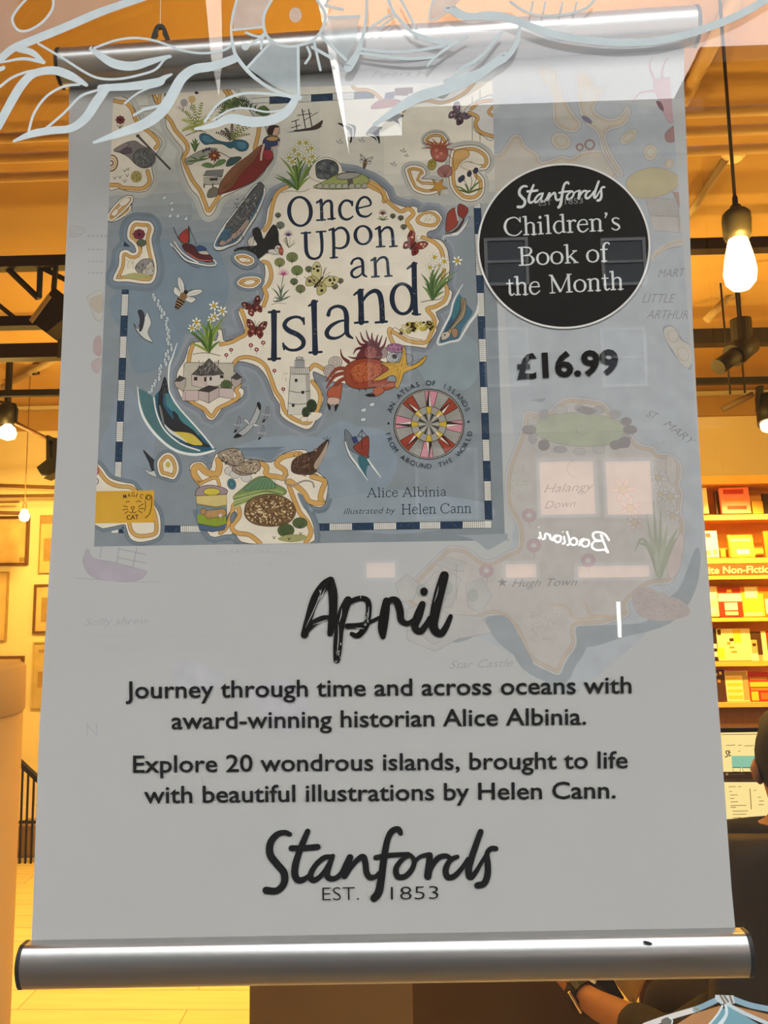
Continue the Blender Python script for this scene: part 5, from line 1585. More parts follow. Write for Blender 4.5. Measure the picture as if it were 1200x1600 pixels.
for t_ in ((545, 350), (560, 300), (610, 262), (660, 250), (715, 320), (545, 415), (700, 350)):
    frond(632, 410, t_[0], t_[1], 26, random.choice(('8a8838', '75782c', '9a9648')), 8, 14)
cv.line('560,450 640,420 690,428', 1, INK_)
for t_ in ((755, 345), (735, 290), (800, 240), (880, 225), (950, 240), (1000, 300), (1080, 310), (930, 270), (780, 320)):
    frond(850, 262, t_[0], t_[1], 30, random.choice(('3f4c2c', '556030', '2e3a22', '4c5a34')), 8, 26)
cv.blob('1000,290 1050,262 1088,300 1060,328 1020,315', '4e5c30', INK_, .6)
for t_ in ((755, 430), (785, 420), (810, 405), (850, 380), (905, 360), (940, 380), (975, 385), (955, 440)):
    frond(850, 470, t_[0], t_[1], 20, '42362a' if t_[0] < 900 else '6a6a34', 7, 6)
cv.blob('648,448 672,434 712,446 760,478 830,490 880,474 930,480 955,506 940,540 898,545 862,522 838,528 790,502 720,500 680,504 652,476', '31667c', INK_, .8)
cv.blob('664,458 690,450 740,482 700,492 672,480', '4a8298'); cv.blob('880,492 930,492 936,524 900,532', '4a8298')
fan(618, 545, [(588, 490), (600, 470), (618, 462), (636, 475), (650, 492)], 4, '43582e', '5a6c3a')
cv.blob('555,605 610,565 690,530 760,532 720,570 660,590 590,630', '8a8676', INK_, .7)
for (x, y) in ((672, 545), (690, 535), (708, 532)): cv.ell(x, y, 8, 11, '34445c', 20, INK_, .5, 8)
fan(640, 605, [(560, 610), (590, 580), (690, 570), (710, 590)], 3, '55663a')
cv.line('720,535 790,560 840,585 900,580', 1, INK_)
for k in range(9):
    a = k * 2 * math.pi / 9
    cv.ell(740 + 24 * math.cos(a), 573 + 22 * math.sin(a), 15, 7, '7c3420', math.degrees(a), INK_, .5, 10)
cv.ell(740, 573, 8, 8, 'b88a30'); cv.line('740,596 738,650', .9, '39401f')
cv.blob('662,634 690,618 722,625 738,645 700,648', '5c7440', INK_, .6); cv.blob('740,640 765,605 800,598 812,608 785,630', '5c7440', INK_, .6)
cv.blob('815,640 830,595 880,580 910,590 860,630', '3c5c5c', INK_, .6)
cv.poly('668,700 690,668 800,660 790,702', '77726a', INK_, .8)
for x in range(690, 800, 8): cv.line([(x, 670), (x - 6, 698)], .5, '3c3832', False)
cv.poly('672,712 788,704 786,752 676,756', 'a09684', INK_, .8); cv.poly('710,715 762,712 760,728 712,730', '2c2a28')
for x in (676, 730, 782): cv.line([(x, 750), (x, 772)], 2, '3c3832', False)
cv.blob('695,830 705,790 740,770 765,785 760,820 720,836', '6a6250', INK_, .7)
# figurehead: long red-brown hull of a skirt, blue bodice, dark hair
cv.blob('1040,505 1092,545 1108,590 1066,650 1000,722 900,775 790,812 764,812 782,740 850,650 950,575', '6e2620', INK_, .9)
cv.blob('1032,510 950,575 850,650 784,740 768,808 800,800 850,770 905,690 990,600', '73482e', None)
for k in range(26):
    u = k / 26; cv.line([(1030 - 250 * u, 520 + 265 * u), (1046 - 215 * u, 560 + 235 * u)], .7, '3e241a')
cv.blob('1048,540 1100,545 1104,590 1060,600', '8c2a30', INK_, .6)
cv.blob('1042,500 1058,460 1100,450 1140,460 1148,492 1120,525 1070,535', '35426a', INK_, .8)
cv.blob('1062,470 1100,452 1140,462 1130,478 1090,482', 'a8824c', INK_, .5)
cv.line('1050,505 1036,560 1032,600', 3.2, 'b89a84'); cv.line('1144,490 1140,515 1100,526', 3.2, 'b89a84')
cv.ell(1122, 420, 26, 32, 'b8947c', 15, INK_, .7, 14)
cv.blob('1078,440 1072,410 1090,388 1128,384 1146,396 1120,400 1108,425 1100,444', '33201c', INK_, .5)
# tiny bird at the top edge
cv.blob('615,178 630,172 642,182 628,190', '2a2620')
# ---- sailing ship, birds and insects in the upper sea --------------
cv.z(400, 120, 3)
cv.poly('140,262 235,240 320,232 270,248 200,258', '5f7276')
cv.blob('180,250 240,244 285,222 312,204 300,238 262,250 200,254', '43302a', INK_, .7)
for p, w in (('192,245 186,205', 1.4), ('232,240 216,152', 1.6), ('262,232 246,152', 1.6), ('166,212 202,200', 1.3), ('164,240 208,226', 1.3), ('192,182 262,172', 1.2), ('225,205 290,166', 1.1), ('215,165 232,160', 1.0)):
    cv.line(p, w, '2a221e', False)
gull(392, 305, 17); gull(496, 298, 17); gull(690, 347, 15); gull(706, 370, 11); gull(645, 410, 15)
for (p1, p2) in (('382,218 420,222 455,226 468,240 460,280 440,312 444,278 430,246', '408,222 452,240 452,300'), ('515,268 540,236 560,234 592,238 576,256 580,312 556,290 530,276', '528,270 560,282 572,306'), ('578,206 612,186 668,174 692,184 664,202 688,244 650,214 610,208', '640,208 672,226 684,240')):
    cv.blob(p1, '26221f', INK_, .6); cv.line(p2, 1.8, 'c8c2b6')
bee(512, 402, 30, 12)
butterfly(950, 178, 52, 40, '55404e', '4a3034', '9a7c8c')
# islands, top right: creature, starfish, bluebells
cv.z(400, 120, 3)
island('698,430 735,412 785,425 798,458 775,478 810,480 868,492 862,538 800,555 740,535 718,500 705,468', halo=6)
island('785,290 820,262 872,264 900,300 890,330 840,330 800,320', halo=4, gap=3, w=4)
island('915,350 960,325 1030,322 1085,355 1100,400 1080,435 1040,442 1070,480 1068,545 1030,582 970,580 925,540 905,480', halo=7, gap=4, w=5)
cv.blob('935,350 985,340 1000,370 960,400 935,440 925,400', OCH, OCD, .8); cv.line('960,420 1000,400 1030,415', 2, OCD)
cv.blob('960,420 985,398 1035,410 1060,420 1010,440', CRM, OCD, .7)
cv.blob('820,340 850,318 888,330 900,362 880,398 840,392 822,370', '8e4634', INK_, .8)
for t_ in ((780, 310), (800, 300), (825, 290), (870, 285), (905, 290), (925, 310), (935, 345), (920, 385), (775, 335)):
    cv.line([(850, 345), ((850 + t_[0]) / 2 + 6, (345 + t_[1]) / 2 - 6), t_], [4, 2.6, .8], '87422f')
for (x, y) in ((845, 345), (868, 360), (850, 375)): cv.ell(x, y, 9, 8, 'a86450', 0, None, 1, 10)
cv.ell(825, 412, 20, 26, '99823a', 10, INK_, .7); hatch(812, 395, 838, 430, 18, '4c4018', 5, .6)
cv.blob('850,440 880,415 910,420 920,450 900,470 865,468', '97645c', INK_, .7)
for k in range(6): cv.line([(885, 470), (856 + k * 12, 422)], .5, '4c2c28', False)
def star5(cx, cy, r, col, rot, spots=None, thick=.42):
    p = []
    for k in range(10):
        a = math.radians(rot + k * 36); rr = r if k % 2 == 0 else r * thick
        p.append((cx + rr * math.cos(a), cy + rr * math.sin(a)))
    cv.blob(p, col, INK_, .7, 3)
    if spots:
        for k in range(5):
            a = math.radians(rot + k * 72)
            for j in range(1, 6):
                cv.ell(cx + r * j / 7 * math.cos(a), cy + r * j / 7 * math.sin(a), r * .03, r * .03, spots, 0, None, 1, 6)
star5(856, 515, 44, 'b07f34', -60, '5c3c18')
for (x, y) in ((968, 475), (1000, 455), (1030, 440), (958, 482)): cv.ell(x, y, 11, 15, '2f3450', 15, INK_, .5, 10)
for p in ('1000,540 985,500 965,470', '1000,540 1012,490 1000,450', '1000,540 1030,490 1035,445'): cv.line(p, .9, '39401f')
fan(998, 545, [(930, 510), (945, 530), (1060, 485), (1070, 520), (1040, 500), (975, 500)], 3.0, '66703c', '4c5a30')
# coast at the top right corner
cv.blob('445,30 470,10 540,45 600,85 560,110 640,150 700,150 720,130 860,128 960,110 1010,60 1040,10 800,20 600,10', 'c4bcb2')
band_('448,35 470,60 520,62 560,80 590,110', 4); band_('690,160 720,130 800,110 860,122 920,110 985,70 1020,30 1035,5', 4)
cv.poly('650,55 735,50 735,76 712,78 712,88 650,86', '6c4a4c', INK_, .6)
cv.poly('608,76 648,70 648,100 600,104', '62688a', INK_, .5)
cv.blob('540,150 570,115 640,105 690,120 640,140', '9a5c58', INK_, .6)
cv.blob('835,80 880,52 912,58 900,85 872,102', '6d7a70', INK_, .6)
for k in range(16):
    cv.ell(545 + 14 * k + random.uniform(-4, 4), 18 + random.uniform(-6, 4), 8, 4, '8a8434', 0, None, 1, 8)
cv.z(400, 120, 3)
cv.blob('975,160 1020,120 1070,95 1112,100 1112,290 1060,275 1020,245 1030,200 1010,180', 'c4bcb2', INK_, .8)
band_('1000,168 1040,190 1028,220 1050,258 1110,280', 4.5); band_('1010,150 1050,118 1108,112', 4); band_('1112,140 1090,165 1108,182', 3.5)
# ---- left sea: seal, puffin, boat, bee, penguin, ice --------------
cv.z(150, 320, 4)
island('72,92 90,60 150,10 195,0 220,12 212,45 160,85 110,108 80,106', halo=0, gap=3.5, w=4)
cv.z(150, 100, 4)
island('70,965 85,920 140,855 185,825 225,825 232,855 200,900 130,965 95,985', halo=0, gap=3.5, w=4)
cv.blob('145,870 180,838 212,840 205,865 165,890', CRM, OCD, .6); cv.blob('95,940 125,905 140,920 120,950', CRM, OCD, .6)
cv.z(150, 320, 4)
island('105,460 140,380 148,300 190,280 228,300 250,290 235,250 195,210 200,140 235,98 290,98 340,105 366,150 350,215 362,290 380,370 378,440 350,490 290,495 200,482 130,482', halo=12, gap=5, w=4.5)
for k in range(8):
    a = k * math.pi / 4
    cv.ell(270 + 20 * math.cos(a), 185 + 18 * math.sin(a), 18, 15, '6e2836', 0, INK_, .5, 10)
cv.ell(270, 185, 9, 9, '261418'); cv.blob('255,235 280,215 310,225 312,248 285,262 262,252', '4c5640', INK_, .6); cv.line('285,262 290,275', 1, INK_)
cv.blob('245,400 268,360 300,340 350,345 365,400 350,440 290,440', '817a72', INK_, .8)
cv.blob('290,430 320,372 352,360 362,435', 'a89c8a', INK_, .6); hatch(250, 360, 360, 435, 36, '3a3632', 12, .7)
cv.blob('175,445 240,425 330,440 340,458 220,462', '98905c'); hatch(190, 350, 240, 410, 18, '8a8450', 16)
# seal with halo
cv.z(300, 280, 4)
def seal():
    cv.z(150, 320, 4)
    cv.blob('735,265 745,220 790,140 850,60 910,-20 960,-90 1000,-130 1045,-125 1062,-70 1010,60 960,140 900,230 840,262 770,288', 'b9b3a6', INK_, .7)
    cv.blob('748,262 760,215 802,150 862,70 930,-30 1000,-120 1040,-108 1046,-60 1000,50 945,140 885,225 820,255', '47687c')
    cv.blob('820,120 880,40 940,-40 1000,-110 1020,-140 1046,-125 1046,-90 1010,-10 960,80 900,160 840,215 790,262 766,240 780,215 860,150 810,150', '4c4946', INK_, .9)
    cv.blob('770,238 820,200 880,165 940,95 960,110 910,180 850,225 790,258', '8a7468', INK_, .8)
    cv.blob('780,180 830,165 850,195 800,230', '3b6076')
    hatch(830, -60, 1000, 130, 90, '8c8880', 9, .8); hatch(800, 100, 930, 240, 40, '2a2624', 9, .8); hatch(860, -40, 1010, 60, 60, '22201e', 9, .8)
seal()
# puffin
cv.blob('862,288 900,268 950,262 1008,252 985,205 980,160 1008,142 1030,165 1048,215 1075,170 1112,125 1140,170 1142,230 1160,262 1140,305 1070,300 1020,335 960,335 900,315', '221f1d', INK_, .7)
cv.blob('1075,290 1110,280 1145,300 1110,312', 'b9b0a2'); cv.ell(1138, 276, 21, 22, 'b4aa9c', 0, INK_, .5, 14); cv.ell(1134, 272, 5, 5, '18120f')
cv.blob('1142,280 1158,262 1170,285 1164,315 1148,305', '8a4434', INK_, .6); cv.line('1150,285 1166,292', 1, 'b8803c')
hatch(870, 262, 1000, 320, 30, '4a4642', 10, .7)
cv.blob('960,235 985,195 985,230 975,262', 'b7aca0', INK_, .6)
# small shoal islands
island('862,335 880,310 930,305 985,330 990,365 950,385 900,372', halo=5, gap=3, w=3)
island('878,490 910,455 980,445 1030,458 1030,490 985,522 920,520', halo=5, gap=3, w=4)
cv.ell(920, 345, 26, 14, CRM, 5, OCD, .6); cv.ell(960, 485, 36, 15, CRM, -8, OCD, .6)
# fishing boat
cv.blob('540,255 585,245 640,275 700,305 735,345 700,358 640,340 570,300', '4a2424', INK_, .9)
cv.blob('516,205 575,150 582,215 560,245', '8e3428', INK_, .8); cv.line('580,130 584,240', 1.2, INK_); cv.line('580,135 630,250', .8, INK_); cv.line('485,140 510,200 540,240', .8, INK_); cv.line('582,160 560,180', .7, INK_)
cv.blob('625,272 650,255 690,275 680,300 640,300', '35527e', INK_, .7); cv.blob('640,295 690,290 705,312 660,310', 'a89c8c', INK_, .6)
cv.line('570,300 640,342 720,352', 1.4, 'b0543c')
for p, w in (('465,245 510,290 560,345 620,365 700,382 745,378', 2.2), ('490,230 530,290 580,330 640,362', 2.0), ('735,345 752,365 740,382', 2)):
    cv.line(p, w + 1, INK_); cv.line(p, w, 'c6c2b8')
cv.line('480,260 540,335 600,380 650,392', .8, INK_)
# sails of the ice floes
for (x, y) in ((475, 28), (462, 68), (510, 68), (562, 85)):
    cv.poly([(x - 14, y + 12), (x + 4, y - 16), (x + 15, y + 10)], 'b5bab4', INK_, .7)
cv.z(150, 100, 4)
for (x, y) in ((425, 835), (470, 868)): cv.poly([(x - 18, y + 12), (x + 10, y - 16), (x + 16, y + 10)], 'b5bab4', INK_, .7)
cv.z(150, 320, 4)
bee(545, 575, 88, 30)
# penguin / gannet in flight
cv.blob('238,745 262,775 280,700 262,665 285,660 305,700 318,668 330,690 345,740 325,800 355,862 300,835 258,795', 'bcb6aa', INK_, .8)
cv.blob('262,665 288,660 304,705 290,775 270,790 275,720', '33343a', INK_, .6); cv.line('236,742 256,790 300,836 352,862', 1.2, INK_)
# floating ice trail
for k in range(34):
    u = k / 33
    x = 372 + (470 - 372) * (math.sin(u * 3.0)) * .9 - 70 * max(0, u - .55) * 2; y = 570 + 610 * u
    x += random.uniform(-16, 16)
    a = random.uniform(-.5, .5)
    cv.blob([(x - 8, y - 16), (x + 8, y - 18), (x + 10, y + 10), (x - 6, y + 16)], 'a9b4b4', INK_, .55, 2)
# daffodils above the fort
fan(705, 920, [(560, 770), (580, 860), (610, 760), (640, 720), (668, 745), (690, 690), (720, 700), (745, 720), (770, 760), (815, 690), (780, 850), (800, 740)], 4.2, '55702c', '8a9440')
fan(710, 920, [(590, 800), (630, 780), (740, 760), (790, 720), (700, 740)], 4.0, '42581f', '6c8034')
for (x, y, r) in ((738, 632, 36), (790, 665, 36), (742, 700, 36), (628, 735, 34), (720, 715, 28), (600, 770, 30), (640, 765, 24)):
    daffodil(x, y, r, 'd6d0be', 'c8a02c')
cv.line('605,935 690,925 780,945', .8, INK_)
# star fort
cv.poly('550,1000 560,985 860,990 862,1050 880,1090 860,1170 540,1170', 'a79c88', INK_, .8)
cv.poly('600,1060 708,960 800,1056 770,1062 640,1066', '4d4741', INK_, 1.0)
hatch(630, 985, 770, 1058, 60, '8a8278', 16, .7); hatch(630, 985, 770, 1058, 40, '1e1a17', 16, .7)
cv.poly('598,1062 640,1066 690,1072 690,1150 600,1130', 'b09d90', INK_, .8); cv.poly('690,1072 800,1058 802,1120 690,1150', 'b8aa9c', INK_, .8)
for (x, y, w_, h_) in ((612, 1076, 22, 22), (676, 1078, 14, 26), (710, 1076, 14, 22), (775, 1064, 22, 20)): cv.poly([(x, y), (x + w_, y), (x + w_, y + h_), (x, y + h_)], '2c2622')
cv.poly('490,1110 522,1068 562,1085 560,1130 545,1165 500,1140', '9c8c80', INK_, .8); cv.poly('490,1105 522,1066 560,1085 525,1105', '3f3a36', INK_, .6)
cv.poly('845,1080 880,1050 912,1080 908,1115 870,1145 848,1120', '9c8c80', INK_, .8); cv.poly('845,1082 878,1050 912,1080 880,1095', '3f3a36', INK_, .6)
bush(815, 1128, 36, 32, '4f5c34', 7)
cv.poly('548,1160 640,1160 640,1225 535,1225', 'b29a92', INK_, .8)
cv.poly('640,1160 705,1130 770,1140 770,1200 705,1240 640,1215', 'a8948a', INK_, .8); cv.poly('632,1162 700,1132 772,1140 706,1172', '37322f', INK_, .7)
cv.poly('770,1145 860,1150 858,1215 770,1200', 'b29c94', INK_, .8)
cv.line('706,1172 706,1240', .8, INK_, False); cv.line('558,1170 560,1224', .5, INK_, False)
# butterflies on the west coast and the east side
butterfly(985, 640, 62, -25, '532420', '6a2a22', 'b08c70'); butterfly(1000, 780, 66, 8, '5c2824', '6e2c24', 'b08c70')
cv.z(380, 300, 4)
butterfly(1065, 330, 72, 38, '7a2f22', '6a261e', 'c0a088')
butterfly(478, 555, 96, 38, 'b3a472', 'a3925c', '2c2618')
for t_ in ((380, 530), (420, 525), (520, 470), (540, 520), (500, 560)): cv.line([(470, 590), t_], .9, '2c2618')
# ---- right: red sailing boat, daffodils, seaweed, seahorse-like fish ----
cv.z(600, 300, 6)
cv.blob('570,390 640,372 700,320 750,245 740,290 690,360 620,390', '4e2c28', INK_, .9)
cv.blob('580,370 585,250 605,185 665,150 685,220 690,300 640,350', '843628', INK_, .9); cv.blob('690,200 705,112 790,160 750,245 715,232', '7c3026', INK_, .9)
cv.line('672,160 694,268', 1.6, 'b8b0a4')
cv.line('560,455 550,435 570,410 640,400 700,385 750,330 805,235', [2, 3, 3, 4, 4.5, 4, .6], 'c6c2b8'); cv.line('585,455 560,458 548,436 566,408 640,398', .9, INK_); cv.line('700,400 760,335 806,232', .8, INK_)
fan(450, 1010, [(345, 765), (355, 880), (420, 790), (450, 740), (490, 680), (535, 690), (580, 720), (690, 735), (660, 800), (570, 930), (400, 890), (520, 880)], 4.4, '4d6336', '6f8048')
fan(460, 1010, [(380, 850), (430, 760), (500, 740), (620, 740), (560, 880)], 3.8, '3f5530', '5f7440')
for (x, y, r) in ((475, 612, 52), (565, 652, 54), (688, 645, 54), (432, 708, 50), (520, 690, 36)):
    daffodil(x, y, r, 'd4ceba', 'bfa030')
cv.line('345,1035 420,1018 520,1005 555,975', 1, INK_)
for k in range(90):
    u = random.random(); x = 150 + 310 * u + random.uniform(-12, 12); y = 1290 - 40 * u + random.uniform(-55, 60) * (1 - .4 * u)
    if k % 3: cv.ring(x, y, random.uniform(10, 18), random.uniform(10, 16), 1.3, random.choice(('9c8a34', '8a7828', 'b09c40')), 0, 8)
    else: cv.ell(x, y, random.uniform(12, 24), random.uniform(10, 18), random.choice(('211a10', '2e2412')), 0, None, 1, 8)
cv.line('740,865 700,930 650,1030 620,1150 560,1270 505,1390 520,1432 620,1405 700,1388 740,1330 800,1230 870,1130 885,1015', [1, 2, 3, 3, 3, 3, 3, 3, 3, 3, 4, 4, 1], 'c6c2b8')
cv.blob('705,960 660,1040 630,1160 560,1300 525,1410 620,1395 700,1370 730,1290 780,1210 830,1130 800,1080 740,1010', '46768c')
cv.blob('705,960 680,1020 640,1160 650,1200 700,1120', '3a7f8c'); cv.blob('600,1230 640,1180 640,1260 560,1370', '34607c')
cv.blob('715,1010 765,1005 768,1100 745,1180 700,1230 660,1275 630,1330 545,1390 530,1370 560,1320 610,1290 640,1250 690,1170 720,1100', '8a7a60', INK_, .9)
for k in range(20):
    u = k / 19; x = 740 - 120 * u * u - 10 * u; y = 1015 + 260 * u
    cv.line([(x - 22, y + 6), (x + 22, y - 4)], 1.0, '4a3a2a', False)
cv.blob('540,1330 590,1310 620,1330 600,1370 545,1388', 'b0a08c', INK_, .7); cv.ell(570, 1340, 8, 8, '1c1612'); cv.blob('640,1280 690,1290 690,1350 655,1370 635,1330', '8c6c50', INK_, .7)
# ---- killer-whale-like dolphin with wave ---------------------------
cv.z(200, 520, 3.75)
cv.blob('60,330 75,420 110,520 180,620 280,690 400,712 500,690 505,675 400,690 300,650 210,570 165,480 150,380', '4f7c82')
cv.line('56,315 70,430 105,520 180,615 280,690 400,714 505,690', [1, 3, 4, 4, 4, 4, 3], 'cfccc2')
cv.blob('155,380 170,470 220,570 310,655 420,690 490,680 440,610 360,520 280,430 240,350 225,320 215,262 190,330', '2f6480')
cv.blob('225,345 260,400 330,480 420,590 380,590 300,500 250,450 225,420', '4a8a90')
cv.line('288,60 262,140 242,200 238,300 250,360 300,440 380,530 450,610 500,675', [1, 2, 2.5, 2, 2.5, 2.5, 2.5, 2.5, 2.5], 'cfccc2')
cv.line('152,380 168,470 215,570 310,650 420,690', 2.2, 'cfccc2')
cv.blob('215,258 232,310 235,350 210,360 205,420 240,480 270,510 262,460 290,480 310,520 380,570 440,640 480,668 400,662 330,640 260,590 200,520 178,440 182,360 195,320', '2b2b2d', INK_, .8)
cv.blob('260,585 300,580 370,590 410,620 438,655 400,662 340,640', 'b8a040', INK_, .5)
cv.blob('200,520 240,560 290,595 350,645 300,620 240,580', 'bfb8aa'); cv.blob('182,430 200,520 215,540 195,440', '6c6862')
cv.line('300,640 360,658 430,662', 1, '18120f')
hatch(200, 300, 235, 420, 20, '606062', 10, .6)
# gulls over the cove
cv.blob('620,615 640,590 700,540 740,470 765,408 778,430 770,480 745,535 700,585 655,610', '9a9792', INK_, .8)
cv.blob('755,420 765,405 778,430 772,455', '22201e'); cv.blob('620,617 640,590 668,605', '22201e')
cv.blob('675,505 700,510 715,540 690,525', 'aeaaa4', INK_, .6); cv.blob('735,530 775,545 740,550', 'aeaaa4', INK_, .6)
for (x, y, r) in ((642, 538, 44), (808, 478, 44), (782, 585, 40)):
    cv.blob([(x - r * .5, y + r * 1.1), (x - r * .1, y + r * .1), (x + r * .2, y - r * 1.1), (x + r * .4, y - r * .5), (x + r * .1, y + r * .5)], '7c7a7c', INK_, .6, 3)
    cv.line([(x - r * .5, y), (x + r * .1, y + r * .1), (x + r * .6, y + r * .05)], 1.4, '9a9692'); cv.blob([(x - r * .5, y + r * 1.1), (x - r * .2, y + r * .6), (x - r * .1, y + r * .9)], '22201e')
# lighthouse
cv.blob('1010,500 1000,470 1130,470 1120,500 1070,520', CRM)
cv.poly('950,245 1062,245 1072,480 935,480', 'b9b0a0', INK_, .9)
cv.poly('1040,245 1062,245 1072,480 1048,480', '9c9284')
cv.poly('948,200 1065,205 1064,243 948,240', 'b0a698', INK_, .7)
for x in range(955, 1064, 12): cv.line([(x, 204), (x, 242)], .5, INK_, False)
cv.poly('978,160 1035,160 1035,205 976,205', '9a9690', INK_, .8); cv.poly('985,145 1025,145 1030,162 982,162', '8c8780', INK_, .8)
cv.ell(1004, 148, 16, 8, 'a8a298', 0, INK_, .6, 12)
for x in (990, 1002, 1014, 1026): cv.line([(x, 165), (x, 204)], .7, '3a4a5c', False)
cv.line('946,340 1000,350 1068,340', .9, INK_); cv.line('940,412 1000,420 1070,408', .9, INK_)
for (x, y) in ((985, 278), (1024, 348), (968, 424)): cv.poly([(x - 8, y - 8), (x + 8, y - 8), (x + 8, y + 10), (x - 8, y + 10)], '1e1a18')
bush(1076, 428, 30, 38, '2f3a26', 6); bush(1042, 466, 23, 30, '36402a', 6)
cv.poly('1012,495 1050,492 1050,520 1015,522', CRM, INK_, .6)
# ---- crab, anemone, shells and starfish ----------------------------
cv.z(480, 500, 3.75)
for (x, y, rx, ry, c) in ((165, 248, 40, 34, 'b3a294'), (130, 300, 34, 36, 'a89a90'), (500, 220, 36, 30, 'a8a29c'), (590, 228, 30, 28, '8a8a8e'), (445, 190, 26, 34, '9a8078')):
    cv.ell(x, y, rx, ry, c, 0, INK_, .8)
    for r in (.66, .33): cv.ring(x, y, rx * r, ry * r, .6, '4a3c34', 0, 12)
cv.blob('462,165 490,140 550,145 572,175 545,190 490,188', '96627a', INK_, .8); hatch(470, 145, 560, 185, 40, '5c2c44', 8, 1.1)
cv.ell(512, 214, 16, 14, '2a2420')
for p in ('195,170 205,215 240,245', '240,215 280,225 320,215', '270,200 290,170 330,165', '285,95 310,140 350,150', '310,70 330,120 370,140', '345,60 360,110 385,140', '380,75 380,110 395,145', '415,85 405,120 405,150', '440,90 425,130 412,160', '465,100 450,150 420,175', '450,160 420,190 400,200'):
    cv.line(p, [1.2, 3.6, 6], '5c2a2a')
cv.blob('330,160 380,140 420,165 440,215 400,250 330,245 290,215', '5e2a28', INK_, .6)
cv.ell(372, 190, 38, 38, '8c4c44', 0, INK_, .6); hatch(340, 160, 405, 220, 30, '46201f', 8, .8)
cv.blob('215,320 225,275 270,240 340,225 420,235 480,270 475,300 470,345 420,385 330,405 260,395 225,365', '883c24', INK_, 1.0)
cv.blob('260,290 330,250 420,262 430,310 380,350 290,360', 'a0512f'); hatch(240, 255, 450, 380, 110, '5a2414', 9, .8); hatch(270, 265, 430, 350, 60, 'b8744c', 8, .7)
for p in ('225,285 170,290 110,360', '222,310 160,330 112,400', '222,340 175,370 130,430'): cv.line(p, [6, 6, 2], '7c3a26')
cv.blob('175,385 205,370 200,420 190,470 130,460 118,420 145,390', '9c4e34', INK_, .8); cv.blob('125,455 188,460 182,500 165,535 158,500 140,500 132,530 118,495', 'b49684', INK_, .8); cv.blob('118,490 136,500 132,532', '2c2422'); cv.blob('162,500 182,495 166,538', '2c2422')
cv.line('410,380 460,370 510,375', 7, '8c4028'); cv.blob('390,400 430,388 455,405 440,430 395,448 340,440 385,425', 'a0583c', INK_, .8); cv.blob('340,438 390,432 395,448 360,450', '2c2422'); cv.blob('450,385 500,362 530,375 500,400 455,412', '93482c', INK_, .8)
for p in ('300,400 310,418', '340,405 345,418'): cv.line(p, 1.2, INK_)
cv.blob('428,252 500,248 540,245 555,200 558,165 572,162 580,210 590,265 640,255 698,208 685,245 640,280 570,310 555,350 530,400 515,385 520,340 495,325 440,350 385,355 440,315 478,285', 'b88c2c', INK_, .9)
for p in ('545,265 565,180', '560,275 680,225', '540,290 525,385', '520,285 400,348', '525,265 440,256'):
    a, b = [tuple(map(float, t.split(','))) for t in p.split()]
    for j in range(12):
        u = j / 11
        for sg in (-7, 7): cv.ell(a[0] + (b[0] - a[0]) * u + sg * (1 - u * .6), a[1] + (b[1] - a[1]) * u + sg * (1 - u * .6), 2.6, 2.6, '4a3010', 0, None, 1, 6)
# ---- compass rose ---------------------------------------------------
C0 = (713, 611); R0 = 200
cv.ell(C0[0], C0[1], R0 + 5, R0 + 5, 'a79e92', 0, INK_, 1.6, 48); cv.ring(C0[0], C0[1], R0 - 3, R0 - 3, .9, INK_, 0, 48)
def pol(r, a): return (C0[0] + r * math.cos(a), C0[1] + r * math.sin(a))
DK = 'a23d26'
for k in range(16):
    a = math.radians(-90 + k * 22.5 + 4)
    col = ('b97880', '9a948a', '8a3a28', '9a948a')[k % 4]
    cv.poly([pol(95, a - .196), pol(R0 - 4, a - .196), pol(R0 - 4, a), pol(R0 - 4, a + .196), pol(95, a + .196)], col, INK_, .7)
    if k % 2 == 1:
        for j in range(9): cv.line([pol(105, a - .18 + j * .045), pol(R0 - 6, a - .18 + j * .045)], .5, '4a443c', False)
for k in range(8):
    a = math.radians(-90 + k * 45)
    r = R0 - 2 if k % 2 == 0 else R0 - 18
    cv.poly([pol(r, a), pol(70, a + .34), pol(10, a)], 'cbbfae', INK_, .7); cv.poly([pol(r, a), pol(70, a - .34), pol(10, a)], '332425' if k % 2 == 0 else '4a2420', INK_, .7)
cv.ell(C0[0], C0[1], 104, 104, '8d867c', 0, INK_, .9, 36)
for k in range(8):
    a = math.radians(-90 + k * 45)
    cv.poly([pol(60, a - .16), pol(104, a - .18), pol(104, a + .18), pol(60, a + .16)], 'b5952e', INK_, .7)
    cv.poly([pol(104, a), pol(50, a + .3), pol(50, a)], 'c8bcaa') if k % 2 else None
cv.ell(C0[0], C0[1], 62, 62, '7a736a', 0, INK_, .8, 30)
for k in range(16):
    a = math.radians(-90 + k * 22.5)
    cv.poly([pol(62, a - .10), pol(62, a + .10), pol(4, a)], '221d1a' if k % 2 else 'a89e8e')
cv.z(0, 0, 1)
cx, cy = 480 + 713 / 3.75, 500 + 611 / 3.75
cv.arc_text('AN ATLAS OF ISLANDS', cx, cy, 64.5, -160, -21, 7.6, NAVY)
cv.arc_text('FROM AROUND THE WORLD', cx, cy, 65.5, 166, 13, 7.6, NAVY, flip=True)
cv.ell(607, 661.5, 1.7, 2, NAVY); cv.ell(732, 659, 1.7, 2, NAVY)
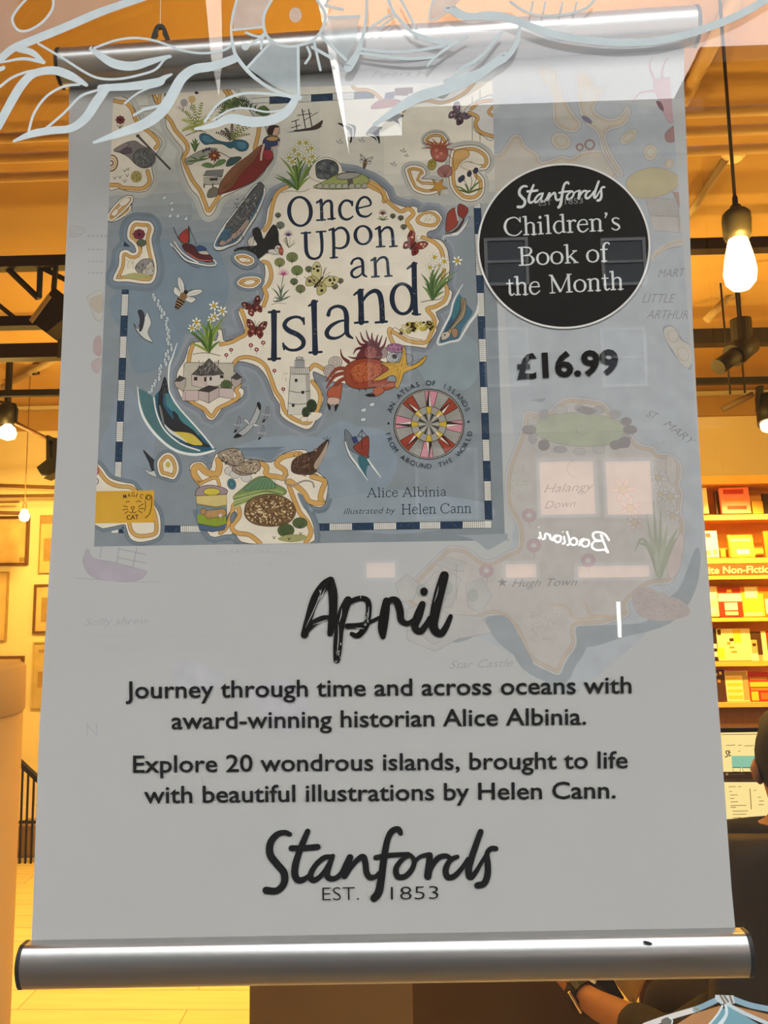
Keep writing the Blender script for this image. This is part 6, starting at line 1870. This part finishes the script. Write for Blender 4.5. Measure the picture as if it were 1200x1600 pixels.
# ---- boat heading away, droplets -----------------------------------
cv.z(480, 500, 3.75)
for (x, y) in ((380, 492), (330, 525), (328, 580)): cv.blob([(x - 18, y + 4), (x, y - 8), (x + 16, y - 6), (x + 12, y + 12), (x - 8, y + 14)], 'b4bcbc', INK_, .6, 2)
cv.blob('222,640 270,690 310,730 358,790 358,810 330,820 300,790 250,760 225,720', '6a7478', INK_, .8)
cv.blob('270,750 300,720 358,680 358,800 330,800', '7c3628', INK_, .8)
for p in ('320,640 322,760', '320,645 270,720', '320,645 358,690', '300,680 340,690'): cv.line(p, 1, INK_, False)
cv.poly('258,690 285,680 300,715 275,725', '37487a', INK_, .6)
cv.blob('300,800 358,812 400,880 360,850 345,900 355,940 310,870', '3d7480')
cv.line('222,715 250,790 300,860 355,940', [2, 3, 3, 1], 'c6c2b8'); cv.line('355,815 385,860 432,922', [2, 3, 1], 'c6c2b8'); cv.line('215,700 240,790 290,860', .8, INK_)
# ---- authors ---------------------------------------------------------
cv.z(0, 0, 1)
cv.serif('Alice Albinia', 573, 777, 698, 775, 22, NAVY, k=.8, thin=1.2)
cv.serif('Helen Cann', 627, 803.5, 737, 801, 23, NAVY, k=.8, thin=1.2)
cv.text('illustrated by', 537, 803.5, 618, 802, 9.6, NAVY, bold=-.01, shear=.28)
# ---- bottom left: cliffs, shells, basket, tin, shrew ------------------
cv.z(130, 680, 3.0769)
island('55,155 70,138 95,160 130,205 190,225 240,235 262,262 300,300 345,340 370,390 372,470 345,500 270,515 225,495 205,440 190,430 55,430', rings=False, halo=6)
band_('62,150 85,185 120,225 170,245 225,250 255,270', 5); band_('222,425 235,465 270,485 335,478 352,455 348,400 335,355', 5)
cv.ring(64, 172, 10, 16, 2.4, '9c4a48'); cv.ring(64, 222, 9, 14, 1.6, '5c6466')
cv.poly('50,270 341,265 341,420 50,424', 'c09030')
# line-drawn face emblem on the yellow label
E2 = '3a2610'
for p in ('205,325 215,318 225,322', '255,322 268,316 280,322', '192,340 215,345', '190,360 216,355', '200,378 218,364', '290,330 264,345', '294,352 266,354', '284,374 264,362', '230,345 248,345 238,358 230,345', '238,358 238,370', '222,368 232,374 238,368 246,374 256,366'): cv.line(p, 1.1, E2)
cv.line('300,310 305,290 322,288 330,300 328,345 318,380 298,398', 1.3, E2); cv.line('298,315 300,345 294,365', 1.1, E2); cv.ring(315, 302, 10, 10, 1.0, E2, 0, 12); cv.line('309,302 309,310', .9, E2); cv.line('320,300 320,310', .9, E2)
cv.z(0, 0, 1)
for i, ch in enumerate('MAGIC'):
    cv.text(ch, 193 + i * 6.3, (779, 777, 776, 776.5, 778)[i], 198 + i * 6.3 - (3.8 if ch == 'I' else 0), (778.5, 777, 776, 777, 779)[i], 6.4, E2, bold=.01)
cv.text('CAT', 198, 812, 217, 811, 6.8, E2, bold=.02)
cv.z(130, 680, 3.0769)
# oystercatcher-like diver
cv.blob('290,160 330,175 345,130 330,110 300,95 290,72 315,95 350,130 362,85 378,95 372,150 400,190 420,205 370,205 320,190', 'b4b0a8', INK_, .7)
cv.blob('290,70 315,95 345,125 348,165 330,170 315,130 300,100', '2c2c30')
island('355,130 385,90 420,85 450,115 462,165 440,212 400,205 365,190', halo=5, gap=4, w=5)
cv.ell(408, 142, 12, 14, 'b09a40')
# island with shells, basket and tin
island('512,165 530,132 575,130 610,165 625,120 650,85 720,110 830,118 905,130 960,90 1030,70 1080,80 1060,140 1130,180 1175,225 1170,300 1150,345 1090,335 1040,290 1060,340 1095,400 1110,460 1085,522 800,522 740,490 715,440 740,390 720,360 690,400 720,470 680,480 610,485 560,380 545,300 560,235', rings=False, halo=9)
band_('560,225 535,190 535,160 560,150 590,175 640,190 655,150 650,120', 9); band_('830,130 880,150 880,190 930,200 965,205 970,170 930,140 960,105 1040,90 1050,110', 7); band_('1100,200 1160,220 1150,260 1140,300 1150,325 1090,320 1060,275 1000,225 985,225', 7); band_('990,245 1010,300 1040,370 1080,420 1095,470 1070,515', 6); band_('850,520 800,480 740,470 715,440 750,390 745,345 725,335 715,380 690,440 660,470', 6); band_('560,235 600,215 640,205 655,240', 4)
cv.blob('1030,280 1055,290 1075,330 1090,370 1060,350', SEAD); cv.ell(720, 395, 12, 26, SEAD, 15, INK_, .6)
for (x, y) in ((705, 172), (730, 188), (785, 205)): cv.ell(x, y, 26, 20, 'b8aea2', 0, INK_, .6)
cv.blob('648,90 690,68 740,65 770,100 770,140 720,150 670,125', '8c7a66', INK_, .9); cv.blob('715,160 780,125 840,120 850,165 800,190 750,190', '8a7660', INK_, .9)
for _ in range(60):
    x, y = random.uniform(670, 760), random.uniform(72, 140)
    cv.ell(x, y, 4, 3, random.choice(('3a2c22', 'b4a48e')), 0, None, 1, 6)
for _ in range(40):
    x, y = random.uniform(740, 835), random.uniform(130, 185)
    cv.ell(x, y, 4, 3, random.choice(('3a2c22', 'b4a48e')), 0, None, 1, 6)
cv.line('660,115 720,145 765,145', 1, INK_); cv.line('730,165 780,185 830,180', 1, INK_)
cv.ell(714, 235, 20, 26, '4f8494', -15, INK_, .8); cv.ring(714, 235, 11, 15, 1.2, '24485a', -15, 12)
cv.blob('720,300 760,260 830,205 880,200 920,230 975,262 960,290 850,310 760,325', '6f7c4c', INK_, .7)
for k in range(8):
    y = 262 + k * 8
    cv.line([(725, y + 30), (800, y + 14 - k * 2), (880, y - 8), (960, y + 8)], 2.2, ('7c8a50', '96975a', '5e7048', 'a8a468')[k % 4])
cv.blob('770,262 840,210 890,205 930,250 850,262', '5f7a58', INK_, .5)
for k in range(7): cv.line([(800 + k * 20, 262), (850 + k * 12, 212)], .6, '33452c')
cv.blob('775,375 790,320 850,290 930,285 1000,320 1022,370 990,420 920,438 840,432 795,410', '6e5236', INK_, 1.0)
for r in (.92, .78, .64, .5, .36, .22):
    cv.ring(905, 362, 118 * r, 74 * r, 1.0, '38281a', 4, 26)
for _ in range(220):
    a, r = random.uniform(0, 6.28), random.uniform(.1, 1) ** .6
    x, y = 898 + 116 * r * math.cos(a), 364 + 70 * r * math.sin(a)
    cv.ell(x, y, 5.5, 3.5, random.choice(('b09468', '8a6a44', '4a3420', 'c4ac84')), math.degrees(a), None, 1, 6)
# tin with cow label
cv.poly('540,280 690,275 690,445 560,455', 'a89060', INK_, .8); cv.blob('540,280 560,250 615,240 680,255 692,278 640,310 560,310', '8e7878', INK_, .9); cv.ell(618, 272, 40, 18, 'b8a43c', 0, INK_, .7)
cv.poly('542,292 690,285 690,335 640,345 546,330', 'bba468', INK_, .8)
cv.poly('546,335 640,350 690,340 688,420 640,440 552,420', '6f93a4', INK_, .8); cv.poly('548,380 688,392 688,425 640,440 552,425', '7c8a2c'); cv.poly('552,425 640,442 688,428 680,455 620,465 560,455', '4f6c8c', INK_, .8)
cv.blob('580,365 640,358 680,355 685,385 640,395 600,400 585,388', 'a07a4c', INK_, .7); cv.blob('562,360 585,352 592,375 570,382', '9a7448', INK_, .6)
for x in (598, 612, 650, 672): cv.line([(x, 390), (x, 408)], 2, '8a6840', False)
cv.ell(660, 386, 9, 8, 'c0a8a0')
# shrew
cv.line('985,190 970,225 1000,245 1060,220 1100,225 1110,250', 2.6, '8a7868')
cv.blob('1000,160 1010,120 1060,90 1110,75 1150,40 1180,22 1170,70 1150,120 1130,150 1110,185 1050,190 1010,180', '4a3326', INK_, .9)
cv.blob('1110,140 1140,95 1168,45 1178,28 1168,80 1145,130 1120,165', '9a8672'); hatch(1010, 90, 1110, 180, 50, '22160f', 12, .8); hatch(1010, 100, 1090, 175, 30, '7c5c44', 10, .7)
cv.ell(1118, 72, 8, 7, '8a6c58', 0, INK_, .6); cv.ell(1150, 52, 3.4, 3, '0c0806')
for t_ in ((1160, 8), (1175, 2), (1190, 10), (1192, 30), (1185, 42), (1150, 15)): cv.line([(1174, 28), t_], .6, INK_, False)
cv.line('1110,185 1128,192', 2.2, '8a6c58'); cv.line('1050,190 1070,196', 2.2, '8a6c58')
bush(975, 458, 40, 32, '47522e', 6); bush(1042, 422, 36, 26, '525c38', 6)
cv.blob('935,500 980,480 1060,478 1070,500 1000,515', '8f8858')
for (x, y) in ((918, 500), (990, 505), (1045, 480)):
    for d in (-8, 0, 8): cv.line([(x, y), (x + d, y - 14)], .7, INK_, False)
cv.z(0, 0, 1)
print('ink layers', cv.top, tx.top)
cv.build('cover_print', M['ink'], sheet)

# ---------------------------------------------------------------- faint map printed over the rest of the sheet
mp_ = Ink(0)
mp_.fade = 0.12
FB, FBD, FC, FL, FO, FP, FG = '9ca3a6', '8f9a9e', 'aca39b', '8c827c', 'ae9c88', 'a88a8a', '9c9a84'
def fisle(p, halo=10, rings=1):
    q = crom(mp_.pts(p), True, 3)
    s0 = (mp_.x0, mp_.y0, mp_.s); mp_.z(0, 0, 1)
    if halo:
        mp_.poly(off(q, halo), FBD)
    mp_.poly(q, 'aba6a2', FL, .6)
    if rings:
        mp_.poly(off(q, -4), FO, FL, .5); mp_.poly(off(q, -9), FC, FL, .5)
    mp_.z(*s0)
EDGE = [(108, 137), (600, 108), (1066, 80), (1069, 137), (1075, 300), (1082, 519), (1094, 740), (1106, 900), (1125, 1145), (1142, 1388), (1149, 1458), (51, 1470)]
mp_.clip = [(109, 140), (1068, 80), (1094, 740), (1148, 1450), (52, 1465)]
mp_.blob('772,175 900,160 1060,180 1076,300 1083,520 1090,640 1098,800 1090,900 1040,960 900,1080 840,1050 760,1000 640,960 680,880 800,850 790,500', 'a2a5a6')
mp_.z(680, 600, 2.727)
fisle('300,380 330,290 362,200 375,125 400,112 470,120 520,75 570,55 650,60 720,75 760,130 820,190 870,250 930,265 955,292 1000,295 1045,330 1055,380 1045,430 1060,470 1050,540 1068,600 1058,690 1040,780 1005,850 930,858 880,885 820,940 830,985 740,1022 660,1036 600,1040 604,1110 560,1180 530,1240 480,1225 400,1180 360,1100 330,1040 270,990 200,1000 90,1060 -40,1000 -140,900 -60,800 20,720 60,690 140,700 200,745 250,745 310,710 350,690 345,600 300,520', 16)
mp_.blob('600,1040 660,1030 800,1025 900,1010 960,930 1040,870 1110,700 1130,760 1100,900 1000,1020 800,1080 640,1120', FBD)
mp_.blob('215,1000 300,990 350,1060 420,1200 330,1150 250,1080', FBD)
# stone-ringed pond
mp_.ell(620, 195, 205, 72, '9c9c86', 3, FL, .8, 30)
for k in range(16):
    a = k * math.pi / 8
    mp_.ell(615 + 215 * math.cos(a), 195 + 92 * math.sin(a), random.uniform(18, 32), random.uniform(14, 26), random.choice(('a59e98', '9a938f', '857d7a')), 0, FL, .6, 10)
mp_.ring(628, 195, 26, 20, .7, FL); mp_.ring(628, 195, 12, 9, .7, FL)
mp_.blob('600,110 640,95 690,115 650,132', '88807e'); mp_.blob('770,250 800,225 830,235 825,268 785,272', '847b79')
mp_.line('560,365 570,340 590,325', .8, FL); mp_.line('560,365 575,390 600,398', .8, FL)
hatch_ = lambda x0, y0, x1, y1, n, c: [mp_.line([(x, y), (x + 8, y + 5)], .8, c, False) for x, y in [(random.uniform(x0, x1), random.uniform(y0, y1)) for _ in range(n)]]
hatch_(310, 350, 395, 470, 50, '9a9a80')
for (x, y) in ((400, 560), (420, 688), (652, 752), (218, 796)):
    mp_.ell(x, y, 30, 28, 'a88f8e', 0, FL, .6); mp_.ell(x, y, 14, 12, 'b0a6a0', 0, FL, .6)
    mp_.line([(x, y + 28), (x + 4, y + 52)], .8, FL)
# daffodil bunch and lilies
for (x, y, r) in ((800, 450, 60), (830, 530, 55), (850, 590, 45), (950, 400, 45), (1000, 480, 50), (960, 470, 40), (1010, 560, 40)):
    for k in range(6):
        a = k * math.pi / 3 + x
        mp_.blob([(x, y), (x + r * .6 * math.cos(a - .3), y + r * .6 * math.sin(a - .3)), (x + r * math.cos(a), y + r * math.sin(a)), (x + r * .6 * math.cos(a + .3), y + r * .6 * math.sin(a + .3))], 'b0a8a0' if x > 900 else 'b6a398', FL, .5, 2)
    mp_.ell(x, y, r * .3, r * .3, 'ae9f86', 0, FL, .5)
for t_ in ((900, 560), (930, 500), (960, 540), (990, 600), (1030, 620), (870, 680), (1050, 640), (915, 640)):
    mp_.line([(955, 830), ((955 + t_[0]) / 2, 700), t_], [6, 7, 1.5], random.choice(('94937f', '9c9a88', '8d8c7c')))
mp_.line('930,720 880,660 850,715', [6, 5, 1], '94937f')
mp_.blob('1040,640 1062,660 1040,790 1000,830 990,760', 'b0a098', FL, .6); mp_.blob('985,310 1020,320 1030,400 1010,430 985,380', 'aea399', FL, .6)
mp_.line('500,940 560,950 600,1000 720,990 800,1000', 4, FO); mp_.line('640,935 660,980 700,985', 4, FO)
mp_.blob('840,890 900,865 960,890 1060,930 1080,985 960,1010 860,980', 'a4958f')
hatch_(850, 880, 1060, 990, 120, '94857f'); hatch_(400, 960, 520, 1090, 80, '9c958a')
# old castle plan
for p in ('-10,760 60,740 130,760 120,800 60,790', '-60,870 0,800 60,800 110,830 70,950 10,960', '130,850 200,830 240,900 200,980 140,950', '-120,960 -40,930 60,980 200,990 240,1060 100,1085 0,1140 -120,1090', '-170,850 -120,810 -70,850 -90,920 -150,930'):
    mp_.poly(p, 'a8a29c', FL, .7)
mp_.blob('-60,1060 -10,1020 40,1060 0,1110', 'a09a96', FL, .6); mp_.line('20,780 60,850 40,930', .8, FL); mp_.line('90,770 90,920', .8, FL)
for (x, y) in ((-60, 880), (50, 870), (160, 900)): mp_.ell(x, y, 22, 26, '9a9a90', 0, FL, .5)
FT = '85807d'
mp_.fade = 0.0
mp_.z(0, 0, 1)
def itxt(s, x0, y0, x1, y1, cap, c=FT): mp_.text(s, x0, y0, x1, y1, cap, c, bold=-.006, shear=.42)
itxt('Halangy', 850, 770, 928, 766, 13); itxt('Down', 851, 795, 900, 792, 12)
mp_.poly([(785 + (8 if k % 2 == 0 else 3.2) * math.sin(k * math.pi / 5), 910 - (8 if k % 2 == 0 else 3.2) * math.cos(k * math.pi / 5)) for k in range(10)], FT)
itxt('Hugh Town', 800, 917, 902, 915, 12)
itxt('Star Castle', 702, 1045, 802, 1041, 12, '97928e')
itxt('ST', 1009, 650, 1026, 657, 11); itxt('MARY', 1036, 664, 1082, 698, 12)
itxt('LITTLE', 1003, 473, 1056, 473, 14); itxt('ARTHUR', 1010, 498, 1076, 499, 14)
itxt('MART', 1028, 434, 1072, 432, 13)
itxt('Pipers H', 580, 121, 672, 118, 9.5, '77726c')
itxt('Scilly shrew', 132, 978, 235, 975, 12, '9b979a')
mp_.text('N', 136, 1152, 153, 1151, 22, 'a09b9d', bold=-.01)
def scribble(x0, x1, y, c, n):
    for k in range(n):
        x = x0 + (x1 - x0) * k / n
        mp_.line([(x, y), (x + 2, y - 4), (x + 4, y), (x + 6, y - 2)], .8, c)
scribble(132, 365, 996, 'a3a0a2', 22); scribble(132, 375, 1014, 'a3a0a2', 24); scribble(340, 465, 864, '9c999a', 13); scribble(340, 430, 884, 'a19e9f', 9); scribble(340, 440, 904, 'a3a0a1', 10)
# sailing ship under the cover
mp_.z(60, 820, 2.143)
mp_.blob('155,100 150,130 175,170 230,187 330,187 362,160 345,150 250,125 185,112 165,80', 'a09599', '908a8c', .8)
for p in ('205,110 212,72', '262,130 270,75', '315,150 330,75', '270,80 360,100', '265,110 360,128', '285,135 345,150'): mp_.line(p, 1.2, '908a8c', False)
mp_.line('120,178 180,182 300,192 405,190', .9, '98979a')
mp_.blob('440,470 500,450 620,500 560,560 470,540', 'aaa6a6'); mp_.blob('700,560 820,520 900,600 850,700 760,640', 'aaa5a6')
# scraps of drawing at the left edge
mp_.z(0, 300, 4)
mp_.blob('440,215 500,220 535,240 500,270 445,280', 'a8a29c', '94908c', .7); mp_.line('440,235 530,240', .6, '94908c'); mp_.line('445,260 510,262', .6, '94908c')
for (y, x1) in ((285, 655), (365, 650), (440, 650), (510, 655)): 
    for x in range(550, x1, 26): mp_.line([(x, y), (x + 8, y - 18 if y < 300 else y - 10), (x + 14, y)], .9, '908b87')
mp_.blob('545,660 590,630 640,625 640,790 600,800 570,740', 'ada59a', '928c86', .7); mp_.blob('560,680 600,650 638,650 635,750 590,740', 'a89a88', '928c86', .6)
mp_.blob('590,920 630,905 630,1020 585,1000', 'a28c88', '94857f', .6); mp_.blob('570,1070 630,1040 622,1120 590,1125', 'a89690', '94857f', .6)
# islands above the roundel
mp_.z(740, 100, 3.0763)
for p in ('20,440 120,430 160,380 190,340 230,345 250,390 310,430 330,470 420,440 470,450 520,420 640,420 700,520 560,600 100,620', '300,20 340,0 400,30 420,110 470,220 520,290 480,330 410,310 380,260 375,150 330,90', '490,60 530,30 570,60 600,110 640,110 600,180 580,220 640,260 700,250 740,190 755,240 720,300 640,330 660,420 720,520 690,540 620,430 590,330 540,290 500,200'):
    q = crom(mp_.pts(p), True, 3); s0 = (mp_.x0, mp_.y0, mp_.s); mp_.z(0, 0, 1)
    mp_.poly(q, 'b0a99f', FL, .7); mp_.poly(off(q, -4), 'b3a088', FL, .6); mp_.poly(off(q, -8), 'b0a698'); mp_.z(*s0)
for (x, y, rx, ry, r_) in ((420, 370, 50, 40, 20), (745, 350, 50, 26, -40), (850, 425, 34, 40, 10), (940, 480, 22, 24, 0)):
    mp_.ell(x, y, rx, ry, 'b0a898', r_, FL, .7); mp_.ring(x, y, rx * .6, ry * .6, 2.5, 'b09c82', r_)
mp_.ell(545, 268, 30, 12, '7f88a0', 35)
for (x, y, r) in ((510, 400, 15), (558, 388, 22)): mp_.ring(x, y, r, r, 3, '8d7468'); mp_.line([(x, y + r), (x, y + 45)], .8, FL)
mp_.blob('730,570 800,510 900,500 980,540 970,600 880,640 780,640', 'aa9d7c', FL, .7)
mp_.poly('820,640 960,650 985,730 850,730', 'a39b92', FL, .7)
for x in range(830, 975, 14): mp_.line([(x, 645), (x + 14, 728)], .5, FL, False)
mp_.poly('850,730 985,735 985,810 860,800', 'aaa199', FL, .7); mp_.poly('955,615 1040,620 1040,680 985,690', '9e8478', FL, .6); mp_.poly('985,690 1040,690 1040,810 990,812', 'aaa199', FL, .7)
mp_.line('860,930 920,880 1000,855 1040,870', 9, 'b0a698'); mp_.line('870,920 930,872 1000,852 1040,860', 2.5, FO); mp_.line('865,935 930,890 1040,872', .8, FL)
mp_.z(1000, 300, 3.2)
mp_.blob('112,680 150,665 185,690 210,735 262,780 255,885 225,870 165,810 130,740', FBD); mp_.blob('118,690 150,670 182,692 205,738 258,775 262,850 240,880 205,860 168,800 130,740', 'b0a79c', FL, .6)
mp_.ring(165, 720, 26, 30, 2, FO, -20); mp_.ring(215, 810, 26, 36, 2, FO, -30)
# lobster, top right, cut by the edge
mp_.z(700, 0, 2.4)
mp_.blob('770,310 830,290 900,300 900,400 860,440 830,460 800,400', 'ad8c8c', '8c6c70', .7)
for p in ('780,310 755,250 770,210', '800,300 810,240 850,190', '770,340 720,350 690,385', '850,300 850,250 830,215', '880,400 870,440 830,490', '890,420 870,480 820,530'): mp_.line(p, [4, 3, 1], 'a48484')
mp_.blob('815,500 850,470 890,460 880,490 850,530 820,530', '94726c', '7c5c5c', .6); mp_.blob('780,380 800,385 810,415 795,410', '6c4c50')
mp_.build('map_print', M['ink'], sheet)

# ================================================================ PAINTING ON THE OUTSIDE OF THE PANE
GY_ = GLASS_Y - .0032
PW = (0.50, 0.56, 0.55)
class Paint(Ink):
    def pts(self, p):
        return Ink.pts(self, p)
def painted(name, label, cat='window painting'):
    return name, label, cat
def finish(ink, name, label, mat='paint', parent=None, frost=None, thin=None, px=(0, 0)):
    root = empty(name, P(px[0], px[1], GY_), label, 'window painting')
    for k_, n_, m_ in ((ink, 'brush_strokes', mat), (frost, 'frosted_fill', 'frost'), (thin, 'thin_wash', 'thinfrost')):
        if k_ is not None:
            k_.build(n_, M[m_], root)
# ---- leafy branch at the upper left
a1 = Ink(GY_); t1 = Ink(GY_ + .00001)
a1.z(0, 0, 3)
L = lambda s, w: a1.line(s, w, PW)
L('-30,300 0,278 60,228 150,190 300,130 450,65 560,25 680,-15', [12, 12, 12, 13, 13, 13, 12, 12])
L('250,-10 246,40 205,98 145,138 100,146 72,128 58,85 90,32 130,-10', 4)
L('90,232 150,246 206,292', [9, 10, 5]); L('10,292 110,275 205,292', [3, 5, 6]); L('-10,330 15,318', 7)
L('180,205 290,270 400,340 470,368 560,370 660,350 730,325 772,278 800,266', 3.8)
L('425,232 540,190 640,178 740,195 850,235 950,250 1050,235 1090,205', 3.8)
L('428,228 480,268 540,300 620,310 700,290 795,262', [7, 11, 14, 14, 11, 4])
L('-10,415 60,362 150,332 250,325', 4)
L('-10,595 40,500 100,400 160,345 250,330 330,355 405,398', [13, 14, 14, 12, 13, 13, 6])
L('135,615 160,530 220,450 300,405 372,396', 4); L('215,602 300,530 380,450 470,420', 4)
L('65,662 150,628 240,612 330,602 400,555 450,480 500,412', [4, 11, 12, 12, 14, 15, 13]); L('470,412 620,404 740,386 770,365 805,348', [10, 13, 14, 8, 3])
L('585,485 640,440 700,412', 3)
L('440,668 560,625 680,580 760,520 810,440 850,370 910,325 1000,310 1100,275', [4, 12, 16, 17, 17, 16, 15, 14, 13])
L('628,540 680,512 760,492 800,468', 4)
a1.z(300, 0, 3)
L('15,604 100,588 180,556 280,572 380,560 450,518 490,455', [4, 9, 14, 16, 15, 14, 10])
L('60,570 130,482 230,440 330,438 440,450', 4); L('100,562 180,515 260,508 350,525 430,515', 3)
t1.z(0, 0, 3)
t1.poly('-30,-12 105,-12 82,25 56,85 72,132 100,150 150,138 210,100 250,40 256,-12 640,-12 450,58 300,122 150,182 0,268 -30,290', PW)
finish(a1, 'painted_branch', 'pale blue painted leafy branch on the glass at the upper left', thin=t1, px=(150, 120))
# ---- segmented ring
a2 = Ink(GY_ - .00002); f2_ = Ink(GY_ - .00001)
a2.z(300, 0, 4.615); f2_.z(300, 0, 4.615)
L = lambda s, w: a2.line(s, w, PW)
L('325,-10 292,120 283,230 300,350 332,425 430,540 560,635 700,692 775,705', [4, 4, 4, 5, 6, 6, 5, 6, 8])
L('580,-10 530,80 515,160 535,250 600,310 700,335 800,320 870,290 920,240 960,150 952,80 895,-10', 4.5)
L('300,215 510,195', 4); L('400,485 565,308', 4); L('765,330 770,705', 4.5); L('915,245 1110,432', 4.5); L('985,125 1210,118', 4)
L('388,235 450,258 512,265', 4); L('405,332 480,282 515,245', 4); L('498,352 504,290 525,250', 4); L('545,275 570,300', 4)
L('832,340 852,400 818,456', 4); L('868,340 1012,422', 5); L('880,300 902,400 926,505', 4)
L('960,40 990,-10', 3); L('960,40 1085,68', 4.5)
a2.ell(385, 337, 27, 27, PW)
f2_.poly('328,0 578,-5 528,85 515,190 300,212 296,120', PW)
f2_.poly('402,490 562,318 640,330 765,334 764,690 640,650 500,560', PW)
f2_.ell(745, 108, 46, 55, PW)
f2_.poly('925,238 985,130 1208,120 1190,260 1110,432', PW)
a2.z(520, 0, 4.615)
L('245,-10 242,120 215,270 170,400 110,490', [4, 5, 6, 10, 14])
finish(a2, 'painted_ring', 'pale painted ring of frosted segments with knobs on the glass, top centre', frost=f2_, px=(465, 60))
# ---- ropes and boat hull at the upper right
a3 = Ink(GY_ - .00004); f3 = Ink(GY_ - .00003)
a3.z(520, 0, 4.615); f3.z(520, 0, 4.615)
L = lambda s, w: a3.line(s, w, PW)
L('398,-10 440,90 552,216', 5); L('488,-10 602,206', 4); L('430,95 262,205', 4); L('452,110 330,206', 3)
L('190,350 330,370 480,375 640,360 800,330', 5); L('185,382 380,410 560,425 742,410', 5); L('560,225 680,282 862,312', [5, 8, 8])
L('972,258 850,330 740,410 680,482', [3, 5, 4, 3]); L('1192,250 1080,400 950,490 860,560', [3, 5, 4, 3])
L('1240,400 1020,560 800,645 620,700 480,780 300,900', [12, 15, 17, 17, 14, 6])
f3.poly('722,-5 700,152 862,60 925,-5', PW)
L('722,-5 702,150 860,62', 3)
L('868,50 960,108 1130,125 1210,118', [6, 9, 10, 10])
a3.z(700, 0, 2.4)
L('-5,32 60,64 150,55 220,65 300,95 400,130 520,150 650,160 800,150 950,112 1100,52 1230,-25', [8, 10, 11, 12, 12, 12, 12, 12, 12, 12, 12, 12])
L('235,8 300,48 380,60 460,50 520,30 552,-5', 4)
for x in (318, 365, 430, 482): L('%d,8 %d,48' % (x, x - 8), 3)
L('270,90 255,165 205,228 90,278 -10,305', [4, 8, 8, 8, 7]); L('200,122 130,205 40,262', 4)
finish(a3, 'painted_boat', 'pale blue painted boat hull curve and ropes on the glass at the upper right', frost=f3, px=(850, 60))
# ---- parasol, lower right
a4 = Ink(GY_ - .00001)
a4.z(980, 1530, 5.4545)
BLU, WHT, ORG, TEAL = (0.20, 0.30, 0.34), (0.50, 0.47, 0.42), (0.34, 0.17, 0.07), (0.14, 0.27, 0.30)
a4.poly('395,400 560,296 790,225 820,240 690,400', ORG)
a4.poly('700,400 812,250 830,250 790,400', TEAL); a4.poly('780,400 838,235 860,225 1150,400', TEAL); a4.poly('920,230 1210,300 1210,360 1000,290', ORG)
a4.line('150,395 360,322 580,258', [9, 9, 9], WHT); a4.line('580,258 660,225 765,175', [9, 9, 9], BLU); a4.line('905,170 1050,222 1215,255', [9, 9, 9], BLU)
a4.line('812,225 770,300 690,395', 3.2, PW); a4.line('835,205 845,300 780,400', [4, 5, 7], PW); a4.line('855,212 1000,290 1215,385', [5, 6, 6], (0.42, 0.47, 0.46))
a4.poly('748,133 908,138 918,205 885,212 830,205 800,214 750,172', (0.40, 0.44, 0.42))
for p in ('795,142 835,205', '825,140 860,190', '875,145 895,200'): a4.line(p, 3, (0.16, 0.12, 0.08), False)
a4.blob('290,350 350,322 380,345 370,390 310,400', (0.12, 0.12, 0.10)); a4.line('355,325 385,350 375,395', 2, PW); a4.blob('455,330 475,318 490,338 465,345', (0.03, 0.03, 0.03)); a4.line('580,250 605,262 610,285', 2.5, (0.22, 0.18, 0.10))
finish(a4, 'painted_parasol', 'painted parasol top with blue and orange panels on the glass, lower right', px=(1130, 1590))

# ---------------------------------------------------------------- tidy: origins of single-mesh things sit at their own base
for o in list(C.objects):
    if o.type == 'MESH' and o.parent is None and not o.children:
        xs = [v.co for v in o.data.vertices]
        c = Vector(((min(p.x for p in xs) + max(p.x for p in xs)) / 2, (min(p.y for p in xs) + max(p.y for p in xs)) / 2, min(p.z for p in xs)))
        o.data.transform(Matrix.Translation(-c))
        o.location = c
